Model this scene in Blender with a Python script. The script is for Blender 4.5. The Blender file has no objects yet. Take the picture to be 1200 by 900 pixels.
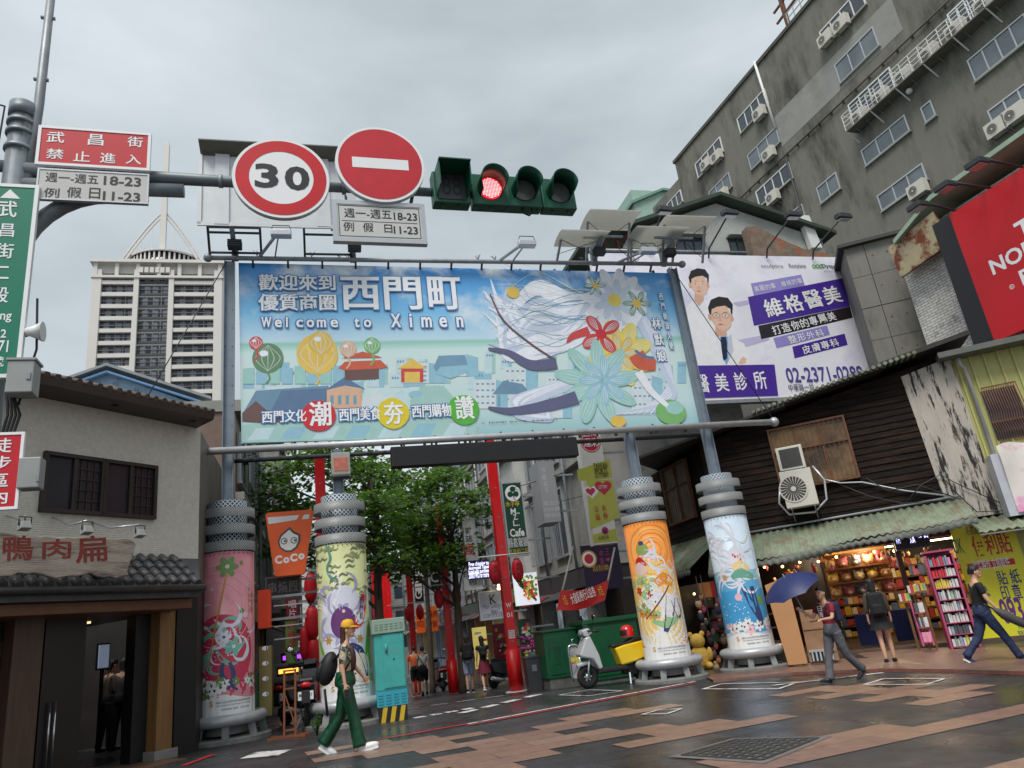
import bpy, math, random
from mathutils import Vector, Matrix
S = bpy.context.scene
COL = S.collection
rnd = random.Random(7)
R_ = math.radians
PITCH, ROLL, FPX, CAMH = R_(18.6), R_(7.16), 844.0, 1.42
fw = Vector((0, math.cos(PITCH), math.sin(PITCH)))
_r0 = Vector((1, 0, 0)); _u0 = _r0.cross(fw)
_c, _s = math.cos(ROLL), math.sin(ROLL)
CR = _c*_r0 - _s*_u0; CU = _s*_r0 + _c*_u0
CAM = Vector((0, 0, CAMH))
cd = bpy.data.cameras.new('camera'); cam = bpy.data.objects.new('camera', cd); COL.objects.link(cam)
cam.matrix_world = Matrix((( CR.x, CU.x, -fw.x, 0), (CR.y, CU.y, -fw.y, 0), (CR.z, CU.z, -fw.z, CAMH), (0, 0, 0, 1)))
cd.sensor_width = 36; cd.lens = 36*FPX/1200; cd.clip_start = .05; cd.clip_end = 3000
S.camera = cam
W = bpy.data.worlds.new('World'); S.world = W; W.use_nodes = True
nt = W.node_tree; N = nt.nodes; L = nt.links
bg = N['Background']; bg.inputs[1].default_value = .10
SUN_EL, SUN_AZ = 58, 200
sky = N.new('ShaderNodeTexSky'); sky.sky_type = 'NISHITA'; sky.sun_disc = False
sky.sun_elevation = R_(SUN_EL); sky.sun_rotation = R_(SUN_AZ); sky.air_density = 1.0; sky.dust_density = 3.0
tc = N.new('ShaderNodeTexCoord'); mp = N.new('ShaderNodeMapping'); mp.inputs['Scale'].default_value = (1, 1, 2.6)
no = N.new('ShaderNodeTexNoise'); no.inputs['Scale'].default_value = 1.15; no.inputs['Detail'].default_value = 7; no.inputs['Roughness'].default_value = .5
no.inputs['Distortion'].default_value = .25
rp = N.new('ShaderNodeValToRGB')
rp.color_ramp.elements[0].position = .30; rp.color_ramp.elements[0].color = (2.75, 3.2, 3.55, 1)
rp.color_ramp.elements[1].position = .68; rp.color_ramp.elements[1].color = (6.6, 7.2, 7.55, 1)
mx = N.new('ShaderNodeMix'); mx.data_type = 'RGBA'; mx.inputs[0].default_value = .93
L.new(tc.outputs['Generated'], mp.inputs['Vector']); L.new(mp.outputs[0], no.inputs['Vector'])
L.new(no.outputs[0], rp.inputs[0]); L.new(sky.outputs[0], mx.inputs[6]); L.new(rp.outputs[0], mx.inputs[7]); L.new(mx.outputs[2], bg.inputs[0])
sd = bpy.data.lights.new('sun', 'SUN'); sd.energy = 2.3; sd.angle = R_(25); sd.color = (1, .97, .93)
sun = bpy.data.objects.new('sun', sd); COL.objects.link(sun)
_a, _e = R_(SUN_AZ), R_(SUN_EL)
sun.rotation_euler = Vector((math.sin(_a)*math.cos(_e), math.cos(_a)*math.cos(_e), math.sin(_e))).to_track_quat('Z', 'Y').to_euler()
vs = S.view_settings; vs.view_transform = 'Standard'; vs.look = 'None'; vs.gamma = 1; vs.use_curve_mapping = False; vs.exposure = .32
def ray(x, y): return (x-600)/FPX*CR - (y-450)/FPX*CU + fw
SD = Vector((-.2786, .961, 0))          # along the pedestrian street
BD = Vector((.961, .2786, 0))           # along the gateway
KINK, FALL = 16.5, .045
def gz(x, y):
    t = x*SD.x + y*SD.y
    return -.016*x - FALL*min(max(0, t-KINK), 70)
def G(x, y):
    d = ray(x, y); n1 = Vector((.016, 0, 1)); t = -(n1.dot(CAM))/n1.dot(d); p = CAM + d*t
    if t < 0 or p.dot(SD) > KINK:
        n2 = n1 + FALL*SD; t = (FALL*KINK - n2.dot(CAM))/n2.dot(d); p = CAM + d*t
    return p
def at(x, y, dist):
    d = ray(x, y); return CAM + d*(dist/math.hypot(d.x, d.y))
def foot(x, y, dist):
    p = at(x, y, dist); return Vector((p.x, p.y, gz(p.x, p.y)))
class Fr:
    """an upright plane through O, u along ex, v = world height, z towards the viewer"""
    def __init__(s, O, yaw):
        a = R_(yaw); s.O = Vector((O[0], O[1], 0)); s.yaw = yaw
        s.ex = Vector((math.cos(a), math.sin(a), 0)); s.ez = Vector((math.sin(a), -math.cos(a), 0))
        s.M = Matrix(((s.ex.x, 0, s.ez.x, s.O.x), (s.ex.y, 0, s.ez.y, s.O.y), (0, 1, 0, 0), (0, 0, 0, 1)))
    def uv(s, x, y, z=0):
        d = ray(x, y); o = s.O + s.ez*z; t = (o-CAM).dot(s.ez)/d.dot(s.ez); p = CAM + d*t
        return ((p-o).dot(s.ex), p.z)
    def rect(s, r, z=0):
        a = s.uv(r[0], r[1], z); b = s.uv(r[2], r[3], z)
        return (a[0], b[1], b[0], a[1])           # u0 v0 u1 v1
    def P(s, u, v, z=0): return s.M @ Vector((u, v, z))
    def shift(s, z):
        return Fr(s.O + s.ez*z, s.yaw)
def frame(px, py, dist, yaw): return Fr(at(px, py, dist), yaw)
def lin(c):
    f = lambda v: (v/12.92 if v <= .04045 else ((v+.055)/1.055)**2.4)
    return tuple(f(v/255) for v in c) + (1,)
_M = {}
def mat(name, c, rough=.6, metal=0, var=.12, sc=3.0, bump=0, emit=0, bsc=40, spec=.5, stain=None, stv=(.5, .7), sts=1.5, stretch=None, coat=0):
    """procedural paint: two tones of noise, optional stain colour, optional bump"""
    if name in _M: return _M[name]
    m = bpy.data.materials.new(name); m.use_nodes = True; _M[name] = m
    n = m.node_tree.nodes; l = m.node_tree.links; b = n['Principled BSDF']
    b.inputs['Roughness'].default_value = rough; b.inputs['Metallic'].default_value = metal; b.inputs['Specular IOR Level'].default_value = spec
    b.inputs['Coat Weight'].default_value = coat
    col = lin(c)
    t = n.new('ShaderNodeTexCoord'); vec = t.outputs['Object']
    if stretch:
        mpp = n.new('ShaderNodeMapping'); mpp.inputs['Scale'].default_value = stretch; l.new(vec, mpp.inputs[0]); vec = mpp.outputs[0]
    ns = n.new('ShaderNodeTexNoise'); ns.inputs['Scale'].default_value = sc; ns.inputs['Detail'].default_value = 6; ns.inputs['Roughness'].default_value = .62; l.new(vec, ns.inputs['Vector'])
    r = n.new('ShaderNodeValToRGB'); l.new(ns.outputs[0], r.inputs[0])
    r.color_ramp.elements[0].position = .3; r.color_ramp.elements[1].position = .7
    r.color_ramp.elements[0].color = tuple(v*(1-var) for v in col[:3]) + (1,)
    r.color_ramp.elements[1].color = tuple(min(1, v*(1+var)) for v in col[:3]) + (1,)
    out = r.outputs[0]
    if stain:
        n2 = n.new('ShaderNodeTexNoise'); n2.inputs['Scale'].default_value = sts; n2.inputs['Detail'].default_value = 8; n2.inputs['Roughness'].default_value = .7; l.new(vec, n2.inputs['Vector'])
        mr = n.new('ShaderNodeMapRange'); mr.inputs[1].default_value = stv[0]; mr.inputs[2].default_value = stv[1]; l.new(n2.outputs[0], mr.inputs[0])
        mxx = n.new('ShaderNodeMix'); mxx.data_type = 'RGBA'; l.new(mr.outputs[0], mxx.inputs[0]); l.new(out, mxx.inputs[6]); mxx.inputs[7].default_value = lin(stain); out = mxx.outputs[2]
    l.new(out, b.inputs['Base Color'])
    if emit:
        l.new(out, b.inputs['Emission Color']); b.inputs['Emission Strength'].default_value = emit
    if bump:
        nb = n.new('ShaderNodeTexNoise'); nb.inputs['Scale'].default_value = bsc; nb.inputs['Detail'].default_value = 4; l.new(vec, nb.inputs['Vector'])
        bn = n.new('ShaderNodeBump'); bn.inputs['Strength'].default_value = bump; bn.inputs['Distance'].default_value = .02; l.new(nb.outputs[0], bn.inputs['Height']); l.new(bn.outputs[0], b.inputs['Normal'])
    return m
def nodes_of(m): return m.node_tree.nodes, m.node_tree.links, m.node_tree.nodes['Principled BSDF']
def wave_bump(m, axis='X', scale=6.0, strength=.6, dist=.03, prof='SIN', tint=None):
    """corrugation, siding or louvre lines across a material"""
    n, l, b = nodes_of(m)
    t = n.new('ShaderNodeTexCoord'); w = n.new('ShaderNodeTexWave'); w.bands_direction = axis; w.inputs['Scale'].default_value = scale; w.wave_profile = prof; w.inputs['Distortion'].default_value = 0
    l.new(t.outputs['Object'], w.inputs['Vector'])
    bn = n.new('ShaderNodeBump'); bn.inputs['Strength'].default_value = strength; bn.inputs['Distance'].default_value = dist; l.new(w.outputs['Fac'], bn.inputs['Height'])
    if b.inputs['Normal'].links: l.new(b.inputs['Normal'].links[0].from_socket, bn.inputs['Normal'])
    l.new(bn.outputs[0], b.inputs['Normal'])
    return m
_T = {}
def glyphs(s, bold):
    k = (s, bold)
    if k not in _T:
        c = bpy.data.curves.new('t', 'FONT'); c.body = s; c.offset = bold; c.resolution_u = 3
        o = bpy.data.objects.new('t', c); me = o.to_mesh()
        vs_ = [(v.co.x, v.co.y) for v in me.vertices]; fs = [tuple(p.vertices) for p in me.polygons]
        o.to_mesh_clear(); bpy.data.objects.remove(o); bpy.data.curves.remove(c)
        xs = [v[0] for v in vs_]; ys = [v[1] for v in vs_]
        _T[k] = (vs_, fs, min(xs), min(ys), max(xs), max(ys))
    return _T[k]
class MB:
    def __init__(s, M=None, fn=None):
        s.v = []; s.f = []; s.m = []; s.sm = []; s.M = M.M if isinstance(M, Fr) else M; s.fn = fn
    def add(s, vs, fs, m=0, smooth=False):
        o = len(s.v)
        for p in vs:
            p = Vector(p)
            if s.fn: p = Vector(s.fn(p))
            if s.M: p = s.M @ p
            s.v.append(p)
        for f in fs: s.f.append([i+o for i in f]); s.m.append(m); s.sm.append(smooth)
        return s
    def box(s, x0, x1, y0, y1, z0, z1, m=0):
        v = [(x, y, z) for z in (z0, z1) for y in (y0, y1) for x in (x0, x1)]
        return s.add(v, [(0, 2, 3, 1), (4, 5, 7, 6), (0, 1, 5, 4), (2, 6, 7, 3), (0, 4, 6, 2), (1, 3, 7, 5)], m)
    def tube(s, pts, r, n=8, m=0, cap=True, smooth=True):
        pts = [Vector(p) for p in pts]; rs = r if isinstance(r, (list, tuple)) else [r]*len(pts)
        vs = []; fs = []; prev = None
        for i, p in enumerate(pts):
            d = (pts[min(i+1, len(pts)-1)] - pts[max(i-1, 0)]).normalized()
            if prev is None:
                a = Vector((0, 0, 1)) if abs(d.z) < .9 else Vector((1, 0, 0)); x = d.cross(a).normalized()
            else:
                x = (prev - d*prev.dot(d)).normalized()
            prev = x; y = d.cross(x)
            for k in range(n):
                t = 2*math.pi*(k+.5)/n; vs.append(p + (x*math.cos(t)+y*math.sin(t))*rs[i])
        for i in range(len(pts)-1):
            for k in range(n): a = i*n+k; b = i*n+(k+1) % n; fs.append((a, b, b+n, a+n))
        s.add(vs, fs, m, smooth)
        if cap:
            o = len(s.v)-len(vs); s.f.append([o+k for k in range(n)][::-1]); s.f.append([o+(len(pts)-1)*n+k for k in range(n)]); s.m += [m, m]; s.sm += [False]*2
        return s
    def bar(s, a, b, w, h=None, m=0):                 # square bar between two points
        h = h or w; a = Vector(a); b = Vector(b); d = (b-a).normalized()
        up = Vector((0, 0, 1)) if abs(d.z) < .95 else Vector((0, 1, 0))
        x = d.cross(up).normalized()*w/2; y = d.cross(x).normalized()*h/2
        v = [p+i*x+j*y for p in (a, b) for j in (-1, 1) for i in (-1, 1)]
        return s.add(v, [(0, 2, 3, 1), (4, 5, 7, 6), (0, 1, 5, 4), (2, 6, 7, 3), (0, 4, 6, 2), (1, 3, 7, 5)], m)
    def lathe(s, prof, c=(0, 0, 0), n=24, m=0, closed=False, smooth=True, a0=0, a1=2*math.pi):
        c = Vector(c); full = abs(a1-a0-2*math.pi) < 1e-6; k = n if full else n+1
        vs = []; fs = []
        for r, z in prof:
            for i in range(k):
                t = a0+(a1-a0)*i/n; vs.append(c+Vector((r*math.cos(t), r*math.sin(t), z)))
        L_ = len(prof)
        for j in range(L_ if closed else L_-1):
            for i in range(n):
                i2 = (i+1) % k; a = j*k+i; b = j*k+i2; j2 = (j+1) % L_; fs.append((a, b, j2*k+i2, j2*k+i))
        return s.add(vs, fs, m, smooth)
    def ell(s, c, rx, ry, rz, nu=14, nv=9, m=0, rot=None):
        c = Vector(c); vs = []; fs = []
        for j in range(nv+1):
            p = math.pi*j/nv
            for i in range(nu):
                t = 2*math.pi*i/nu; q = Vector((rx*math.sin(p)*math.cos(t), ry*math.sin(p)*math.sin(t), rz*math.cos(p)))
                vs.append(c + (rot @ q if rot else q))
        for j in range(nv):
            for i in range(nu): a = j*nu+i; b = j*nu+(i+1) % nu; fs.append((a+nu, b+nu, b, a))
        return s.add(vs, fs, m, True)
    def sheet(s, pts, m=0): return s.add(pts, [tuple(range(len(pts)))], m)
    def poly(s, pts, z=0, m=0): return s.add([(p[0], p[1], z) for p in pts], [tuple(range(len(pts)))], m)
    def rect(s, x0, y0, x1, y1, z=0, m=0): return s.poly([(x0, y0), (x1, y0), (x1, y1), (x0, y1)], z, m)
    def prism(s, pts, z0, z1, m=0, smooth=False):
        n = len(pts); a = sum(pts[i][0]*pts[(i+1) % n][1]-pts[(i+1) % n][0]*pts[i][1] for i in range(n))
        if a < 0: pts = pts[::-1]
        s.add([(p[0], p[1], z) for z in (z0, z1) for p in pts], [tuple(range(n))[::-1], tuple(range(n, 2*n))], m)
        o = len(s.v)-2*n
        for i in range(n): s.f.append([o+i, o+(i+1) % n, o+n+(i+1) % n, o+n+i]); s.m.append(m); s.sm.append(smooth)
        return s
    def disc(s, cx, cy, rx, ry=None, z=0, m=0, n=28, rings=1, rot=0):
        ry = ry or rx; vs = [(cx, cy, z)]; fs = []; c_, s_ = math.cos(rot), math.sin(rot)
        for j in range(1, rings+1):
            for i in range(n):
                t = 2*math.pi*i/n; x = rx*j/rings*math.cos(t); y = ry*j/rings*math.sin(t); vs.append((cx+x*c_-y*s_, cy+x*s_+y*c_, z))
        for i in range(n): fs.append((0, 1+i, 1+(i+1) % n))
        for j in range(rings-1):
            for i in range(n): a = 1+j*n+i; b = 1+j*n+(i+1) % n; fs.append((a, a+n, b+n, b))
        return s.add(vs, fs, m)
    def ring(s, cx, cy, r0, r1, z=0, m=0, n=48, asp=1):
        vs = [(cx+r*math.cos(2*math.pi*i/n), cy+asp*r*math.sin(2*math.pi*i/n), z) for r in (r0, r1) for i in range(n)]
        return s.add(vs, [(i, n+i, n+(i+1) % n, (i+1) % n) for i in range(n)], m)
    def ribbon(s, pts, w, z=0, m=0, steps=10):        # smooth flat band through 2-D points
        ps = [Vector((p[0], p[1])) for p in pts]; ws = w if isinstance(w, (list, tuple)) else [w]*len(ps); out = []
        for i in range(len(ps)-1):
            p0, p1, p2, p3 = ps[max(i-1, 0)], ps[i], ps[i+1], ps[min(i+2, len(ps)-1)]
            for k in range(steps + (i == len(ps)-2)):
                t = k/steps
                q = .5*((2*p1)+(p2-p0)*t+(2*p0-5*p1+4*p2-p3)*t*t+(3*p1-p0-3*p2+p3)*t**3); out.append((q, ws[i]*(1-t)+ws[i+1]*t))
        vs = []
        for i, (q, ww) in enumerate(out):
            d = out[min(i+1, len(out)-1)][0]-out[max(i-1, 0)][0]; d = d.normalized() if d.length > 1e-9 else Vector((1, 0)); nn = Vector((-d.y, d.x))*ww/2
            vs += [(q.x+nn.x, q.y+nn.y, z), (q.x-nn.x, q.y-nn.y, z)]
        return s.add(vs, [(2*i+1, 2*i+3, 2*i+2, 2*i) for i in range(len(out)-1)], m)
    def text(s, t, x0, y0, x1, y1, z=0, m=0, bold=.012, rot=0, fit=True):
        if not t.strip(): return s
        if bold > .006 and any(ord(ch) > 0x2e80 for ch in t):      # dense glyphs: thicken by shifted copies, an offset would break them
            n = max(len(t), 1); d = (x1-x0)/n*bold*.9
            for k, (i, j) in enumerate(((-1, -1), (1, -1), (1, 1), (-1, 1), (0, 0))): s.text(t, x0+i*d*.6, y0+j*d*.4, x1+i*d*.6, y1+j*d*.4, z+.0002*k, m, .006, rot, fit)
            return s
        vs, fs, a, b, c, d = glyphs(t, bold); w = max(c-a, 1e-6); h = max(d-b, 1e-6)
        kx, ky = (x1-x0)/w, (y1-y0)/h
        if not fit: kx = ky = min(kx, ky)
        cx, cy = (x0+x1)/2, (y0+y1)/2; c_, s_ = math.cos(rot), math.sin(rot); out = []
        for p in vs:
            x = (p[0]-(a+c)/2)*kx; y = (p[1]-(b+d)/2)*ky; out.append((cx+x*c_-y*s_, cy+x*s_+y*c_, z))
        return s.add(out, fs, m)
    def vtext(s, t, x0, y0, x1, y1, z=0, m=0, bold=.012, gap=.12):   # one glyph above the other
        n = len(t); h = (y1-y0)/n
        for i, ch in enumerate(t):
            if ch != ' ': s.text(ch, x0, y1-(i+1)*h+h*gap/2, x1, y1-i*h-h*gap/2, z, m, bold)
        return s
def _mesh(name, mb, mats, off):
    me = bpy.data.meshes.new(name)
    me.from_pydata([tuple(p-off) for p in mb.v], [], mb.f)
    for q in (mats if isinstance(mats, (list, tuple)) else [mats]): me.materials.append(q)
    me.polygons.foreach_set('material_index', mb.m); me.polygons.foreach_set('use_smooth', mb.sm)
    me.update(); return me
def rootloc(o):
    p = Vector((0, 0, 0))
    while o: p += o.location; o = o.parent
    return p
def tag(o, label=None, cat=None, group=None, kind=None):
    if label: o['label'] = label
    if cat: o['category'] = cat
    if group: o['group'] = group
    if kind: o['kind'] = kind
    return o
def thing(name, label, cat, loc, group=None):
    o = bpy.data.objects.new(name, None); o.empty_display_size = .2; COL.objects.link(o); o.location = loc; return tag(o, label, cat, group)
SPLIT = set('balcony_band pier pipe standoff post handle downlight soffit_lamp clamp_band arm_band rafter tube_light spot_bulb lamp fork ledge upright stick downpipe grip cross_bar hanger rib vent_bar ring_leg band_bracket bracket foot window_frame'.split())
def islands(mb):
    par = list(range(len(mb.v)))
    def fd(i):
        while par[i] != i: par[i] = par[par[i]]; i = par[i]
        return i
    for f in mb.f:
        for i in f[1:]: par[fd(i)] = fd(f[0])
    g_ = {}
    for k, f in enumerate(mb.f): g_.setdefault(fd(f[0]), []).append(k)
    out = []
    for ks in g_.values():
        ids = sorted({i for k in ks for i in mb.f[k]}); mp = {i: n for n, i in enumerate(ids)}; q = MB(); q.v = [mb.v[i] for i in ids]
        q.f = [[mp[i] for i in mb.f[k]] for k in ks]; q.m = [mb.m[k] for k in ks]; q.sm = [mb.sm[k] for k in ks]; out.append(q)
    return out
def part(name, mb, mats, parent, bevel=0, label=None):
    if name in SPLIT:
        qs = islands(mb)
        if 1 < len(qs) <= 60:                             # several like pieces: each one a part of its own
            for q in qs[1:]: _part(name, q, mats, parent, bevel, label)
            return _part(name, qs[0], mats, parent, bevel, label)
    return _part(name, mb, mats, parent, bevel, label)
def _part(name, mb, mats, parent, bevel=0, label=None):
    o = bpy.data.objects.new(name, _mesh(name, mb, mats, rootloc(parent))); COL.objects.link(o); o.parent = parent
    if bevel: _bev(o, bevel)
    if label: o['label'] = label
    return o
def _bev(o, w):
    b = o.modifiers.new('edge', 'BEVEL'); b.width = w; b.segments = 2; b.limit_method = 'ANGLE'; b.angle_limit = R_(40)
def solo(name, mb, mats, label, cat, group=None, bevel=0):
    n = len(mb.v); c = sum((p for p in mb.v), Vector())/n; c.z = min(p.z for p in mb.v)
    o = bpy.data.objects.new(name, _mesh(name, mb, mats, c)); COL.objects.link(o); o.location = c
    if bevel: _bev(o, bevel)
    return tag(o, label, cat, group)
def struct(name, mb, mats):
    o = bpy.data.objects.new(name, _mesh(name, mb, mats, Vector())); COL.objects.link(o); o['kind'] = 'structure'; return o
def dup(root, loc, label=None, rz=None, keep=None):
    r = root.copy(); COL.objects.link(r); r.location = loc
    if rz is not None: r.rotation_euler = (0, 0, rz)
    if label: r['label'] = label
    for ch in list(root.children):
        if keep and not keep(ch): continue
        c = ch.copy(); COL.objects.link(c); c.parent = r
        for g_ in ch.children:
            d = g_.copy(); COL.objects.link(d); d.parent = c
    return r
white = mat('white paint', (225, 226, 224), .45, var=.04, sc=2)
signwhite = mat('sign white', (238, 238, 238), .4, var=.02)
black = mat('black paint', (22, 22, 24), .45)
letterblack = mat('black lettering', (20, 20, 22), .5, var=.03)
steel = mat('galvanised steel', (142, 148, 152), .45, .2, var=.18, sc=5, stain=(88, 84, 80), stv=(.55, .8))
greysteel = mat('grey painted steel', (126, 138, 150), .5, .1, var=.15, sc=2.5, stain=(96, 88, 80), stv=(.6, .75))
darksteel = mat('dark steel', (58, 60, 62), .5, .2, var=.2)
red = mat('signal red', (205, 16, 28), .4, var=.06)
signred = mat('sign red', (196, 22, 38), .4, var=.04)
alu = mat('aluminium', (190, 193, 196), .35, .5, var=.06)
dark = mat('dark recess', (18, 17, 17), .8, var=.3)
rubber = mat('rubber', (20, 20, 20), .75)
glass = mat('window glass', (52, 62, 70), .08, .0, var=.25, sc=.8, spec=.9)
paleglass = mat('pale window glass', (98, 108, 112), .1, var=.3, sc=.7, spec=.9)
darkpane = mat('dark shop glass', (40, 44, 50), .22, var=.3, sc=.8, spec=.4)
chrome = mat('chrome', (200, 202, 205), .15, .9, var=.03)
# ================================================================== ground
m_road = mat('wet dark paving', (60, 60, 62), .32, var=.35, sc=7, bump=.25, bsc=60, stain=(82, 80, 80), stv=(.55, .75), sts=.6)
n_, l_, b_ = nodes_of(m_road)                          # faint joints of the big dark slabs
t_ = n_.new('ShaderNodeTexCoord'); bk = n_.new('ShaderNodeTexBrick'); mp_ = n_.new('ShaderNodeMapping'); mp_.inputs['Rotation'].default_value = (0, 0, R_(-23.5))
bk.inputs['Scale'].default_value = 1; bk.inputs['Mortar Size'].default_value = .007; bk.inputs['Brick Width'].default_value = .62; bk.inputs['Row Height'].default_value = .42
bk.inputs['Color1'].default_value = (1, 1, 1, 1); bk.inputs['Color2'].default_value = (.62, .62, .64, 1); bk.inputs['Mortar'].default_value = (.3, .3, .3, 1)
l_.new(t_.outputs['Object'], mp_.inputs[0]); l_.new(mp_.outputs[0], bk.inputs[0])
mm_ = n_.new('ShaderNodeMix'); mm_.data_type = 'RGBA'; mm_.blend_type = 'MULTIPLY'; mm_.inputs[0].default_value = 1
src_ = b_.inputs['Base Color'].links[0].from_socket; l_.new(src_, mm_.inputs[6]); l_.new(bk.outputs[0], mm_.inputs[7]); l_.new(mm_.outputs[2], b_.inputs['Base Color'])
wt = n_.new('ShaderNodeTexNoise'); wt.inputs['Scale'].default_value = .55; wt.inputs['Detail'].default_value = 5; l_.new(t_.outputs['Object'], wt.inputs['Vector'])   # wet film in patches
wr = n_.new('ShaderNodeMapRange'); wr.inputs[1].default_value = .4; wr.inputs[2].default_value = .62; wr.inputs[3].default_value = .16; wr.inputs[4].default_value = .5; l_.new(wt.outputs[0], wr.inputs[0]); l_.new(wr.outputs[0], b_.inputs['Roughness'])
m_tan = mat('tan paving', (140, 110, 93), .4, var=.2, sc=9, bump=.2, bsc=80, stain=(120, 92, 80), stv=(.5, .75), sts=2)
m_tan2 = mat('pale tan paving', (150, 121, 104), .38, var=.2, sc=9, bump=.2, bsc=80, stain=(126, 98, 86), stv=(.5, .75), sts=2); m_tan3 = mat('pinkish tan paving', (132, 102, 90), .42, var=.22, sc=9, bump=.2, bsc=80, stain=(112, 88, 78), stv=(.5, .75), sts=2)
m_walk = mat('brown sidewalk tiles', (122, 92, 80), .4, var=.25, sc=6, bump=.25, bsc=50, stain=(78, 70, 66), stv=(.5, .7), sts=1)
m_mark = mat('worn white road paint', (205, 204, 200), .6, var=.1, stain=(110, 108, 106), stv=(.52, .62), sts=5)
m_redmark = mat('red kerb paint', (176, 36, 40), .6, stain=(110, 70, 66), stv=(.55, .7), sts=4)
m_grate = mat('iron grate', (72, 70, 68), .5, .4, var=.3, sc=12)
mb = MB()
ts = [-60, 0, KINK, KINK+70, 400]; us = [-260, -40, 0, 40, 260]
vs_ = []
for t in ts:
    for u in us: p = SD*t+BD*u; vs_.append((p.x, p.y, gz(p.x, p.y)))
mb.add(vs_, [(j*5+i, j*5+i+1, j*5+i+6, j*5+i+5) for j in range(4) for i in range(4)])
struct('road', mb, m_road)
def flat(mb, pts, dz, m=0):
    ps = []
    for x, y in pts:
        p = G(x, y); ps.append((p.x, p.y, gz(p.x, p.y)+dz))
    return mb.sheet(ps, m)
PATCH = [[(372, 890), (384, 879), (440, 871), (500, 864), (535, 867), (500, 878), (440, 886)],
    [(507, 886), (520, 876), (560, 868), (590, 862), (636, 852), (648, 842), (700, 832), (756, 827), (760, 834), (716, 844), (664, 855), (656, 860), (600, 868), (590, 878), (540, 886)],
    [(500, 910), (520, 880), (600, 866), (660, 858), (700, 858), (760, 846), (800, 850), (830, 843), (925, 845), (860, 857), (812, 868), (722, 864), (640, 880), (660, 888), (600, 910)],
    [(910, 815), (980, 800), (1185, 808), (1095, 824), (1000, 821)], [(830, 910), (850, 890), (940, 872), (978, 855), (1075, 845), (1145, 855), (1062, 868), (1000, 880), (938, 890), (950, 910)],
    [(1142, 839), (1250, 818), (1250, 845)], [(1150, 910), (1210, 890), (1230, 905)]]
A24 = R_(23.5); E1 = Vector((math.cos(A24), math.sin(A24), 0)); E2 = Vector((-math.sin(A24), math.cos(A24), 0))
def inside(p, q):
    c = False; n = len(q)
    for i in range(n):
        a, b = q[i], q[i-1]
        if (a[1] > p[1]) != (b[1] > p[1]) and p[0] < (b[0]-a[0])*(p[1]-a[1])/(b[1]-a[1])+a[0]: c = not c
    return c
mb = MB(); cells = set(); CW, CH = 1.24, .42                # whole slabs of the paving grid are tan
for q in PATCH:
    gq = [G(*p) for p in q]; gq = [(p.dot(E1), p.dot(E2)) for p in gq]
    for i in range(int(min(p[0] for p in gq)/CW)-1, int(max(p[0] for p in gq)/CW)+2):
        for j in range(int(min(p[1] for p in gq)/CH)-1, int(max(p[1] for p in gq)/CH)+2):
            if inside(((i+.5+.5*(j % 2))*CW, (j+.5)*CH), gq): cells.add((i, j))
for i, j in cells:
    a = .004; qv = []
    for dx, dy in ((a, a), (CW-a, a), (CW-a, CH-a), (a, CH-a)):
        p = E1*((i+.5*(j % 2))*CW+dx)+E2*(j*CH+dy); qv.append((p.x, p.y, gz(p.x, p.y)+.004))
    mb.sheet(qv, rnd.choice([0, 0, 1, 2]))
struct('pavement', mb, [m_tan, m_tan2, m_tan3])
mb = MB()
def gline(mb, a, b, w, dz, m=0):
    A = G(*a); B = G(*b); d = (B-A); d.z = 0; d.normalize(); nn = Vector((-d.y, d.x, 0))*w/2
    mb.sheet([(p.x, p.y, gz(p.x, p.y)+dz) for p in (A-nn, B-nn, B+nn, A+nn)], m)
gline(mb, (548, 849), (815, 799), .09, .010, 0); gline(mb, (548, 851), (815, 801), .09, .014, 1)
gline(mb, (440, 868), (548, 849), .10, .012, 1)
def outline(mb, q, w, dz):
    for i in range(4): gline(mb, q[i], q[(i+1) % 4], w, dz+.002*(i % 2))
outline(mb, [(752, 838), (770, 833), (799, 831), (782, 837)], .05, .010)
outline(mb, [(655, 815), (690, 809), (730, 810), (690, 816)], .05, .010)
outline(mb, [(824, 808), (845, 802), (935, 800), (912, 808)], .07, .010)
outline(mb, [(1013, 803), (1035, 796), (1107, 796), (1085, 803)], .06, .010)
flat(mb, [(281, 890), (300, 882), (342, 879), (326, 886)], .010)
gline(mb, (905, 804), (1035, 789), .12, .012)
gline(mb, (215, 898), (250, 885), .1, .012, 1)
for a, b in (((440, 823), (560, 808)), ((470, 832), (600, 814)), ((480, 812), (600, 801)), ((540, 836), (640, 812)), ((485, 842), (560, 829)), ((620, 806), (650, 803))):
    A = Vector((a[0], a[1])); B = Vector((b[0], b[1]))
    for k in range(4):
        p = A.lerp(B, k/4+.02*(k % 2)); q = A.lerp(B, k/4+.17); gline(mb, p, q, .22, .008)
struct('road_markings', mb, [m_mark, m_redmark])
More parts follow.
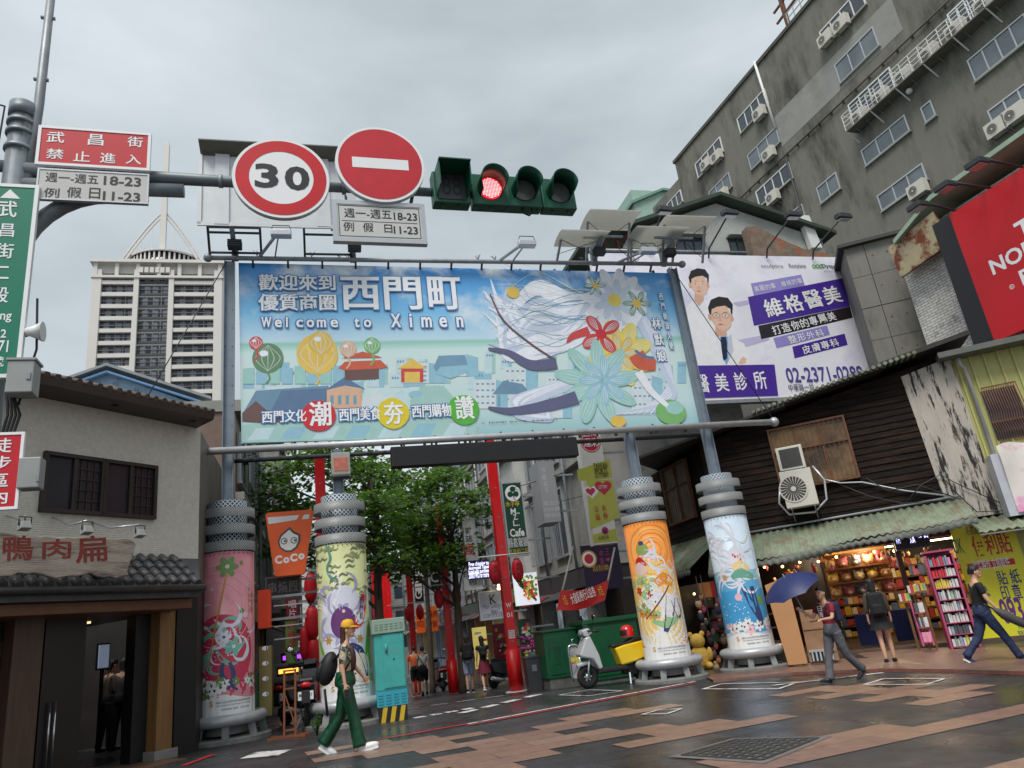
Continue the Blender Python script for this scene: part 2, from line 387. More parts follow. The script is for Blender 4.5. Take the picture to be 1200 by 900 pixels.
# sidewalk before the shops, a low step above the road
mb = MB()
front = [(836, 800), (930, 791), (1030, 787), (1120, 788), (1200, 791)]
fp = [G(*p) for p in front]; fp.append(fp[-1]+(fp[-1]-fp[-2]).normalized()*8)
back = [p+Vector((.9, 9, 0)) for p in fp]
fp = [Vector((p.x, p.y, gz(p.x, p.y))) for p in fp]
for i in range(len(fp)-1):
    a, b = fp[i], fp[i+1]; c, d = back[i+1], back[i]; z = Vector((0, 0, .05)); dn = Vector((0, 0, -.3))
    c = Vector((c.x, c.y, gz(c.x, c.y))); d = Vector((d.x, d.y, gz(d.x, d.y)))
    mb.sheet([a+z, b+z, c+z, d+z]); mb.sheet([a+dn, b+dn, b+z, a+z], 0)
struct('sidewalk', mb, [m_walk, m_redmark])
mb = MB()
for i in range(1, len(fp)-1):
    a, b = fp[i], fp[i+1]; k = Vector((0, -.09, .006)); j = Vector((0, -.02, .006)); mb.sheet([a+k, b+k, b+j, a+j])
struct('kerb_line', mb, m_redmark)
# drain grate set in its concrete collar
m_collar = mat('pale concrete', (112, 108, 106), .6, var=.2, sc=8, stain=(84, 80, 78), stv=(.5, .7))
qd = [G(*p) for p in ((800, 886), (862, 868), (958, 866), (893, 892))]
P4_ = lambda p, dz: Vector((p.x, p.y, gz(p.x, p.y)+dz))
mb = MB(); cc = sum(qd, Vector())/4
mb.sheet([P4_(cc+(p-cc)*1.22, .008) for p in qd]); o = thing('drain_grate', 'square iron grate set in the dark road at the bottom of the picture', 'drain grate', P4_(cc, 0))
part('collar', mb, m_collar, o)
mb = MB()
for i in range(9):
    for dire in (0, 1):
        a0, a1, b0, b1 = (qd[0], qd[1], qd[3], qd[2]) if dire == 0 else (qd[0], qd[3], qd[1], qd[2])
        p = a0.lerp(a1, i/8); q = b0.lerp(b1, i/8); mb.bar(P4_(p, .012+.001*dire), P4_(q, .012+.001*dire), .045, .008)
part('grate', mb, m_grate, o)
# ================================================================== gateway
P1, P2, P3, P4 = (Vector((-6.04, 14.43, 0)), Vector((-3.93, 15.04, 0)), Vector((2.64, 16.95, 0)), Vector((4.64, 17.53, 0)))
GF = Fr(P1, math.degrees(math.atan2(P4.y-P1.y, P4.x-P1.x)))
m_conc = mat('weathered concrete', (118, 117, 113), .8, var=.2, sc=5, bump=.3, stain=(70, 70, 66), stv=(.5, .7))
m_drum = mat('grey drum paint', (128, 131, 131), .5, .1, var=.15, sc=4)
m_pipe = mat('silver pipe', (176, 178, 180), .4, .3, var=.12, sc=4, stain=(110, 106, 100), stv=(.6, .75))
def perforated(name, c, hole, sc):
    m = mat(name, c, .5, .1, var=.1); n, l, b = nodes_of(m)
    t = n.new('ShaderNodeTexCoord'); mp = n.new('ShaderNodeMapping'); mp.inputs['Rotation'].default_value = (R_(0), 0, R_(0)); mp.inputs['Scale'].default_value = (sc, sc, sc)
    sep = n.new('ShaderNodeSeparateXYZ'); l.new(t.outputs['UV'], sep.inputs[0])
    def sn(a, b_, k):
        ad = n.new('ShaderNodeMath'); ad.operation = k; l.new(a, ad.inputs[0]); l.new(b_, ad.inputs[1])
        ml = n.new('ShaderNodeMath'); ml.operation = 'MULTIPLY'; ml.inputs[1].default_value = sc; l.new(ad.outputs[0], ml.inputs[0])
        si = n.new('ShaderNodeMath'); si.operation = 'SINE'; l.new(ml.outputs[0], si.inputs[0]); ab = n.new('ShaderNodeMath'); ab.operation = 'ABSOLUTE'; l.new(si.outputs[0], ab.inputs[0]); return ab.outputs[0]
    a = sn(sep.outputs[0], sep.outputs[1], 'ADD'); d = sn(sep.outputs[0], sep.outputs[1], 'SUBTRACT')
    mn = n.new('ShaderNodeMath'); mn.operation = 'MINIMUM'; l.new(a, mn.inputs[0]); l.new(d, mn.inputs[1])
    gt = n.new('ShaderNodeMath'); gt.operation = 'GREATER_THAN'; gt.inputs[1].default_value = .42; l.new(mn.outputs[0], gt.inputs[0])
    mx = n.new('ShaderNodeMix'); mx.data_type = 'RGBA'; l.new(gt.outputs[0], mx.inputs[0]); l.new(b.inputs['Base Color'].links[0].from_socket, mx.inputs[6]); mx.inputs[7].default_value = lin(hole); l.new(mx.outputs[2], b.inputs['Base Color'])
    return m
m_perf = perforated('perforated steel band', (162, 164, 162), (84, 86, 86), 62)
m_mesh = perforated('expanded metal sleeve', (176, 188, 198), (40, 46, 54), 36)
def cyl_uv(o, r):                                       # metres round and up a sleeve, for the perforation
    me = o.data; uvl = me.uv_layers.new(name='UVMap')
    for p in me.polygons:
        angs = [math.atan2(me.vertices[me.loops[i].vertex_index].co.y, me.vertices[me.loops[i].vertex_index].co.x) for i in p.loop_indices]
        if max(angs)-min(angs) > math.pi: angs = [a if a > 0 else a+2*math.pi for a in angs]
        for i, a in zip(p.loop_indices, angs): uvl.data[i].uv = (a*r, me.vertices[me.loops[i].vertex_index].co.z)
WR = .5
def wrapfn(P, z0, yawc):
    a0 = R_(yawc)-math.pi/2
    def fn(p):
        a = a0+p[0]/WR; r = WR+.004+p[2]; return (P.x+r*math.cos(a), P.y+r*math.sin(a), z0+p[1])
    return fn
def sprig(mb, x, y, r, ms, n=6, a0=0):                  # a five or six petalled flower on the wrap
    for i in range(n):
        a = a0+2*math.pi*i/n; mb.disc(x+r*.55*math.cos(a), y+r*.55*math.sin(a), r*.5, r*.28, .0016+.0004*(i % 3), ms, n=12, rings=2, rot=a)
    mb.disc(x, y, r*.2, r*.2, .0032, ms+1, n=10)
def pillar(P, label, base, art, post_h, cam_yaw):
    z0 = gz(P.x, P.y); o = thing('gateway_pillar', label, 'pillar', (P.x, P.y, z0), 'round pillars carrying the street gateway')
    c = Vector((P.x, P.y, z0))
    part('plinth', MB().lathe([(0, .085), (.76, .085), (.80, .06), (.82, 0-.25)], c, 40, smooth=False), m_conc, o)
    part('drum', MB().lathe([(.40, .12), (.40, .36), (.47, .38), (.47, .47), (0, .47)], c, 32), m_drum, o)
    prof = [(.63+.105*math.cos(a*math.pi/6), .37+.10*math.sin(a*math.pi/6)) for a in range(12)]
    part('ring_pipe', MB().lathe(prof, c, 48, closed=True), m_pipe, o)
    for k in range(8):
        a = R_(22+45*k); d = Vector((math.cos(a), math.sin(a), 0)); part('ring_leg', MB().bar(c+d*.68+Vector((0, 0, .06)), c+d*.60+Vector((0, 0, .32)), .12, .05), m_drum, o)
    w = part('wrap', MB().lathe([(WR, .40), (WR, 3.37), (WR-.05, 3.37)], c, 64), mat('wrap print %d %d' % base[:2], base, .35, var=.10, sc=1.2, bump=.35, bsc=5, stain=tuple(int(v*.84) for v in base), stv=(.56, .7), sts=3), o)
    mats_ = art(P, z0, cam_yaw, w)
    mb = MB(fn=wrapfn(P, z0, cam_yaw))
    for x in (-.62, .55): mb.ribbon([(x, .42), (x+.004, 1.5), (x-.003, 2.6), (x+.002, 3.36)], .008, .006, 0, 8)
    part('seam', mb, m_conc, o); mb = MB(fn=wrapfn(P, z0, cam_yaw))
    for k in range(14): mb.disc(-.6+.09*k, 3.33, .012, None, .006, 0, 8)
    part('eyelet', mb, darksteel, o)
    s = part('mesh_sleeve', MB().lathe([(.37, 3.35), (.37, 4.40), (0, 4.40)], c, 40), m_mesh, o); cyl_uv(s, .37)
    for z in (3.39, 3.72, 4.05):
        b = part('collar_band', MB().lathe([(.52, z), (.52, z+.185), (.50, z+.185), (.50, z), (.52, z)], c, 48), m_perf, o); cyl_uv(b, .52)
    mb = MB()
    for k in range(6):
        a = R_(k*60+15); d = Vector((math.cos(a), math.sin(a), 0))
        for z in (3.48, 3.81, 4.14): mb.bar(c+d*.36+Vector((0, 0, z)), c+d*.505+Vector((0, 0, z)), .03, .05)
    part('band_bracket', mb, steel, o)
    F_ = Fr(P, GF.yaw); h = post_h
    mb = MB(F_); zz = .0
    mb.box(-.11, .11, z0+4.38, h, -.09, -.075); mb.box(-.11, -.095, z0+4.38, h, -.075, .09); mb.box(.095, .11, z0+4.38, h, -.075, .09); mb.box(-.095, .095, z0+4.38, h, -.02, 0)
    for k in range(int((h-z0-4.6)/.45)):
        for sx in (-.07, .07): mb.box(sx-.014, sx+.014, z0+4.7+k*.45, z0+4.728+k*.45, .001, .012)
    mb.box(-.2, .2, z0+4.402, z0+4.43, -.2, .2)
    part('steel_post', mb, greysteel, o)
    return o
def wrap_common(mb, foot_m, txt_m, logo_m, n=1):
    mb.v  # footer: white band with the small print
    L_ = 24
    for i in range(L_):                                 # band right round the front
        x0 = -1.5+3.0*i/L_; x1 = -1.5+3.0*(i+1)/L_; y = .36+.05*math.sin(i*.7); y2 = .36+.05*math.sin((i+1)*.7)
        mb.poly([(x0, .41), (x1, .41), (x1, y2+.40), (x0, y+.40)], .0008, foot_m)
    mb.text('財團法人台北市西門町徒步區街區發展促進會', -.18, .66, .48, .70, .0016, txt_m, .0)
    mb.text('TAIPEI XIMENDING PEDESTRIAN DEVELOPMENT', -.18, .615, .48, .635, .0016, txt_m, .0)
    mb.text('承辦單位 製作  主辦 製作', -.08, .54, .44, .575, .0016, txt_m, .0)
    mb.text('S', -.3, .62, -.23, .72, .0016, logo_m, .03)
def pal(*cs): return [mat('print %d %d %d' % c, c, .4, var=.06, sc=5) for c in cs]
def swirls(mb, r, x0, x1, y0, y1, ms, n, w=.03):
    for k in range(n):
        x = r.uniform(x0, x1); y = r.uniform(y0, y1); a = r.uniform(0, 6.28); pts = []
        for j in range(6): pts.append((x, y)); x += .11*math.cos(a); y += .11*math.sin(a); a += r.uniform(.2, .75)
        mb.ribbon(pts, [.004, w, w*1.3, w, w*.6, .003], .001+.00005*k, ms, 5)
def art_pink(P, z0, yw, w):
    r = random.Random(3); mb = MB(fn=wrapfn(P, z0, yw))
    M_ = pal((240, 240, 240), (60, 58, 60), (196, 150, 60), (228, 190, 200), (206, 60, 92), (120, 190, 172), (226, 226, 238), (60, 72, 120), (200, 40, 52), (110, 150, 80), (232, 206, 214), (160, 120, 90))
    for k in range(9): mb.ribbon([(-.9+.22*k, .8), (-.8+.22*k, 1.0+.05*(k % 3)), (-.7+.22*k, .85)], [.2, .28, .2], .0006+.00005*k, 4, 6)
    mb.disc(-.1, 1.55, .62, .66, .0004, 4, n=40, rings=6)
    for k in range(3): mb.ring(-.2, 2.3, .5+.16*k, .515+.16*k, .0009, 3)
    swirls(mb, r, -.5, .4, 1.3, 2.4, 6, 14, .05); swirls(mb, r, -.35, .25, 1.5, 1.9, 5, 8, .07)
    mb.ribbon([(-.33, 1.3), (-.2, 2.0), (-.02, 2.9), (.02, 3.05)], [.02, .03, .03, .02], .0020, 2)
    sprig(mb, .0, 3.08, .2, 9, 6); mb.ribbon([(.05, 1.35), (.12, 1.15), (.1, .95), (.2, .86)], [.05, .09, .06, .03], .0021, 7); mb.ribbon([(-.06, 1.35), (-.08, 1.15), (.05, .98), (.02, .88)], [.05, .09, .06, .03], .0022, 7)
    sprig(mb, .12, 1.62, .17, 5, 5); sprig(mb, -.05, 1.8, .13, 6, 6)
    for k in range(16): sprig(mb, r.uniform(-.65, .65), r.uniform(.84, 1.04), r.uniform(.07, .13), 0 if k % 3 else 9, 6, k)
    for k in range(40): mb.disc(r.uniform(-.7, .7), r.uniform(.9, 2.2)**1, r.uniform(.006, .018), None, .0014, 0, n=8)
    for k in range(6): mb.disc(r.uniform(-.5, .6), r.uniform(2, 3.2), r.uniform(.03, .06), None, .0013, r.choice([3, 10, 9]), n=14, rings=2)
    mb.vtext('西門動漫大使', .42, 2.2, .48, 2.75, .0018, 11, .0); mb.vtext('林默娘', .5, 2.2, .58, 2.6, .0018, 11, .01)
    wrap_common(mb, 0, 1, 2); part('print', mb, M_, w)
def art_green(P, z0, yw, w):
    r = random.Random(5); mb = MB(fn=wrapfn(P, z0, yw))
    M_ = pal((238, 238, 238), (60, 58, 60), (196, 150, 60), (150, 158, 110), (112, 126, 92), (96, 150, 130), (222, 222, 236), (110, 60, 120), (200, 36, 40), (104, 170, 66), (170, 170, 205), (236, 214, 200), (52, 62, 110))
    for k in range(60):
        x = r.uniform(-.8, .8); y = r.uniform(2.3, 3.3); mb.ribbon([(x, y), (x+.07, y+.05), (x+.15, y+.02), (x+.2, y+.06)], [.01, .045, .03, .008], .0006+.00001*k, 3+(k % 2), 5)
    mb.ribbon([(-.3, 3.36), (-.22, 3.1), (-.3, 2.9), (-.2, 2.7), (-.1, 2.75)], [.03, .06, .05, .06, .02], .0014, 5)
    mb.disc(-.02, 1.75, .5, .8, .0010, 6, n=40, rings=6)
    swirls(mb, r, -.45, .35, 1.2, 2.5, 10, 26, .05); swirls(mb, r, -.45, .35, 1.2, 2.5, 0, 14, .04)
    mb.disc(-.02, 1.85, .24, .3, .0030, 7, n=26, rings=4); sprig(mb, .0, 2.06, .16, 10, 6); sprig(mb, .2, 1.95, .12, 0, 5)
    mb.ribbon([(.12, 1.75), (.3, 1.85), (.42, 2.1), (.46, 2.35)], [.14, .2, .18, .16], .0034, 8)
    mb.vtext('西門町', .33, 1.86, .41, 2.3, .0046, 1, .01)
    mb.ribbon([(-.5, .8), (-.45, 1.2), (-.62, 1.6)], [.2, .12, .03], .0012, 9); mb.ribbon([(.55, .8), (.5, 1.3), (.62, 1.9)], [.22, .14, .04], .0012, 9)
    mb.disc(-.1, 1.0, .34, .3, .0022, 11, n=30, rings=4); mb.disc(.3, 1.0, .22, .26, .0026, 11, n=30, rings=4)
    mb.ribbon([(.1, 1.45), (.3, 1.3), (.42, 1.0), (.44, .8)], [.05, .14, .1, .05], .0036, 12); mb.ribbon([(-.2, 1.3), (-.34, 1.2), (-.4, 1.0)], [.06, .1, .05], .0036, 12)
    sprig(mb, -.32, 1.55, .08, 2, 6); sprig(mb, .3, 1.52, .08, 2, 6)
    for k in range(10): sprig(mb, r.uniform(-.6, .6), r.uniform(.84, .98), r.uniform(.05, .09), 0, 6, k)
    wrap_common(mb, 0, 1, 2); part('print', mb, M_, w)
def art_orange(P, z0, yw, w):
    r = random.Random(8); mb = MB(fn=wrapfn(P, z0, yw))
    M_ = pal((238, 238, 236), (60, 58, 60), (196, 150, 60), (240, 160, 70), (236, 128, 46), (246, 206, 120), (224, 224, 238), (150, 165, 90), (196, 40, 40), (232, 150, 60), (66, 66, 110), (150, 195, 140), (232, 200, 190), (120, 70, 60))
    for k in range(6): mb.ring(.08, 2.75, .08+.09*k, .11+.09*k, .0006, 3 if k % 2 else 5)
    mb.disc(0, 1.6, .75, .9, .0009, 5, n=40, rings=6); mb.disc(0, 1.2, .8, .62, .0011, 0, n=40, rings=6)
    swirls(mb, r, -.1, .4, 1.6, 2.6, 6, 20, .05); swirls(mb, r, -.1, .4, 1.6, 2.6, 0, 10, .04)
    mb.disc(-.16, 2.77, .15, .13, .0024, 7, n=20, rings=3); mb.disc(-.26, 2.36, .15, .15, .0024, 12, n=20, rings=3); mb.ribbon([(-.36, 2.5), (-.26, 2.56), (-.12, 2.42)], [.04, .12, .05], .003, 8); mb.disc(-.16, 2.91, .06, .05, .003, 10, n=14, rings=2)
    mb.ribbon([(.02, 2.0), (.22, 2.1), (.42, 1.98)], [.16, .26, .14], .0034, 9); sprig(mb, .22, 2.1, .1, 4, 6)
    mb.ribbon([(-.34, 1.3), (-.1, 1.5), (.14, 1.75), (.3, 1.95)], [.02, .03, .03, .02], .004, 13)
    mb.ribbon([(.3, 1.7), (.2, 1.35), (.05, 1.0)], [.24, .2, .09], .0036, 10); mb.ribbon([(.38, 1.65), (.44, 1.4), (.42, 1.25)], [.2, .22, .1], .0038, 10)
    for k in range(26): sprig(mb, r.uniform(-.6, -.05), r.uniform(1.35, 2.15), r.uniform(.05, .1), r.choice([0, 8, 11, 7]), 6, k)
    mb.ribbon([(-.2, 1.25), (.1, 1.15), (.4, 1.28)], [.06, .16, .1], .002, 11); mb.ribbon([(.1, 1.1), (.16, 1.2), (.3, 1.16)], [.1, .2, .05], .0021, 11)
    for k in range(4): sprig(mb, -.45+.12*k, 1.42-.02*k, .1, 9, 5, k)
    wrap_common(mb, 0, 1, 2); part('print', mb, M_, w)
def art_blue(P, z0, yw, w):
    r = random.Random(9); mb = MB(fn=wrapfn(P, z0, yw))
    M_ = pal((238, 238, 236), (60, 58, 60), (196, 150, 60), (96, 176, 222), (150, 200, 226), (70, 160, 215), (226, 228, 240), (110, 170, 150), (200, 48, 48), (240, 214, 150), (56, 66, 110), (240, 190, 200), (110, 160, 90), (190, 160, 60))
    for k in range(12): mb.ribbon([(-.85, .85+.11*k), (-.3, .88+.11*k), (.3, .84+.11*k), (.85, .88+.11*k)], .125, .0005+.00002*k, 5 if k < 8 else (3 if k < 10 else 4), 8)
    swirls(mb, r, -.4, .2, 1.8, 2.9, 6, 22, .05); swirls(mb, r, -.4, .2, 1.8, 2.9, 0, 14, .035)
    mb.disc(.08, 2.42, .2, .24, .0026, 6, n=22, rings=3); sprig(mb, .12, 2.4, .15, 8, 5); mb.ribbon([(-.05, 2.18), (.12, 2.24), (.3, 2.12)], [.12, .2, .1], .0034, 9); mb.ribbon([(-.12, 1.98), (.1, 2.06), (.38, 1.94)], [.08, .22, .1], .0036, 7)
    sprig(mb, -.28, 2.0, .07, 2, 6)
    mb.ribbon([(.08, 1.75), (.2, 1.35), (.3, 1.05), (.34, .9)], [.1, .14, .09, .06], .0030, 10); mb.ribbon([(.28, 1.75), (.3, 1.4), (.36, 1.1), (.36, .92)], [.1, .12, .08, .05], .0032, 10)
    mb.disc(-.06, 1.55, .08, .08, .0028, 11, n=18, rings=2); mb.disc(.44, 1.45, .08, .12, .0028, 12, n=18, rings=2)
    for k in range(14): sprig(mb, r.uniform(-.5, .6), r.uniform(.84, 1.0), r.uniform(.07, .13), 0 if k % 3 else 11, 6, k)
    for k in range(46): mb.disc(r.uniform(-.55, .1), r.uniform(.9, 1.45), r.uniform(.006, .016), None, .0014, 0, n=8)
    wrap_common(mb, 0, 1, 2); part('print', mb, M_, w)
pillar(P1, 'pillar wrapped in a pink and red flower print beside the duck restaurant', (214, 140, 150), art_pink, 10.06, math.degrees(math.atan2(P1.y, P1.x))-90)
pillar(P2, 'pillar wrapped in an olive green and violet print behind the woman in the yellow cap', (186, 190, 140), art_green, 5.5, math.degrees(math.atan2(P2.y, P2.x))-90)
pillar(P3, 'pillar wrapped in an orange and white print beside the yellow scooter', (232, 140, 60), art_orange, 5.5, math.degrees(math.atan2(P3.y, P3.x))-90)
pillar(P4, 'pillar wrapped in a sky blue print beside the leaning cardboard panel', (190, 206, 218), art_blue, 10.0, math.degrees(math.atan2(P4.y, P4.x))-90)
# ================================================================== billboard of the gateway
BZ = -.06
def ux(x, y, z=BZ): return GF.uv(x, y, z)
bu0, bv0 = ux(283, 520)[0], 5.70
bu1, bv1 = 10.93, 9.95
o = thing('billboard', 'huge blue billboard with white welcome lettering on top of the gateway', 'billboard', GF.P(5.5, 5.0, 0), None)
m_bill = bpy.data.materials.new('billboard sky print'); m_bill.use_nodes = True
n, l, b = nodes_of(m_bill); b.inputs['Roughness'].default_value = .35
t = n.new('ShaderNodeTexCoord'); sp = n.new('ShaderNodeSeparateXYZ'); l.new(t.outputs['Generated'], sp.inputs[0])
rp2 = n.new('ShaderNodeValToRGB'); e = rp2.color_ramp.elements
e[0].position = 0; e[0].color = lin((150, 196, 200)); e[1].position = .16; e[1].color = lin((196, 224, 226))
for p, c in ((.42, (212, 232, 228)), (.5, (206, 234, 232)), (.545, (150, 206, 190)), (.56, (196, 226, 240)), (.72, (124, 194, 238)), (1, (48, 138, 214))):
    q = e.new(p); q.color = lin(c)
l.new(sp.outputs[2], rp2.inputs[0])
nn = n.new('ShaderNodeTexNoise'); nn.inputs['Scale'].default_value = 2.6; nn.inputs['Detail'].default_value = 8; nn.inputs['Roughness'].default_value = .6; nn.inputs['Distortion'].default_value = .4
mpp = n.new('ShaderNodeMapping'); mpp.inputs['Scale'].default_value = (1.0, 1, .5); l.new(t.outputs['Generated'], mpp.inputs[0])
cm = n.new('ShaderNodeCombineXYZ')
mu = n.new('ShaderNodeMath'); mu.operation = 'MULTIPLY'; mu.inputs[1].default_value = 2.4; l.new(sp.outputs[0], mu.inputs[0]); l.new(mu.outputs[0], cm.inputs[0]); l.new(sp.outputs[2], cm.inputs[2]); l.new(cm.outputs[0], nn.inputs['Vector'])
mr = n.new('ShaderNodeMapRange'); mr.inputs[1].default_value = .5; mr.inputs[2].default_value = .66; l.new(nn.outputs[0], mr.inputs[0])
ab = n.new('ShaderNodeMapRange'); ab.inputs[1].default_value = .54; ab.inputs[2].default_value = .62; l.new(sp.outputs[2], ab.inputs[0])
ml = n.new('ShaderNodeMath'); ml.operation = 'MULTIPLY'; l.new(mr.outputs[0], ml.inputs[0]); l.new(ab.outputs[0], ml.inputs[1])
mi = n.new('ShaderNodeMix'); mi.data_type = 'RGBA'; l.new(ml.outputs[0], mi.inputs[0]); l.new(rp2.outputs[0], mi.inputs[6]); mi.inputs[7].default_value = lin((232, 240, 244)); l.new(mi.outputs[2], b.inputs['Base Color'])
part('panel', MB(GF).prism([ux(283, 520), ux(821, 501), ux(783.5, 320), ux(279.5, 308)], BZ-.05, BZ), m_bill, o)
rr = random.Random(11)
KP = pal((244, 246, 248), (96, 124, 158), (150, 196, 214), (196, 222, 228), (120, 160, 186), (206, 96, 70), (222, 180, 150), (112, 148, 172), (208, 44, 58), (226, 206, 50), (88, 182, 60), (168, 206, 200),
         (232, 196, 96), (104, 140, 104), (236, 240, 248), (200, 212, 232), (206, 74, 74), (236, 216, 100), (160, 206, 200), (98, 100, 132), (224, 190, 90), (124, 184, 112), (112, 84, 80), (214, 226, 230), (40, 40, 50))
mb = MB(GF)
zc = [BZ+.002]
def nz():
    zc[0] += .000025; return zc[0]
def bp(pts, m): mb.poly([ux(*p) for p in pts], nz(), m)
def bd(x, y, r, m, asp=1, rot=0): u, v = ux(x, y); k = .0205; mb.disc(u, v, r*k, r*k*asp, nz(), m, n=32, rot=rot)
def br_(pts, w, m): mb.ribbon([ux(*p) for p in pts], [q*.0205 for q in w] if isinstance(w, (list, tuple)) else w*.0205, nz(), m, 8)
# far haze of roofs
for k in range(40):
    x = 285+k*13+rr.uniform(-4, 4); h = rr.uniform(6, 26); w = rr.uniform(10, 22); y = 452+rr.uniform(-6, 14) if k < 14 else 430+rr.uniform(0, 30)
    bp([(x, y), (x, y-h), (x+w, y-h), (x+w, y)], 3 if k % 3 else 2); bp([(x+w*.7, y), (x+w*.7, y-h), (x+w, y-h), (x+w, y)], 2 if k % 2 else 11)
    for j in range(3): bp([(x+2+j*3, y-h+3), (x+4+j*3, y-h+3), (x+4+j*3, y-h+6), (x+2+j*3, y-h+6)], 4)
for x, y, w, h in ((470, 425, 50, 24), (520, 415, 40, 26), (590, 430, 40, 50), (555, 445, 40, 34), (640, 440, 30, 50), (740, 440, 36, 44)):
    bp([(x, y+h), (x, y), (x+w*.65, y), (x+w*.65, y+h)], 23); bp([(x+w*.65, y+h), (x+w*.65, y), (x+w, y+4), (x+w, y+h)], 2)
    for j in range(4):
        for i in range(4): bp([(x+3+i*w*.15, y+4+j*h*.22), (x+3+i*w*.15+w*.08, y+4+j*h*.22), (x+3+i*w*.15+w*.08, y+6+j*h*.22), (x+3+i*w*.15, y+6+j*h*.22)], 4)
# teal roofs, brick hall and the octagonal house
for k in range(8): bp([(285+k*15, 450), (285+k*15, 432-3*(k % 3)), (298+k*15, 431-3*(k % 3)), (298+k*15, 450)], 2 if k % 2 else 18)
bp([(286, 482), (300, 458), (385, 452), (385, 482)], 7); bp([(284, 484), (300, 470), (316, 484), (316, 496), (284, 494)], 22)
bp([(316, 484), (330, 458), (388, 455), (388, 478)], 1); bp([(316, 496), (316, 484), (388, 478), (388, 490)], 22)
for k in range(6): bp([(322+k*10, 491), (322+k*10, 486), (327+k*10, 485), (327+k*10, 490)], 2)
bp([(383, 478), (383, 456), (404, 448), (424, 454), (424, 480)], 6); bp([(380, 458), (404, 442), (428, 456), (404, 452)], 1)
for k in range(4): bp([(387+k*9, 474), (387+k*9, 464), (391+k*9, 463), (391+k*9, 474)], 4)
bp([(396, 432), (404, 424), (446, 422), (454, 430), (440, 434), (410, 436)], 5); bp([(404, 446), (404, 434), (444, 432), (444, 444)], 22); bp([(400, 420), (425, 412), (448, 419)], 5)
bp([(470, 448), (470, 430), (496, 430), (496, 448)], 16); bp([(474, 448), (474, 436), (492, 436), (492, 448)], 12); bp([(466, 432), (483, 420), (500, 432)], 12)
bp([(424, 470), (440, 455), (456, 470), (456, 482), (424, 482)], 23); bp([(456, 468), (470, 456), (484, 468), (484, 480), (456, 480)], 3)
bp([(508, 430), (514, 417), (545, 416), (548, 428), (530, 436), (512, 438)], 4); bp([(510, 438), (516, 430), (548, 428), (548, 436), (528, 444)], 2)
bp([(480, 470), (494, 452), (520, 452), (560, 500), (520, 512), (490, 500)], 11)
bd(487, 462, 8, 2, .5)
for p in ((292, 520, 283, 498), ): bp([(284, 519), (284, 498), (420, 490), (560, 500), (560, 512)], 11)
for k in range(7): bp([(290+38*k, 516-k*.6), (300+38*k, 502-k), (322+38*k, 501-k), (314+38*k, 515-k*.6)], 2 if k % 2 else 3)
bp([(577, 462), (590, 446), (612, 450), (622, 462)], 7); bp([(583, 476), (583, 463), (586, 463), (586, 476)], 4); bp([(612, 476), (612, 463), (615, 463), (615, 476)], 4)
# festival ornaments: lantern, kite and balloons in place of the cartoon figures
for x, y, r, m in ((314, 420, 16, 13), (300, 402, 7, 16), (372, 415, 22, 12), (376, 402, 13, 20), (408, 409, 9, 6), (436, 405, 9, 21)):
    bd(x, y, r, m, 1.1)
    for k in range(5): br_([(x, y-r*.95), (x-r*.9+r*.45*k, y), (x, y+r*.95)], [.2, .7, .2], 23)
    bd(x-r*.3, y-r*.35, r*.28, 14 if m not in (12,) else 17, .8); br_([(x, y+r), (x+2, y+r+8), (x-2, y+r+14)], 2, m)
# sweeping pale ribbons with blossoms: plain stand-in for the figure on the right
rg = random.Random(21)
for k in range(26):
    a = k/26; y0 = 345+60*a+rg.uniform(-8, 8)
    br_([(722+rg.uniform(-14, 20), 345+rg.uniform(-15, 25)), (672, 352+46*a), (630, y0-18*math.sin(k)), (600+rg.uniform(-14, 14), y0+14), (572+rg.uniform(-6, 30), y0-26+40*rg.random())], [26, 22, 15, 9, .6], 14 if k % 3 else 15)
for k in range(16): br_([(735, 352), (766+k*.8, 390+3*k), (785, 440+2*k), (770-4*k, 486)], [10, 8, 6, 1], 15 if k % 2 else 14)
for k in range(16): br_([(700, 440), (650-3*k, 452+2*k), (600+3*k, 470+1.5*k), (640, 492-k)], [8, 7, 5, .6], 14 if k % 3 else 15)
def petal(x, y, r, m, n=7, a0=0, asp=.45):
    for i in range(n):
        a = a0+2*math.pi*i/n; bd(x+r*.55*math.cos(a), y-r*.55*math.sin(a), r*.5, m, asp, a)
        for k in range(4): b_ = a+(k-1.5)*.13; br_([(x+r*.2*math.cos(a), y-r*.2*math.sin(a)), (x+r*.6*math.cos(b_), y-r*.6*math.sin(b_)), (x+r*(.98-.06*abs(k-1.5))*math.cos(a+(k-1.5)*.06), y-r*(.98-.06*abs(k-1.5))*math.sin(a+(k-1.5)*.06))], [.3, .9, .2], 23 if k % 2 else 3)
for k in range(34):                                    # fine ink strands over the ribbons
    y = 338+rg.uniform(-10, 60); br_([(724+rg.uniform(-10, 30), 340+rg.uniform(-10, 40)), (668+rg.uniform(-6, 6), y+8), (626, y+rg.uniform(-16, 22)), (580+rg.uniform(-8, 30), y+rg.uniform(-30, 30))], [.4, .9, .7, .2], 4 if k % 2 else 23)
for k in range(7): bd(720+6*math.cos(k*.9), 352+6*math.sin(k*.9), 38-4*k, 14 if k % 2 else 15, 1.0)
petal(720, 352, 40, 14, 11, .2, .4); petal(720, 352, 26, 15, 9, 0, .42); bd(720, 352, 9, 17)
petal(746, 356, 17, 13, 6); bd(746, 356, 6, 20); petal(697, 335, 13, 13, 6); bd(697, 335, 4, 20)
petal(726, 414, 40, 17, 8, .3, .5); petal(726, 414, 24, 20, 7, 0, .5)
petal(704, 392, 26, 16, 4, .6, .6); bd(704, 392, 7, 8); br_([(690, 388), (672, 394), (664, 402)], [12, 9, 2], 16)
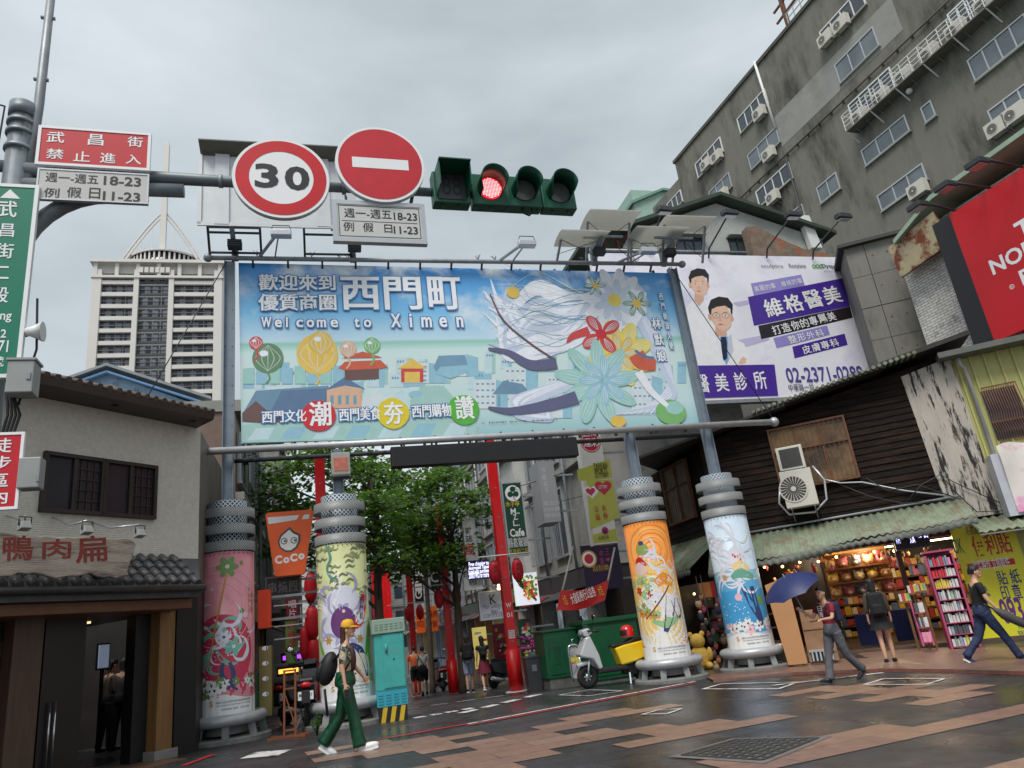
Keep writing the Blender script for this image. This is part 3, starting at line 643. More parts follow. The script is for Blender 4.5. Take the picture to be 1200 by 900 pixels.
br_([(745, 415), (752, 424), (768, 428)], [22, 24, 14], 5); br_([(744, 411), (754, 418), (766, 420)], [4, 4, 4], 1)
petal(700, 448, 50, 18, 9, .15, .38); petal(708, 446, 30, 2, 8, 0, .4)
br_([(652, 426), (622, 428), (596, 414), (572, 409)], [14, 13, 8, 3], 19); br_([(676, 466), (640, 476), (600, 482), (572, 478)], [16, 14, 9, 3], 19)
br_([(574, 345), (590, 376), (620, 402), (650, 422)], [1.5, 2.5, 2.5, 2.5], 22)
bd(786, 483, 20, 21, .8); bd(790, 478, 12, 18, .7); bd(601, 343, 8, 20, 1); bd(724, 494, 10, 20, .7)
br_([(748, 436), (762, 458), (782, 476)], [12, 9, 6], 14)
part('picture', mb, KP, o)
# lettering
mb = MB(GF); LZ = zc[0]+.004
def bt(s, x0, y0, x1, y1, m=0, bold=.02, z=0, shadow=True):
    a = ux(x0, y0); c = ux(x1, y1)
    if shadow:
        for dx, dy in ((-.025, -.02), (.025, -.03), (.02, .02), (-.02, .02)): mb.text(s, a[0]+dx, c[1]+dy, c[0]+dx, a[1]+dy, LZ+z-.0006, 1, bold)
    mb.text(s, a[0], c[1], c[0], a[1], LZ+z, m, bold); mb.text(s, a[0]+.008, c[1], c[0]+.008, a[1], LZ+z+.0012, m, bold)
bt('歡迎來到', 303, 322, 393, 341); bt('優質商圈', 303, 345, 394, 364)
for ch, x0, x1 in (('西', 399, 445), ('門', 449, 494), ('町', 500, 541)):
    bt(ch, x0, 325, x1, 363, 0, .022)
    u0, v1 = ux(x0, 325); u1, v0 = ux(x1, 363)
    mb.text(ch, u0+.02, v0, u1+.02, v1, LZ+.0015, 0, .012)
for s_, x0, x1, y0, y1 in (('W', 306, 318, 372, 384), ('e', 322, 330, 375, 384), ('l', 335, 337, 372, 384), ('c', 347, 355, 375, 384), ('o', 359, 368, 375, 384), ('m', 371, 382, 375, 384), ('e', 387, 396, 375, 384), ('t', 415, 421, 373, 384), ('o', 426, 435, 375, 384), ('X', 457, 470, 368, 384), ('i', 479, 483, 368, 384), ('m', 493, 506, 372, 384), ('e', 514, 524, 372, 384), ('n', 534, 543, 372, 384)):
    bt(s_, x0, y0, x1, y1, 0, .02)
def splash(x, y, r, m):
    for k in range(9): u, v = ux(x+rr.uniform(-2, 2), y+rr.uniform(-2, 2)); mb.disc(u, v, r*.0205*rr.uniform(.86, 1.0), r*.0205*rr.uniform(.86, 1.0), LZ+.001+k*.00012, m, n=26)
splash(374, 487, 17, 2); splash(461, 485, 17, 3); splash(543, 481, 17, 4)
bt('西門文化', 307, 482, 359, 494, 0, .02); bt('西門美食', 397, 479, 446, 492, 0, .02); bt('西門購物', 482, 475, 529, 488, 0, .02)
bt('潮', 362, 472, 388, 499, 0, .024, .008, False); bt('夯', 449, 472, 473, 497, 0, .024, .008, False); bt('讚', 532, 465, 556, 491, 0, .016, .008, False)
for i, ch in enumerate('林默娘'): bt(ch, 762+3*i, 373+19*i, 775+3*i, 386+19*i, 0, .01)
for i, ch in enumerate('西門動漫大使'): bt(ch, 771+2.4*i, 344+11.5*i, 777+2.4*i, 352+11.5*i, 0, .0)
a = ux(564, 497); c = ux(653, 491); mb.text('© 【默默錄】徵求作品 - 未來數位2016', a[0], a[1], c[0], c[1], LZ, 5, .0)
part('lettering', mb, [KP[0], mat('billboard letter shade', (70, 126, 186), .5), KP[8], KP[9], KP[10], letterblack], o)
# pipe frame that carries panel, lamps and canopies
mb = MB(GF)
mb.tube([(-.42, 10.08, .1), (11.35, 10.08, .1)], .055, 10); mb.ell((-.45, 10.08, .1), .1, .1, .1, m=0); mb.ell((11.4, 10.08, .1), .1, .1, .1)
part('top_pipe', mb, steel, o)
mb = MB(GF); e0 = GF.uv(133, 536, .2)[0]; e1 = GF.uv(908, 498, .2)[0]
mb.tube([(e0, 5.55, .2), (e1, 5.55, .2)], .075, 10); mb.ell((e0, 5.55, .2), .12, .12, .12); mb.ell((e1, 5.55, .2), .12, .12, .12)
part('bottom_pipe', mb, m_pipe, o)
mb = MB(GF)
for k in range(14): u = .5+k*.77; mb.bar((u, 5.48, .08), (u, 5.72, -.08), .045); mb.bar((u, 9.93, -.08), (u, 10.1, .1), .045)
mb.tube([(-.1, 5.42, -.2), (11.2, 5.42, -.2)], .05, 8)
for k in range(12): u = .4+k*.93; mb.bar((u, 5.5, -.13), (u, 10.0, -.13), .06)
part('back_frame', mb, darksteel, o)
# guy wires from the pipe ends
for a, c in ((e0, -.05), (e1, 11.05)): part('guy_wire', MB(GF).tube([(a, 5.6, .2), (c, 10.0, .1)], .012, 5), darksteel, o)
mb = MB(GF)
for k in range(9): # wire stubs and tufts on the top pipe
    u = rr.uniform(.5, 10.5)
    for j in range(5): mb.tube([(u, 10.13, .1), (u+rr.uniform(-.12, .12), 10.13+rr.uniform(.06, .16), .1+rr.uniform(-.05, .05))], .006, 4)
part('wire_stub', mb, darksteel, o)
# LED ticker under the billboard
ta = GF.uv(458, 527, .25); tb = GF.uv(680, 545, .25)
o = thing('led_ticker', 'long black unlit display board hanging below the billboard', 'ticker display', GF.P((ta[0]+tb[0])/2, 4.9, .2))
v1 = 5.42; v0 = 4.98
part('housing', MB(GF).box(ta[0], tb[0], v0, v1, .02, .28), mat('ticker black', (20, 20, 21), .55, var=.2), o, .01)
mb = MB(GF)
for k in range(60):
    for j in range(6): u = ta[0]+.08+(tb[0]-ta[0]-.16)*k/59; mb.box(u-.018, u+.018, v0+.05+j*.06, v0+.085+j*.06, .281, .284)
part('pixel_grid', mb, mat('ticker pixels', (26, 25, 26), .5), o)
mb = MB(GF)
for k in range(7): u = ta[0]+.3+k*(tb[0]-ta[0]-.6)/6; mb.bar((u, v1, .15), (u, 5.52, .18), .04)
part('hanger', mb, darksteel, o)
m_canopy = mat('off white canopy sheet', (206, 206, 200), .55, var=.08, stain=(170, 166, 154), stv=(.55, .8), sts=2)
n, l, b = nodes_of(m_canopy); tr_ = n.new('ShaderNodeBsdfTranslucent'); tr_.inputs[0].default_value = lin((214, 214, 208)); ms_ = n.new('ShaderNodeMixShader'); ms_.inputs[0].default_value = .55
l.new(b.outputs[0], ms_.inputs[1]); l.new(tr_.outputs[0], ms_.inputs[2]); l.new(ms_.outputs[0], n['Material Output'].inputs[0])
def canopy(label, px, z, w, h0):
    """curved hood over a lamp bracket: sheet on four thin posts"""
    (xa, ya), (xb, yb) = px; a = GF.uv(xa, ya, z); b_ = GF.uv(xb, yb, z); u0, u1 = a[0], b_[0]; top = (a[1]+b_[1])/2
    o = thing('lamp_canopy', label, 'canopy', GF.P((u0+u1)/2, 10.1, z), 'curved canopies above the billboard')
    mb = MB(GF); n_ = 8; d = w
    for k in range(n_):
        f = lambda k: (z+d*(k/n_-.35), top+.14*math.sin(math.pi*(.12+.6*k/n_))-.12)
        (z0, y0), (z1, y1) = f(k), f(k+1); mb.add([(u0, y0, z0), (u1, y0, z0), (u1, y1, z1), (u0, y1, z1), (u0, y0+.02, z0), (u1, y0+.02, z0), (u1, y1+.02, z1), (u0, y1+.02, z1)], [(0, 3, 2, 1), (4, 5, 6, 7), (0, 1, 5, 4), (2, 3, 7, 6), (0, 4, 7, 3), (1, 2, 6, 5)])
    part('hood', mb, m_canopy, o)
    for u in (u0+.12, u1-.12): part('post', MB(GF).bar((u, 10.12, .1), (u, top-.02, z), .05), steel, o)
    mb = MB(GF); mb.tube([(u0+.12, 10.3, .12), (u1-.12, top, z)], .008, 4); mb.tube([(u1-.12, 10.3, .12), (u0+.12, top, z)], .008, 4); part('brace_wire', mb, darksteel, o)
canopy('small low pale hood leftmost above the right end of the billboard', ((652, 281), (708, 281)), .6, .7, 0)
canopy('tall pale square hood highest above the right end of the billboard', ((684, 262), (742, 258)), .6, .85, 0)
canopy('slatted white curved hood in front of the shed windows', ((735, 278), (795, 284)), .4, 1.0, 0)
canopy('pale hood beside the black spotlight in front of the shed gable', ((774, 266), (830, 262)), .6, .7, 0)
def lamp_bracket(label, u, v=10.1):
    o = thing('bracket_floodlight', label, 'floodlight', GF.P(u, v, .1), 'floodlights along the top of the billboard')
    mb = MB(GF); mb.bar((u, v-.05, .06), (u, v+.45, .06), .14, .12); mb.bar((u, v+.1, .12), (u-.0, v+.42, .75), .1); mb.bar((u-.5, v+.42, .7), (u+.6, v+.42, .7), .05); part('bracket', mb, greysteel, o)
    mb = MB(GF); mb.box(u-.1, u+.16, v+.06, v+.24, .3, .5)
    for k in range(4): mb.box(u-.12, u+.18, v+.07+.05*k, v+.08+.05*k, .29, .52)
    part('lamp_head', mb, darksteel, o)
for u, lab in ((.12, 'grey bracket lamp below the white sign back at the far left'), (2.75, 'grey bracket lamp below the white sign back near its middle'), (8.9, 'grey bracket lamp below the tall pale hood'), (10.9, 'grey bracket lamp at the right end of the billboard')): lamp_bracket(lab, u)
def strut_lamp(label, px, py):
    u, v = GF.uv(px, py, .9); o = thing('strut_floodlight', label, 'floodlight', GF.P(u, 10.1, .1), 'floodlights along the top of the billboard')
    mb = MB(GF); mb.bar((u-.45, 10.1, .1), (u, v, .85), .05); mb.bar((u-.1, 10.1, .1), (u, v-.05, .7), .03); part('strut', mb, steel, o)
    mb = MB(GF); mb.box(u-.14, u+.3, v-.09, v+.05, .75, .95); part('lamp_head', mb, alu, o, .02)
    mb = MB(GF); mb.tube([(u-.12, v+.05, .9), (u-.1, v+.17, .9), (u+.26, v+.17, .9), (u+.28, v+.05, .9)], .012, 5); part('yoke', mb, darksteel, o)
strut_lamp('small pale floodlight on a slanting strut above the middle of the billboard', 614, 284)
strut_lamp('small pale floodlight under the white sign back, above the welcome lettering', 325, 272)
strut_lamp('small pale floodlight among the hoods at the right', 757, 292)
# back of a sheet-metal sign, behind the round speed sign
a = GF.uv(233, 262, .75); b_ = GF.uv(420, 280, .75); vt = GF.uv(236, 182, .75)[1]
m_sheet = mat('white sheet metal', (205, 207, 208), .35, .35, var=.06, stain=(160, 160, 160), stv=(.55, .8), sts=1)
o = thing('sheet_metal_sign_back', 'white ribbed sheet metal panel behind the round speed limit sign', 'panel', GF.P((a[0]+b_[0])/2, a[1], .75))
part('sheet', MB(GF).box(a[0], b_[0], a[1], vt, .70, .75), m_sheet, o)
mb = MB(GF); mb.box(a[0]+.32, a[0]+.62, a[1]-.02, vt+.03, .752, .80); mb.box(b_[0]-.9, b_[0]-.6, a[1]-.02, vt+.03, .752, .80)
mb.box(a[0]-.03, a[0]+.05, a[1]-.03, vt, .752, .79); mb.box(a[0]-.03, b_[0], a[1]-.06, a[1]+.03, .752, .79); part('rib', mb, m_sheet, o)
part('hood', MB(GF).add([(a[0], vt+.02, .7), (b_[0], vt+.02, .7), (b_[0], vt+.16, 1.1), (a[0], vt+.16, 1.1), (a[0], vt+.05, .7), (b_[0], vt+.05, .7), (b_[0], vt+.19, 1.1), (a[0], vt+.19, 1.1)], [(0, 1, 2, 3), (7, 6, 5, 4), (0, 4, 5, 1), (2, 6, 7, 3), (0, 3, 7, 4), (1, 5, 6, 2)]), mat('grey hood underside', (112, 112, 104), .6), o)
mb = MB(GF)
for u in (a[0]+.15, a[0]+1.25, b_[0]-1.2, b_[0]-.15): mb.bar((u, 10.1, .1), (u, a[1]+.2, .68), .05)
for u0, u1 in ((a[0]+.15, a[0]+1.25), (b_[0]-1.2, b_[0]-.15)): mb.bar((u0, 10.16, .2), (u1, 10.16, .2), .04); mb.bar((u0, a[1]-.12, .6), (u1, a[1]-.12, .6), .04)
part('standoff', mb, darksteel, o)
lp = GF.uv(398, 545, 0); u0_ = GF.uv(388, 540, .22)[0]; u1_ = GF.uv(410, 540, .22)[0]; va = GF.uv(398, 557, .22)[1]; vb = GF.uv(398, 531, .22)[1]
o = thing('junction_box', 'pale box with a small panel on the post above the olive green pillar', 'box', GF.P((u0_+u1_)/2, va, .2)); part('case', MB(GF).box(u0_, u1_, va, vb, .12, .3), m_canopy, o, .01); part('panel', MB(GF).box(u0_+.05, u1_-.05, va+.08, vb-.12, .301, .31), mat('box print', (190, 110, 90), .5, var=.3, sc=9), o); part('bracket', MB(GF).bar((u0_-.05, va-.04, .1), (u1_+.05, va-.04, .1), .04), darksteel, o)
# ================================================================== signal mast, its arm and the signs on it
AF = frame(330, 208, 6.7, 18)
def av(x, y, z=0): return AF.uv(x, y, z)
AV = av(330, 210)[1]
pu, pv = av(35, 205, -.1)                              # where mast and arm meet
def signbox(name, label, cat, F, r, face, edge, z=0, th=.03, border=None, rim=.02, group=None, bev=.004, parent=None):
    u0, v0, u1, v1 = F.rect(r, z)
    o = thing(name, label, cat, F.P((u0+u1)/2, v0, z), group)
    part('panel', MB(F).box(u0, u1, v0, v1, z-th, z), face, o)
    if border:
        mb = MB(F)
        for q in ((u0-.003, u1+.003, v1-rim, v1+.003), (u0-.003, u1+.003, v0-.003, v0+rim), (u0-.003, u0+rim, v0+rim, v1-rim), (u1-rim, u1+.003, v0+rim, v1-rim)): mb.box(q[0], q[1], q[2], q[3], z-th-.003, z+.006)
        part('frame', mb, border, o)
    return o, (u0, v0, u1, v1)
def letter(o, F, items, mats, z, name='lettering'):
    mb = MB(F)
    for it in items:
        s, x0, y0, x1, y1 = it[:5]; m = it[5] if len(it) > 5 else 0; bold = it[6] if len(it) > 6 else .014; rot = it[7] if len(it) > 7 else 0
        a = F.uv(x0, y0, z); c = F.uv(x1, y1, z); mb.text(s, a[0], c[1], c[0], a[1], z+.003, m, bold, rot)
    return part(name, mb, mats, o)
m_sig = mat('signal mast paint', (122, 130, 134), .45, .12, var=.15, sc=4, stain=(74, 76, 78), stv=(.5, .8))
base = av(35, 205, -.1)
o = thing('signal_mast', 'thick grey signal mast with a long arm at the left edge', 'signal mast', AF.P(pu-.02, 0, -.1))
mb = MB(AF); bx = pu-.12
mb.tube([(bx, gz(*AF.P(bx, 0).xy)-.2, -.1), (bx, 6.75, -.1)], [.13, .10], 16); mb.tube([(bx, 6.72, -.1), (bx, 6.86, -.1)], .12, 16); part('pole', mb, m_sig, o)
tp = av(62, 0, -.1); mb = MB(AF); mb.tube([(bx+.10, 5.9, -.1), (bx+.13, 6.9, -.1), (bx+.13, 9.4, -.1)], [.045, .045, .035], 10); part('lamp_mast', mb, steel, o)
mb = MB(AF)
for v in (6.62, 6.5, 6.32, 5.5, 4.6): mb.tube([(bx, v, -.1), (bx, v+.035, -.1)], .125, 16)
for v in (6.4, 7.2, 8.0): mb.tube([(bx+.06, v, -.1), (bx+.19, v, -.1)], .02, 6)
part('clamp_band', mb, steel, o)
ae = av(640, 236)[0]
part('arm', MB(AF).tube([(bx, AV, -.1), (-.6, AV+.0, -.1), (ae-.2, AV+.02, -.1)], [.075, .06, .045], 12), m_sig, o)
part('stub_arm', MB(AF).tube([(bx, AV-.17, -.1), (av(214, 220)[0], AV-.14, -.1)], .07, 12), m_sig, o)
pts = [(bx+.05, 4.5, -.1)]
for k in range(9): a = math.pi/2*k/8; pts.append((bx+.08+.75*(1-math.cos(a)), 5.02+.85*math.sin(a), -.1))
part('arm_brace', MB(AF).tube(pts, .075, 12), m_sig, o)
part('cross_bar', MB(AF).tube([(bx-1.2, AV+.03, -.1), (bx, AV+.03, -.1)], .06, 10), m_sig, o)
mb = MB(AF)
for u in (-.62, -.45, .42, .62, 1.3): mb.tube([(u, AV, -.1), (u+.04, AV, -.1)], .07, 12)
part('arm_band', mb, steel, o)
# cables and boxes on the mast
mb = MB(AF)
for k in range(4): mb.tube([(bx+.12, 4.2-.05*k, .0), (bx+.2+.03*k, 3.6, .03), (bx+.1, 3.0-.1*k, .02), (bx+.16, 2.2, .0)], .012, 5)
mb.tube([(bx-.9, 6.9, .1), (bx-.1, 6.72, .05), (bx-.12, 6.0, .05), (bx-.1, 5.2, .03)], .01, 5)
mb.tube([(bx+.32, 4.7, .0), (bx+.36, 4.2, .02), (bx+.26, 3.7, 0)], .01, 5)
solo('mast_cables', mb, rubber, 'black cables hanging in loops down the grey signal mast', 'cables')
m_box = mat('grey junction box', (150, 152, 150), .5, var=.1, stain=(110, 108, 104), stv=(.6, .8))
r = AF.rect((12, 425, 40, 462), .1); o = thing('junction_box', 'grey junction box below the green street sign', 'box', AF.P(r[0], r[1], .1))
part('case', MB(AF).box(r[0], r[2], r[1], r[3], -.02, .16), m_box, o, .01); part('lid', MB(AF).box(r[0]-.01, r[2]+.01, r[3], r[3]+.02, -.03, .17), m_box, o); part('latch', MB(AF).box(r[2]-.05, r[2]-.02, (r[1]+r[3])/2-.03, (r[1]+r[3])/2+.03, .161, .17), steel, o)
r = AF.rect((22, 536, 45, 571), .1); o = thing('junction_box', 'small pale metal box just above the red walking zone sign', 'box', AF.P(r[0], r[1], .1))
part('case', MB(AF).box(r[0], r[2], r[1], r[3], -.04, .1), m_box, o, .01); part('hinge', MB(AF).box(r[2]-.02, r[2], r[1]+.05, r[1]+.1, .101, .11), steel, o)
r = AF.rect((26, 378, 43, 394), .1); o = thing('horn_speaker', 'small pale horn speaker beside the green street sign', 'loudspeaker', AF.P(r[0], r[1], .1))
cx, cy = (r[0]+r[2])/2, (r[1]+r[3])/2; part('horn', MB(AF).tube([(cx-.07, cy, .05), (cx, cy, .05), (cx+.09, cy, .05)], [.03, .045, .09], 16), white, o); part('bracket', MB(AF).bar((cx-.04, cy, 0), (cx-.15, cy-.02, -.05), .03), steel, o)
# the signs
m_green = mat('street sign green', (0, 120, 92), .4, var=.05)
o, q = signbox('street_name_sign', 'tall green street name sign with white characters at the left edge', 'street sign', AF, (-62, 212, 22, 442), m_green, alu, .08, .04, signwhite, .03)
letter(o, AF, [('武', -3, 235, 19, 255), ('昌', 1, 262, 16, 278), ('街', -4, 285, 15, 303), ('二', -2, 312, 10, 327), ('段', -8, 336, 9, 355), ('Wuchang', -45, 364, 13, 378), ('St. Sec. 2', -45, 386, 7, 396), ('71', -1, 399, 9, 413), ('號', -8, 418, 4, 430), ('雙', -40, 285, -15, 303), ('號', -42, 312, -17, 327)], [signwhite], .08)
mb = MB(AF); a = AF.uv(12, 222, .08); c = AF.uv(24, 232, .08); d = AF.uv(0, 232, .08); mb.poly([a, (d[0], d[1]), (c[0], d[1])], .083); part('arrow', mb, signwhite, o)
o, q = signbox('traffic_sign', 'red rectangular sign with white characters above the white hours sign on the arm', 'sign', AF, (46, 147, 175, 200), signred, alu, .05, .03, signwhite, .025)
letter(o, AF, [('武', 56, 154, 75, 168), ('昌', 104, 157, 121, 171), ('街', 150, 160, 167, 173), ('禁', 55, 174, 74, 187), ('止', 87, 177, 105, 190), ('進', 118, 179, 135, 192), ('入', 148, 181, 165, 193)], [signwhite], .05)
o, q = signbox('traffic_sign', 'white rectangular hours sign with black text below the red sign on the arm', 'sign', AF, (45, 197, 173, 239), mat('hours sign face', (196, 194, 190), .5, var=.06), alu, .05, .03, alu, .012)
letter(o, AF, [('週一-週五', 54, 202, 115, 216, 0, .006), ('18-23', 122, 206, 165, 219, 0, .02), ('例', 52, 220, 69, 232, 0, .006), ('假', 79, 219, 95, 232, 0, .006), ('日', 105, 220, 117, 233, 0, .006), ('11-23', 121, 224, 164, 237, 0, .02)], [letterblack], .05)
def roundsign(label, px, py, r, z, faces, draw):
    u, v = AF.uv(px, py, z); o = thing('traffic_sign', label, 'sign', AF.P(u, v-r, z))
    part('plate', MB(AF).tube([(u, v, z-.03), (u, v, z)], r, 56, smooth=False), signwhite, o)
    part('rim', MB(AF).tube([(u, v, z-.055), (u, v, z-.031)], r*1.005, 56), alu, o)
    mb = MB(AF); draw(mb, u, v, z); part('symbol', mb, faces, o)
    mb = MB(AF); mb.bar((u-.12, v-.1, z-.08), (u-.12, v+.1, z-.08), .04); mb.bar((u+.12, v-.1, z-.08), (u+.12, v+.1, z-.08), .04); mb.bar((u-.3, v, z-.07), (u+.3, v, z-.07), .04); part('clamp', mb, steel, o)
    return o, u, v
def d30(mb, u, v, z):
    mb.ring(u, v, .315, .445, z+.003, 0, 64); mb.text('3', u-.26, v-.135, u-.03, v+.155, z+.004, 1, .03); mb.text('0', u+.03, v-.145, u+.275, v+.145, z+.004, 1, .03)
roundsign('round speed limit sign reading 30 in black inside a red ring', 330, 208, .475, .14, [signred if 0 else mat('ring red', (200, 12, 26), .4), letterblack], d30)
def dne(mb, u, v, z):
    mb.disc(u, v, .445, None, z+.003, 0, 64); mb.rect(u-.30, v-.065, u+.30, v+.065, z+.005, 1)
roundsign('round red no entry sign with a white bar left of the traffic light', 446, 192, .475, .14, [mat('no entry red', (196, 34, 46), .4), signwhite], dne)
o, q = signbox('traffic_sign', 'small framed white hours sign hanging below the round no entry sign', 'sign', AF, (389, 234, 501, 286), mat('small sign face', (200, 200, 196), .5, var=.05), alu, .10, .06, alu, .045)
u0, v0, u1, v1 = q
letter(o, AF, [('週一-週五', 403, 244, 459, 257, 0, .004), ('18-23', 461, 249, 489, 259, 0, .014), ('例', 402, 260, 415, 271, 0, .004), ('假', 425, 261, 438, 272, 0, .004), ('日', 450, 263, 460, 273, 0, .004), ('11-23', 461, 265, 490, 275, 0, .014)], [letterblack], .10)
mb = MB(AF)
for a in ((u0+.06, u1-.06, v1-.065, v1-.058), (u0+.06, u1-.06, v0+.058, v0+.065), (u0+.06, u0+.067, v0+.065, v1-.065), (u1-.067, u1-.06, v0+.065, v1-.065), (u0+.09, u1-.09, (v0+v1)/2-.003, (v0+v1)/2+.003)): mb.box(*a, .1005, .102)
part('black_line', mb, letterblack, o)
mb = MB(AF); mb.tube([(u0+.15, v1, .05), (u0+.15, v1+.12, 0)], .015, 6); mb.tube([(u1-.14, v1, .05), (u1-.10, v1+.16, 0), (u1-.1, v1+.25, -.08)], .02, 8); part('hanger', mb, darksteel, o)
# traffic light: a row of four heads
m_tl = mat('traffic light green', (14, 84, 62), .4, var=.15, sc=6)
m_tli = mat('visor inside', (12, 40, 32), .6)
tl = [(530, 213), (575, 213), (615, 217), (656, 221)]
us_ = [av(*p, .1)[0] for p in tl]; tv = sum(av(*p, .1)[1] for p in tl)/4-.03; hw = (us_[3]-us_[0])/6*.98
o = thing('traffic_light', 'horizontal green traffic light with its red lamp lit, at the end of the arm', 'traffic light', AF.P(us_[0], tv-.2, 0))
mb = MB(AF)
for u in us_: mb.box(u-hw, u+hw, tv-.21, tv+.19, -.12, .04)
for k in range(9): u = us_[0]-hw+.1+k*(us_[3]-us_[0]+2*hw-.2)/8; mb.box(u-.012, u+.012, tv-.235, tv-.21, -.05, .0)
part('housing', mb, m_tl, o, .015)
def visor(u, v, r, mi):
    n_ = 20; vs_ = []; fs_ = []
    for j, (z, rr_) in enumerate(((.04, r), (.30, r*1.02))):
        for i in range(n_+1):
            a = math.pi*(-.22+1.44*i/n_); zz = z if j == 0 else (.30-.12*max(0, -math.sin(a))*1.6 if math.sin(a) < 0 else .30)
            vs_.append((u+rr_*math.cos(a), v+rr_*math.sin(a), zz))
    for i in range(n_): fs_.append((i, i+1, n_+2+i, n_+1+i))
    p = part('visor', MB(AF).add(vs_, fs_, 0, True), m_tl, o); s_ = p.modifiers.new('t', 'SOLIDIFY'); s_.thickness = .012
m_redlamp = mat('lit red lamp', (255, 30, 44), .4, var=.05, emit=1.6)
m_dimlamp = mat('unlit grey lens', (92, 96, 94), .15, var=.2, sc=8)
for i, u in enumerate(us_):
    if i == 0:
        mb = MB(AF); w = hw*.86
        mb.box(u-w, u+w, tv+.16, tv+.175, .04, .32); mb.box(u-w, u-w+.012, tv-.13, tv+.16, .04, .28); mb.box(u+w-.012, u+w, tv-.13, tv+.16, .04, .28); part('square_visor', mb, m_tl, o)
        part('countdown_screen', MB(AF).box(u-w+.02, u+w-.02, tv-.17, tv+.15, .041, .05), mat('countdown face', (58, 60, 60), .3, var=.25, sc=20), o)
        mb = MB(AF); mb.text('88', u-.11, tv-.12, u+.11, tv+.12, .053, 0, 0); part('digits', mb, black, o)
    else:
        part('lens', MB(AF).lathe([(0, 0)], n=3) if 0 else MB(AF).tube([(u, tv, .04), (u, tv, .055)], .135, 28, smooth=False), m_redlamp if i == 1 else m_dimlamp, o)
        if i == 1:
            mb = MB(AF)
            for a in range(-7, 8):
                for b_ in range(-7, 8):
                    if a*a+b_*b_ < 52: mb.disc(u+a*.0175, tv+b_*.0175, .006, None, .0565, 0, 6)
            part('led_dots', mb, mat('led dots', (255, 190, 190), .4, emit=2.2), o)
            mb = MB(AF)
            mb.tube([(u, tv, .0405), (u, tv, .0415)], .15, 28, smooth=False)
        visor(u, tv, .152, None)
part('cable_loop', MB(AF).tube([(us_[2]-.02, tv-.2, .0), (us_[2]-.03, tv-.27, .0), (us_[2]+.04, tv-.30, 0), (us_[2]+.09, tv-.25, 0), (us_[2]+.08, tv-.2, 0)], .012, 6), rubber, o)
part('arm_clamp', MB(AF).box(us_[1]-.1, us_[1]+.1, tv-.05, tv+.12, -.2, -.12), steel, o)
# red walking-zone sign lower on the mast
o, q = signbox('traffic_sign', 'red vertical walking zone sign with white characters at the left edge', 'sign', AF, (-18, 508, 20, 596), signred, alu, .06, .03, signwhite, .02)
letter(o, AF, [('徒', -8, 514, 13, 530), ('步', -9, 535, 12, 550), ('區', -10, 556, 9, 570), ('內', -11, 575, 8, 590)], [signwhite], .06)
# ================================================================== duck restaurant on the left
EF = Fr(at(205, 887, 14.3), 62)
m_tile = mat('beige wall tile', (208, 202, 190), .6, var=.1, sc=14, bump=.3, bsc=30, stain=(172, 164, 150), stv=(.55, .8), sts=.8)
wave_bump(m_tile, 'Z', 9, .25, .01)
m_brown = mat('dark brown timber', (44, 33, 27), .5, var=.25, sc=4)
m_roof = mat('charcoal roof tile', (72, 72, 74), .5, var=.2, sc=6, stain=(96, 94, 90), stv=(.55, .75), sts=3)
m_timber = mat('honey timber', (136, 100, 58), .5, var=.25, sc=3, stretch=(6, 6, .5), stain=(90, 62, 36), stv=(.5, .75))
m_intwall = mat('brown interior wall', (70, 50, 40), .6, var=.2)
m_intfloor = mat('warm stone floor', (110, 84, 66), .35, var=.2, sc=4)
m_ceil = mat('timber ceiling', (110, 72, 46), .5, var=.2, sc=3)
UC = .36; UT = EF.uv(236, 690, .76)[0]; UE = EF.uv(251, 503, .6)[0]
g0 = .1
o = thing('restaurant_building', 'beige tiled restaurant with dark tiled eaves at the left of the gateway', 'building', EF.P(-1.5, .1, 0))
mb = MB(EF)
mb.box(-7, UC, 2.5, 5.75, -.25, 0)                      # upper front wall
part('wall', mb, m_tile, o)
sv = SD; Cq = EF.P(UC, 0, 0)
SF = Fr(Cq, math.degrees(math.atan2(SD.y, SD.x)))      # its side wall runs along the street
mb = MB(); 
side = Cq+SD*14
def upright(mb, A, B, v0, v1, th=.2, m=0):              # wall slab between two ground points
    d = (B-A).normalized(); nn_ = Vector((-d.y, d.x, 0))*th
    q = [A, B, B+nn_, A+nn_]; vs_ = [Vector((p.x, p.y, v)) for v in (v0, v1) for p in q]
    return mb.add(vs_, [(3, 2, 1, 0), (4, 5, 6, 7), (0, 1, 5, 4), (1, 2, 6, 5), (2, 3, 7, 6), (3, 0, 4, 7)], m)
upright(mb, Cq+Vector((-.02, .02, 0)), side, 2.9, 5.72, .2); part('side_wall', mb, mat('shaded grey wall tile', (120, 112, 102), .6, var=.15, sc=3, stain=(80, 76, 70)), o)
mb = MB(); upright(mb, Cq+SD*.1, side, -.6, 2.9, .2); part('side_shopfront', mb, mat('dark shopfront', (40, 36, 34), .5, var=.3, sc=2), o)
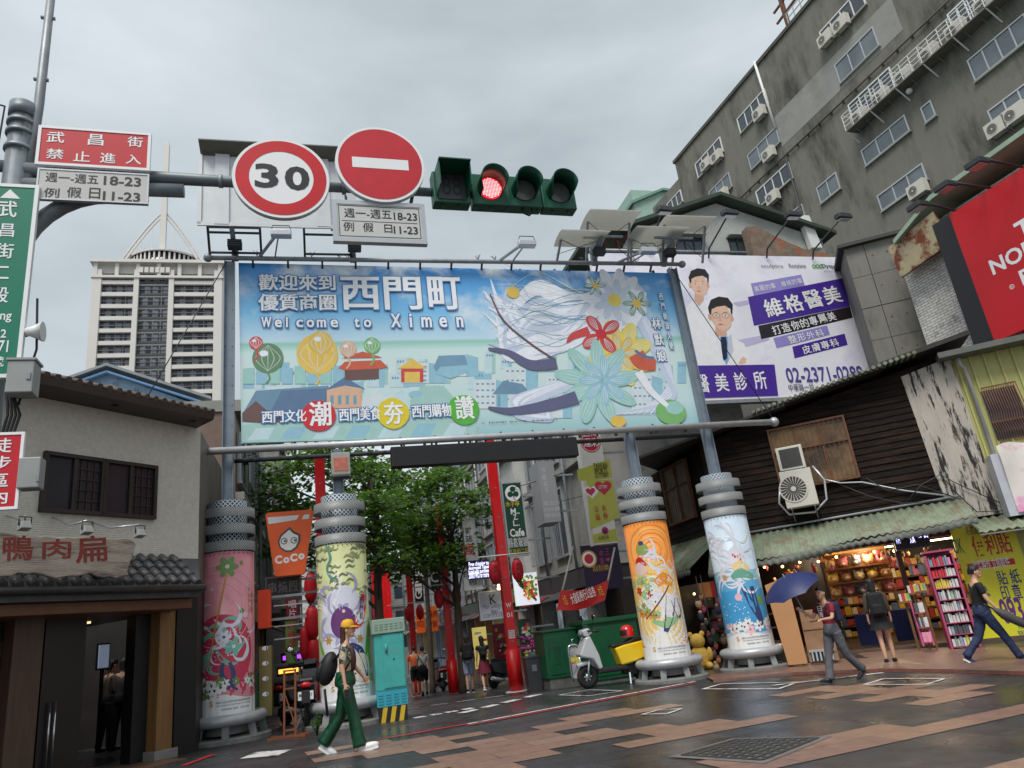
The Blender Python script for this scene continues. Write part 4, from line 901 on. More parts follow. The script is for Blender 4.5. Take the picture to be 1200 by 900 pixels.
# upper eave: tiles over a dark soffit
mb = MB(EF)
mb.add([(-7, 5.86, .62), (UE, 5.86, .62), (UC+.32, 6.9, -2.4), (-7, 6.9, -2.4), (-7, 5.74, .6), (UE-.02, 5.74, .6), (UC+.3, 5.74, -2.4), (-7, 5.74, -2.4)], [(0, 1, 2, 3), (4, 7, 6, 5), (0, 4, 5, 1), (1, 5, 6, 2)])
part('upper_roof', mb, mat('brown eave', (58, 46, 40), .5, var=.2), o)
mb = MB(EF)
for k in range(46): u = UE-.06-k*.165; mb.tube([(u, 5.89, .63), (u, 6.25, -.35)], .055, 6)
part('roof_tile', mb, mat('rust brown roof tile', (86, 72, 64), .55, var=.25, sc=5), o)
mb = MB(EF)
for u in (-1.55, -.05): mb.tube([(u, 5.735, .3), (u, 5.72, .3)], .06, 12)
part('soffit_lamp', mb, m_brown, o)
# windows of the upper floor
def lattice_window(parent, F, u0, u1, v0, v1, z, cols, fm, gm, rows=4, sub=3):
    w = part('window', MB(F).box(u0, u1, v0, v1, z+.005, z+.02), gm, parent)
    mb = MB(F); f = .05
    for q in ((u0-f, u1+f, v1-.01, v1+f), (u0-f, u1+f, v0-f, v0+.01), (u0-f, u0+.01, v0, v1), (u1-.01, u1+f, v0, v1)): mb.box(q[0], q[1], q[2], q[3], z, z+.08)
    for k in range(1, cols): u = u0+(u1-u0)*k/cols; mb.box(u-.03, u+.03, v0, v1, z+.022, z+.07)
    part('frame', mb, fm, w)
    if rows:
        mb = MB(F); s_ = (u1-u0)/cols
        for c in range(cols):
            if c % 2 == 0: continue
            for k in range(1, sub+1): u = u0+c*s_+s_*k/(sub+1); mb.box(u-.008, u+.008, v0, v1, z+.022, z+.04)
            for k in range(1, rows+1): v = v0+(v1-v0)*k/(rows+1); mb.box(u0+c*s_+.03, u0+(c+1)*s_-.03, v-.008, v+.008, z+.042, z+.05)
        part('lattice', mb, fm, w)
    return w
lattice_window(o, EF, -2.42, -1.55, 3.98, 4.83, 0, 2, m_brown, darkpane)
lattice_window(o, EF, -1.47, -.60, 3.98, 4.83, 0, 2, m_brown, darkpane)
lattice_window(o, EF, -4.4, -3.4, 3.98, 4.83, 0, 2, m_brown, darkpane)
# tiled canopy over the entrance
mb = MB(EF); mb.add([(-7, 3.28, .02), (UC, 3.28, .02), (UT, 2.74, .72), (-7, 2.74, .72)], [(0, 3, 2, 1)]); mb.box(-7, UT+.0, 2.54, 2.725, .02, .72)
part('canopy', mb, m_roof, o)
mb = MB(EF)
for k in range(36):
    u = UT-.07-k*.2
    for j in range(4):
        z0 = .04+.175*j; z1 = z0+.2; f = lambda z: 3.28-(z-.02)*.771
        mb.tube([(u, f(z0)+.03, z0), (u, f(z1)+.055, z1)], .065, 7)
part('canopy_tile', mb, m_roof, o)
part('gutter', MB(EF).tube([(-7, 2.68, .80), (UT+.03, 2.68, .80)], .06, 8), mat('dark gutter', (54, 50, 50), .4, var=.2), o)
# ground floor
mb = MB(EF); mb.box(-7, UT-.02, 2.38, 2.53, -6, .55); part('ceiling', mb, m_ceil, o)
mb = MB(EF); mb.box(-7, UC-.02, -.3, 2.6, -6.2, -6); mb.box(-7, -4.5, -.3, 2.6, -6, -.4); part('back_wall', mb, m_intwall, o)
mb = MB(EF); mb.box(-7, UT-.1, -.3, .11, -6, .62); part('entrance_floor', mb, m_intfloor, o)
part('timber_column', MB(EF).box(-.35, -.06, .2, 2.62, -.3, .0), m_timber, o, .01)
part('column_base', MB(EF).box(-.40, .02, -.1, .24, -.34, .05), mat('column base steel', (132, 130, 126), .5), o, .01)
part('corner_post', MB(EF).box(-.05, UC, -.1, 2.9, -.3, .02), black, o)
part('corner_post', MB(EF).box(-.62, -.36, .11, 2.62, -.5, -.25), black, o)
a = EF.uv(15, 760)[0]; c = EF.uv(50, 760)[0]
part('timber_panel', MB(EF).box(a, c, .11, 2.62, -.3, .0), mat('walnut panel', (84, 62, 48), .5, var=.25, sc=3, stretch=(5, 5, .6)), o)
d0, d1 = EF.uv(52, 760, -.4)[0], EF.uv(100, 760, -.4)[0]
dr = part('door', MB(EF).box(d0, d1, .11, 2.4, -.46, -.4), mat('dark door', (34, 28, 27), .35, var=.2), o)
mb = MB(EF)
for u in (d0+.12, d0+.2): mb.tube([(u, .3, -.34), (u, 1.2, -.34)], .018, 8)
part('handle', mb, chrome, dr)
part('door_leaf', MB(EF).box(a-1.4, a-.03, .11, 2.5, -.3, -.26), dark, o)
mb = MB(EF)
for k in range(3): mb.tube([(-.9-.5*k, 2.38, -1.2), (-.9-.5*k, 2.35, -1.2)], .07, 12)
part('downlight', mb, mat('downlight', (255, 214, 160), .4, emit=1.2), o)
a = EF.uv(117, 756, -3); c = EF.uv(127, 782, -3)
sc_ = thing('lit_menu_screen', 'small lit white screen deep inside the duck restaurant', 'screen', EF.P(a[0], c[1], -3))
part('screen', MB(EF).box(a[0], c[0], c[1], a[1], -3.03, -3), mat('menu screen glow', (150, 165, 190), .5, emit=.25), sc_); part('bezel', MB(EF).box(a[0]-.03, c[0]+.03, c[1]-.03, a[1]+.03, -3.06, -3.032), black, sc_); part('stand', MB(EF).box((a[0]+c[0])/2-.03, (a[0]+c[0])/2+.03, .11, c[1], -3.06, -3.02), black, sc_)
for k, (px, py) in enumerate(((85, 800), (150, 800))): pass
# carved sign board on the canopy
SFZ = .86
r = EF.rect((-60, 620, 158, 677), SFZ)
pts = []
rs = random.Random(4); n_ = 26
top = [(r[0]+(r[2]-r[0])*k/n_, r[3]-.05*abs(math.sin(k*.5))+rs.uniform(-.025, .02)) for k in range(n_+1)]
bot = [(r[0]+(r[2]-r[0])*k/n_, r[1]+.06*abs(math.sin(k*.37+1))+rs.uniform(-.03, .02)) for k in range(n_+1)]
bot[-1] = (bot[-1][0]-.12, bot[-1][1]+.06); top[-1] = (top[-1][0]-.0, top[-1][1]-.08)
m_slab = mat('weathered sign slab', (172, 158, 144), .6, var=.2, sc=2.5, stretch=(.8, .8, 6), stain=(84, 74, 66), stv=(.48, .7), sts=1.4, bump=.4, bsc=12)
o = thing('wooden_shop_sign', 'rough carved wooden board with large red characters on the restaurant canopy', 'shop sign', EF.P((r[0]+r[2])/2, r[1], SFZ))
part('slab', MB(EF).prism(bot+top[::-1], SFZ-.08, SFZ), m_slab, o, .015)
letter(o, EF, [('鴨', 5, 627, 37, 657, 0, .018, .06), ('肉', 51, 631, 82, 655, 0, .018, .05), ('扁', 90, 627, 124, 659, 0, .018, .1)], [mat('carved red letters', (138, 54, 44), .6, var=.35, sc=8)], SFZ)
mb = MB(EF)
for u in (r[0]+.6, r[2]-.5): mb.bar((u, r[1]+.1, SFZ-.1), (u, 3.0, .1), .05)
part('bracket', mb, steel, o)
def armlamp(label, px, py, wall):
    u, v = EF.uv(px, py, 1.0); w = EF.uv(*wall, .03)
    o = thing('arm_spotlight', label, 'spotlight', EF.P(w[0], w[1], .03), 'spotlights over the wooden board')
    part('arm', MB(EF).tube([(w[0], w[1], .02), (w[0]+.02, v+.16, .5), (u, v+.14, .98)], .014, 6), alu, o)
    part('lamp_head', MB(EF).add([(u-.07, v-.07, .94), (u+.07, v-.07, .94), (u+.06, v+.07, .92), (u-.06, v+.07, .92), (u-.07, v-.04, 1.07), (u+.07, v-.04, 1.07), (u+.06, v+.06, 1.03), (u-.06, v+.06, 1.03)], [(0, 3, 2, 1), (4, 5, 6, 7), (0, 1, 5, 4), (2, 3, 7, 6), (0, 4, 7, 3), (1, 2, 6, 5)]), m_box, o, .008)
    part('yoke', MB(EF).tube([(u-.08, v, 1.0), (u-.08, v+.12, 1.0), (u+.08, v+.12, 1.0), (u+.08, v, 1.0)], .01, 5), darksteel, o)
armlamp('square spotlight leftmost of the three above the wooden board', 29, 616, (8, 604))
armlamp('square spotlight in the middle of the three above the wooden board', 102, 621, (62, 606))
armlamp('square spotlight rightmost of the three above the wooden board', 164, 625, (108, 612))
# ================================================================== blue gabled house behind
BF = frame(130, 460, 24, 16.2)
L0 = BF.uv(40, 458); Rg = BF.uv(128, 433); R1 = BF.uv(236, 466)
o = thing('gabled_house', 'pale blue gabled house behind the restaurant roof', 'house', BF.P(Rg[0], 0, -3))
sl = (Rg[1]-L0[1])/(Rg[0]-L0[0])
m_blue = mat('peeling pale blue plaster', (150, 178, 204), .8, var=.12, sc=3, stain=(112, 120, 128), stv=(.5, .62), sts=2.5)
lu, ru = Rg[0]-2.6, Rg[0]+3.0
part('gable_wall', MB(BF).prism([(lu+.3, 2), (ru-.2, 2), (ru-.2, Rg[1]-.3-3.0*.42+.2), (Rg[0], Rg[1]-.15), (lu+.3, Rg[1]-.3-2.6*.42+.3)], -6, 0), m_blue, o)
mb = MB(BF)
for sx, e in ((-1, Rg[0]-lu), (1, ru-Rg[0])):
    mb.add([(Rg[0], Rg[1], .35), (Rg[0]+sx*e, Rg[1]-e*.40, .35), (Rg[0]+sx*e, Rg[1]-e*.40, -6.2), (Rg[0], Rg[1], -6.2), (Rg[0], Rg[1]+.09, .35), (Rg[0]+sx*e, Rg[1]-e*.40+.09, .35), (Rg[0]+sx*e, Rg[1]-e*.40+.09, -6.2), (Rg[0], Rg[1]+.09, -6.2)], [(0, 1, 2, 3), (4, 7, 6, 5), (0, 4, 5, 1), (1, 5, 6, 2), (2, 6, 7, 3)])
part('roof', mb, mat('grey roof sheet', (140, 146, 150), .5, var=.15), o)
mb = MB(BF)
for sx, e in ((-1, 2.2), (1, 2.7)): mb.bar((Rg[0], Rg[1]-.16, .2), (Rg[0]+sx*e, Rg[1]-.16-e*.40, .2), .06, .16)
part('bargeboard', mb, mat('blue bargeboard', (104, 148, 190), .5), o)
mb = MB(BF); mb.ring(Rg[0], Rg[1]-.75, .22, .28, .004, 0, 30); mb.ribbon([(Rg[0]-.15, Rg[1]-.9), (Rg[0], Rg[1]-.6), (Rg[0]+.12, Rg[1]-.9)], .05, .006, 0)
part('faded_emblem', mb, mat('faded emblem', (190, 190, 176), .8), o)
# narrow mossy wall, pipes and air vents beside it
a = at(243, 560, 20.5); o = thing('back_lane_building', 'narrow grey green building between the restaurant and the first pillar', 'building', (a.x, a.y, 0))
NF = Fr(a, 16.2); m_moss = mat('mossy grey plaster', (112, 118, 96), .8, var=.25, sc=2, stain=(62, 66, 54), stv=(.45, .7))
part('wall', MB(NF).box(-.6, .95, -.5, 7.3, -5, 0), m_moss, o)
mb = MB(NF)
for u in (.1, .3, .55): mb.tube([(u, 2, .08), (u, 6.3, .08), (u+.2, 6.6, .05)], .04, 8)
part('pipe', mb, m_pipe, o)
mb = MB(NF); mb.add([(-.8, 6.4, .6), (1.1, 6.4, .6), (1.1, 6.6, 0), (-.8, 6.6, 0)], [(0, 1, 2, 3), (3, 2, 1, 0)]) if 0 else mb.box(-.7, 1.05, 6.45, 6.52, 0, .5)
part('eave', mb, mat('dark eave', (56, 54, 52), .6), o)
# ================================================================== distant residential tower
TF = frame(180, 300, 170, 16.2)
m_tw = mat('cream tower cladding', (212, 207, 200), .6, var=.03, sc=.2); m_tg = mat('tower dark glazing', (44, 46, 52), .15, var=.35, sc=.35); m_tf = mat('tower window frame', (110, 112, 116), .4)
o = thing('residential_tower', 'tall cream tower block with an arched white crown and spire far behind', 'tower', TF.P(1.5, 0, -9))
U = lambda x: TF.uv(x, 330)[0]
tl, tr = -12.6, 15.3; vt = TF.uv(180, 306)[1]
part('core', MB(TF).box(tl, tr, 0, vt, -18, -.9), m_tw, o)
mb = MB(TF); mg = MB(TF); mf = MB(TF); mw = MB(TF)
bays = [(U(119), U(157)), (U(163), U(198)), (U(204), U(251))]
vr0 = TF.uv(180, 324)[1]
for k in range(26):
    v = vr0-k*3.06
    if v < 8: break
    for bi, (a, c) in enumerate(bays):
        mg.box(a, c, v-1.05, v+1.05, -.85, -.75)
        if bi == 1: mw.box(a, c, v-1.5, v-1.05, -.78, -.5)
        else: mb.box(a, c, v-2.0, v-1.05, -.88, 0)
        for j in range(1, 4):
            u = a+(c-a)*j/4; mf.box(u-.12, u+.12, v-1.05, v+1.05, -.74, -.6)
        mf.box(a, c, v-.15, v+.0, -.56, -.46)
        for j in range(3): u = a+(c-a)*(j+.3+.3*rnd.random())/3; mf.box(u, u+1.2, v-.9, v+.6, -.74, -.68)
part('glazing', mg, m_tg, o); part('window_frame', mf, m_tf, o); part('spandrel', mw, mat('dark spandrel', (70, 70, 76), .4), o); part('balcony_band', mb, m_tw, o)
mb = MB(TF)
for a, c in ((tl, bays[0][0]), (bays[0][1], bays[1][0]), (bays[1][1], bays[2][0]), (bays[2][1], tr)): mb.box(a, c, 0, vt-2.4, -.89, .25)
part('pier', mb, m_tw, o)
mb = MB(TF); mb.box(tl-.6, tr+.6, vt-.8, vt, -18.5, 1.0); part('roof_slab', mb, m_tw, o)
mb = MB(TF)
for k in range(7): u = tl+.5+k*(tr-tl-1)/6; mb.box(u-.4, u+.4, vt-4.2, vt-.8, -.3, .4)
mb.box(tl-.3, tr+.3, vt-4.6, vt-4.0, -.88, .5); part('top_rail', mb, m_tw, o)
mb = MB(TF); uc = TF.uv(187, 300)[0]; mb.lathe([(9.5, 0), (9.5, 3)], n=3) if 0 else None
c = TF.P(uc, 0, -9); part('drum', MB().lathe([(8.4, vt), (8.4, vt+3.2), (0, vt+3.2)], (c.x, c.y, 0), 48), m_tg, o)
mb = MB()
for k in range(48): a = 2*math.pi*k/48; d = Vector((math.cos(a), math.sin(a), 0)); mb.bar(Vector((c.x, c.y, vt))+d*8.5, Vector((c.x, c.y, vt+3.0))+d*8.5, .35)
part('drum_fin', mb, m_tw, o)
part('drum_cap', MB().lathe([(8.9, vt+3.0), (9.2, vt+3.4), (6, vt+4.6), (0, vt+5)], (c.x, c.y, 0), 48), m_tw, o)
sp0 = TF.uv(186, 186, -9)[1]
mb = MB(TF); mb.bar((uc, vt, -3), (uc, sp0, -3), 1.3); mb.bar((uc, sp0-4, -3), (uc, sp0+1, -3), .5); part('spire', mb, m_tw, o)
mb = MB(TF); za = TF.uv(186, 248, -3)[1]
for sx in (-1, 1):
    pts = [(uc+sx*9.8*t, vt+(za-vt)*(1-t**1.22), -3) for t in [i/14 for i in range(15)]]
    mb.tube(pts, .22, 6); p2 = [(p[0]-sx*.0, p[1]-1.3-.4*i/14, -3) for i, p in enumerate(pts)]; mb.tube(p2[:13], .2, 6)
    for i in range(13): mb.bar(pts[i], p2[i], .12); mb.bar(pts[i], p2[min(i+1, 12)], .1)
    for t in (.25, .5, .75): mb.bar((uc+sx*9.8*t, vt+3, -3), (uc+sx*9.8*t, vt+(za-vt)*(1-t**1.22)-1.5, -3), .16)
part('crown_arch', mb, m_tw, o)
mb = MB(TF)
for k in range(6): u = U(163)+k*1.15; mb.box(u, u+.85, vt-3.3, vt-1.9, .42, .6)
part('roof_sign', mb, m_tw, o)
# ================================================================== old timber building with the shop, right
WCp = at(838, 600, 20.5); WF = Fr(WCp, -22); W2 = Fr(WCp, -73.8)
m_wood = mat('tarred black boards', (31, 25, 22), .65, var=.5, sc=1.6, stretch=(1.2, 1.2, 9), stain=(66, 46, 36), stv=(.5, .74), sts=1.2, bump=.6, bsc=18, spec=.12)
m_peel = mat('peeling white board', (178, 171, 160), .8, var=.12, sc=2, stretch=(3.2, 3.2, .5), stain=(40, 36, 34), stv=(.51, .57), sts=2.2, bump=.4, bsc=12)
n_, l_, b_ = nodes_of(m_peel)                          # the black boards show through more towards the worn lower half (ragged wear, not shade)
m_rust = mat('rusty iron', (112, 74, 54), .7, .2, var=.3, sc=8)
m_tingreen = mat('pale green corrugated sheet', (128, 140, 118), .65, .05, var=.2, sc=3, stain=(116, 102, 78), stv=(.46, .66), sts=2.6)
m_edge = mat('corroded sheet edge', (96, 100, 92), .6, var=.3, sc=8)
FR, FL = 6.45, 9.5                                     # front and side lengths
roofv = lambda u: 5.50+(u+1.54)*.150
o = thing('timber_building', 'old black timber board building above the toy shop at the right', 'building', WF.P(2, -.1, 0))
def siding(F, u0, u1, top, z=0, v0=2.4):
    mb = MB(F); k = 0; v = v0
    while v < max(top(u0), top(u1)):
        h = .165; ua, ub = u0, u1
        if v+h > top(u0) or v+h > top(u1):            # cut the boards to the roof slope
            s_ = (top(u1)-top(u0))/(u1-u0)
            if abs(s_) > 1e-5:
                uc = u0+(v+h-top(u0))/s_
                if s_ > 0: ua = max(u0, uc)
                else: ub = min(u1, uc)
            if ub-ua < .1: break
        j = rnd.uniform(-.006, .006)
        mb.add([(ua, v, z+.03+j), (ub, v, z+.03+j), (ub, v+h, z+.005), (ua, v+h, z+.005), (ua, v, z), (ub, v, z)], [(0, 1, 2, 3), (0, 4, 5, 1)])
        v += h
    return mb
part('front_siding', siding(WF, 0, 5.42, lambda u: roofv(u)-.02), m_wood, o)
part('side_siding', siding(W2, -FL, 0, lambda u: roofv(-.1)-.25), m_wood, o)
mb = MB(WF); mb.prism([(0, 2.3), (FR, 2.3), (FR, roofv(FR)-.06), (0, roofv(0)-.06)], -.3, 0); part('front_wall', mb, m_wood, o)
part('side_wall', MB(W2).box(-FL, -.0, 2.3, roofv(0)-.3, -.3, -.002), m_wood, o)
mb = MB(WF); mb.box(-.05, .06, 2.4, roofv(0)-.05, -.05, .05); part('corner_board', mb, m_wood, o)
mb = MB(WF); mb.prism([(5.40, 2.6), (FR+.02, 2.6), (FR+.02, roofv(FR)-.16), (5.28, roofv(5.3)-.22)], .002, .05); part('peeling_board', mb, m_peel, o)
mb = MB(WF)
for u0, u1, dv in ((-1.9, 2.4, 0), (2.3, 4.9, .05), (4.8, FR+.5, .1)):
    e = .07+dv*.4; mb.add([(u0, roofv(u0)+dv, .55), (u1, roofv(u1)+dv, .55), (u1, roofv(u1)+dv+.6, -9), (u0, roofv(u0)+dv+.6, -9), (u0, roofv(u0)+dv+e, .55), (u1, roofv(u1)+dv+e, .55), (u1, roofv(u1)+dv+e+.6, -9), (u0, roofv(u0)+dv+e+.6, -9)], [(0, 3, 2, 1), (4, 5, 6, 7), (0, 1, 5, 4), (2, 3, 7, 6), (0, 4, 7, 3), (1, 2, 6, 5)])
part('roof', mb, mat('dark tar roof', (50, 46, 42), .7, var=.3, sc=5), o)
mb = MB(WF)
for k in range(30): u = 1.6+k*.14; mb.tube([(u, roofv(u)+.13, .62), (u, roofv(u)+.16, .1)], .05, 6)
part('roof_sheet', mb, m_tingreen, o)
def oldwindow(F, r, z, cols, rows, pane_m, label=None):
    u0, v0, u1, v1 = r; w = part('window', MB(F).box(u0, u1, v0, v1, z+.01, z+.03), pane_m, o, label=label)
    mb = MB(F); f = .05
    for q in ((u0-f, u1+f, v1, v1+f), (u0-f, u1+f, v0-f, v0), (u0-f, u0, v0, v1), (u1, u1+f, v0, v1)): mb.box(q[0], q[1], q[2], q[3], z+.01, z+.12)
    mb.box(u0, u1, v0+(v1-v0)*.62-.02, v0+(v1-v0)*.62+.02, z+.031, z+.1)
    for k in range(1, cols): u = u0+(u1-u0)*k/cols; mb.box(u-.02, u+.02, v0, v1, z+.031, z+.08)
    part('frame', mb, m_rust, w)
    mb = MB(F); n = int((u1-u0)/.11)
    for k in range(1, n): u = u0+(u1-u0)*k/n; mb.box(u-.007, u+.007, v0, v1+.02, z+.121, z+.135)
    part('bars', mb, m_rust, w)
    return w
r = WF.rect((905, 503, 1005, 559), .03); oldwindow(WF, (1.84, 4.02, 3.68, 5.58), .03, 3, 2, mat('curtained ochre pane', (126, 100, 66), .35, var=.3, sc=1.5, stain=(54, 46, 40), stv=(.45, .65), sts=1.2))
r = W2.rect((778, 553, 817, 604), .03); oldwindow(W2, (r[0], r[1], r[2], r[3]), .03, 2, 2, mat('grimy louvre pane', (104, 104, 88), .3, var=.3, sc=3, stain=(44, 44, 40), stv=(.45, .7), sts=1))
oldwindow(W2, (-7.2, 3.9, -5.9, 5.0), .03, 2, 2, _M['grimy louvre pane'])
# corrugated awning round the corner
def corrug(F, u0, u1, vt0, vt1, z0, vb0, vb1, z1, pitch=.17, m=0):
    mb = MB(F); n = max(4, int((u1-u0)/pitch)*4); vs_ = []; fs_ = []
    for i in range(n+1):
        u = u0+(u1-u0)*i/n; t = i/n; h = .026*math.sin(2*math.pi*i/4)
        vs_ += [(u, vt0+(vt1-vt0)*t+h, z0), (u, (vt0+(vt1-vt0)*t+vb0+(vb1-vb0)*t)/2+h+.02*math.sin(u*3), (z0+z1)/2), (u, vb0+(vb1-vb0)*t+h+.03*math.sin(u*2.3), z1+.03*math.sin(u*1.7))]
    for i in range(n): a = 3*i; fs_ += [(a, a+1, a+4, a+3), (a+1, a+2, a+5, a+4)]
    return mb.add(vs_, fs_, m, True)
AZ = 1.25
tA, tB = WF.uv(884, 626, .05), WF.uv(1120, 585, .05); bA, bB = WF.uv(887, 657, AZ), WF.uv(1126, 608, AZ)
s1 = (tB[1]-tA[1])/(tB[0]-tA[0]); s2 = (bB[1]-bA[1])/(bB[0]-bA[0])
ft = lambda u: tA[1]+(u-tA[0])*s1
fb = lambda u: bA[1]+(u-bA[0])*s2
aw = thing('corrugated_awning', 'long pale green corrugated awning over the front of the toy shop', 'awning', WF.P(3, fb(3), .6))
p = part('sheet', corrug(WF, -.3, 5.75, ft(-.3), ft(5.75), .06, fb(-.3), fb(5.75), AZ), m_tingreen, aw); p.modifiers.new('t', 'SOLIDIFY').thickness = .012
p = part('valance', corrug(WF, -.3, 5.75, fb(-.3)-.02, fb(5.75)-.02, AZ+.01, fb(-.3)-.17, fb(5.75)-.17, AZ+.03), m_edge, aw); p.modifiers.new('t', 'SOLIDIFY').thickness = .01
mb = MB(WF)
for k in range(8): u = -.1+k*.8; mb.bar((u, ft(u)-.06, .05), (u, fb(u)-.05, AZ-.03), .04)
mb.bar((-.3, fb(-.3)-.06, AZ-.06), (5.7, fb(5.7)-.06, AZ-.06), .04); mb.tube([(-.3, ft(-.3)+.06, .1), (5.75, ft(5.75)+.06, .1)], .03, 6)
part('rafter', mb, steel, aw)
tC, tD = W2.uv(775, 655, .05), W2.uv(828, 629, .05); bC = W2.uv(785, 673, 1.2)
aw = thing('corrugated_awning', 'pale green corrugated awning on the street side, between the orange and blue pillars', 'awning', W2.P(-3, bC[1], .6))
p = part('sheet', corrug(W2, -8.5, .35, tD[1]+.05, tD[1]+.02, .06, bC[1], bC[1]+.02, 1.25), m_tingreen, aw); p.modifiers.new('t', 'SOLIDIFY').thickness = .012
p = part('valance', corrug(W2, -8.5, .35, bC[1]-.02, bC[1], 1.26, bC[1]-.16, bC[1]-.14, 1.28), m_edge, aw); p.modifiers.new('t', 'SOLIDIFY').thickness = .01
aw = thing('corrugated_awning', 'lower green corrugated awning at the right edge over the yellow sign', 'awning', WF.P(7.5, 2.6, .6))
a = WF.uv(1200, 603, .06); c = WF.uv(1200, 618, 1.2)
p = part('sheet', corrug(WF, 5.7, 11, a[1]+.06, a[1]+.06, .06, c[1], c[1], 1.3), m_tingreen, aw); p.modifiers.new('t', 'SOLIDIFY').thickness = .012
part('front_rail', MB(WF).tube([(5.7, c[1]-.04, 1.28), (11, c[1]-.04, 1.28)], .02, 6), steel, aw)
m_acw = mat('ac unit ivory', (206, 202, 190), .5, var=.05, stain=(150, 144, 130), stv=(.58, .8)); m_acd = mat('ac grille dark', (60, 60, 58), .6, var=.2)
def ac_unit(label, F, u, v, z, w, h, d, group, boxed=False):
    """outdoor condenser: case, fan ring with blades and a wall bracket"""
    o = thing('air_conditioner', label, 'air conditioner', F.P(u, v, z), group)
    part('case', MB(F).box(u-w/2, u+w/2, v, v+h, z+.06, z+d), m_acw, o, .012)
    if boxed:
        part('grille', MB(F).box(u-w/2+.07, u+w/2-.07, v+.06, v+h-.06, z+d+.001, z+d+.012), m_acd, o)
    else:
        r = h*.35; cx, cy = u-w*.16, v+h/2
        part('fan_well', MB(F).tube([(cx, cy, z+d+.001), (cx, cy, z+d+.012)], r, 28, smooth=False), m_acd, o)
        mb = MB(F); mb.ring(cx, cy, r*.95, r*1.06, z+d+.016, 0, 28); mb.disc(cx, cy, r*.2, None, z+d+.018, 0, 14)
        for k in range(22): a = 2*math.pi*k/22; mb.poly([(cx+r*.2*math.cos(a), cy+r*.2*math.sin(a)), (cx+r*.97*math.cos(a+.25), cy+r*.97*math.sin(a+.25)), (cx+r*.97*math.cos(a+.32), cy+r*.97*math.sin(a+.32))], z+d+.016, 0)
        part('fan_guard', mb, m_acw, o)
    mb = MB(F)
    for sx in (-.36, .36): mb.bar((u+sx*w, v-.02, z), (u+sx*w, v-.02, z+d), .03); mb.bar((u+sx*w, v-.02, z+d*.9), (u+sx*w, v-.3, z), .025)
    part('bracket', mb, steel, o)
    return o
r = WF.rect((912, 553, 960, 590), .6)
ac_unit('ivory outdoor air conditioner with a round fan grille below the barred window', WF, (r[0]+r[2])/2, r[1], .12, r[2]-r[0], r[3]-r[1]-.02, .48, None)
r = WF.rect((908, 526, 945, 547), .6)
ac_unit('dirty white window air conditioner with a black face, in the barred window', WF, (r[0]+r[2])/2, r[1], .12, r[2]-r[0], r[3]-r[1], .48, None, True)
mb = MB(WF)
def wp(x, y, z): q = WF.uv(x, y, z); return (q[0], q[1], z)
mb.tube([wp(952, 546, .3), wp(966, 562, .3), wp(969, 585, .3), wp(955, 600, .3), wp(925, 603, .3), wp(913, 590, .3), wp(914, 570, .3)], .03, 6)
mb.tube([wp(966, 562, .25), wp(985, 566, .15), wp(1010, 565, .1), wp(1060, 575, .1), wp(1120, 582, .1)], .022, 6)
solo('hose', mb, alu, 'grey hose looping from the air conditioners along the black boards', 'hose')
mb = MB(WF)
for pts in (((1015, 560), (1040, 575), (1075, 568), (1120, 583)), ((985, 568), (1020, 582), (1060, 590), (1120, 585)), ((1060, 590), (1080, 568), (1102, 556), (1118, 575), (1145, 600)), ((1102, 556), (1120, 566), (1200, 602)), ((1145, 600), (1180, 598), (1205, 603))):
    mb.tube([wp(*q, .12) for q in pts], .012, 5)
solo('wall_cables', mb, darksteel, 'thin sagging cables strung across the black boards above the awning', 'cables')
m_shopd = mat('shop dark interior', (50, 38, 32), .6, var=.3); m_shopw = mat('shop maroon trim', (92, 36, 44), .5, var=.2)
m_pink = mat('pink shelf', (178, 72, 112), .5, var=.06)
sh = thing('shop_unit', 'open toy and card shop below the timber building', 'shop', WF.P(3, -.1, -2))
part('back_wall', MB(WF).box(0, 6, -.4, 2.6, -5.2, -5), m_shopd, sh); part('ceiling', MB(WF).box(-.2, 6.4, 2.42, 2.5, -5, .0), m_shopd, sh)
part('side_partition', MB(WF).box(6.1, 6.4, -.4, 2.5, -5, 0), m_shopd, sh)
part('shop_floor', MB(WF).box(-.2, 6.4, -.4, .0-.06, -5, .3), mat('shop floor', (92, 76, 66), .4, var=.2), sh)
mb = MB(WF)
a = WF.uv(962, 600, .0)[0]; c = WF.uv(1050, 640, 0)[0]
for u in (.15, c): mb.box(u-.06, u+.06, -.3, 2.45, -.1, .0)
mb.box(-.1, 6.4, 2.28, 2.42, -.06, .02); part('front_frame', mb, m_shopw, sh)
mb = MB(WF)
for k in range(4): mb.box(.8+k*1.3, 1.7+k*1.3, 2.36, 2.40, -1.3-.4*(k % 2), -1.22-.4*(k % 2))
for k in range(5): mb.box(.5+k*1.1, 1.4+k*1.1, 2.33, 2.36, -3.4, -3.3)
part('tube_light', mb, mat('shop tube light', (255, 226, 170), .4, emit=11), sh)
rs = random.Random(12); STK = [mat('stock %d' % i, c, .6, var=.25, sc=14) for i, c in enumerate(((206, 150, 90), (230, 210, 170), (180, 60, 60), (90, 110, 150), (210, 170, 60), (120, 90, 70), (200, 110, 140)))]
mb = MB(WF)
for v in [i*.3 for i in range(7)]:                     # packed shelves along the back and the right wall, baskets on the floor
    u = .1
    while u < 5.9: w = rs.uniform(.06, .2); mb.box(u, u+w*.9, v, v+rs.uniform(.12, .27), -4.6-.3*rs.random(), -4.4, rs.randrange(7)); u += w
    z = -4.3
    while z < -.5: w = rs.uniform(.06, .2); mb.box(5.75-.2*rs.random(), 6.05, v, v+rs.uniform(.12, .27), z, z+w*.9, rs.randrange(7)); z += w
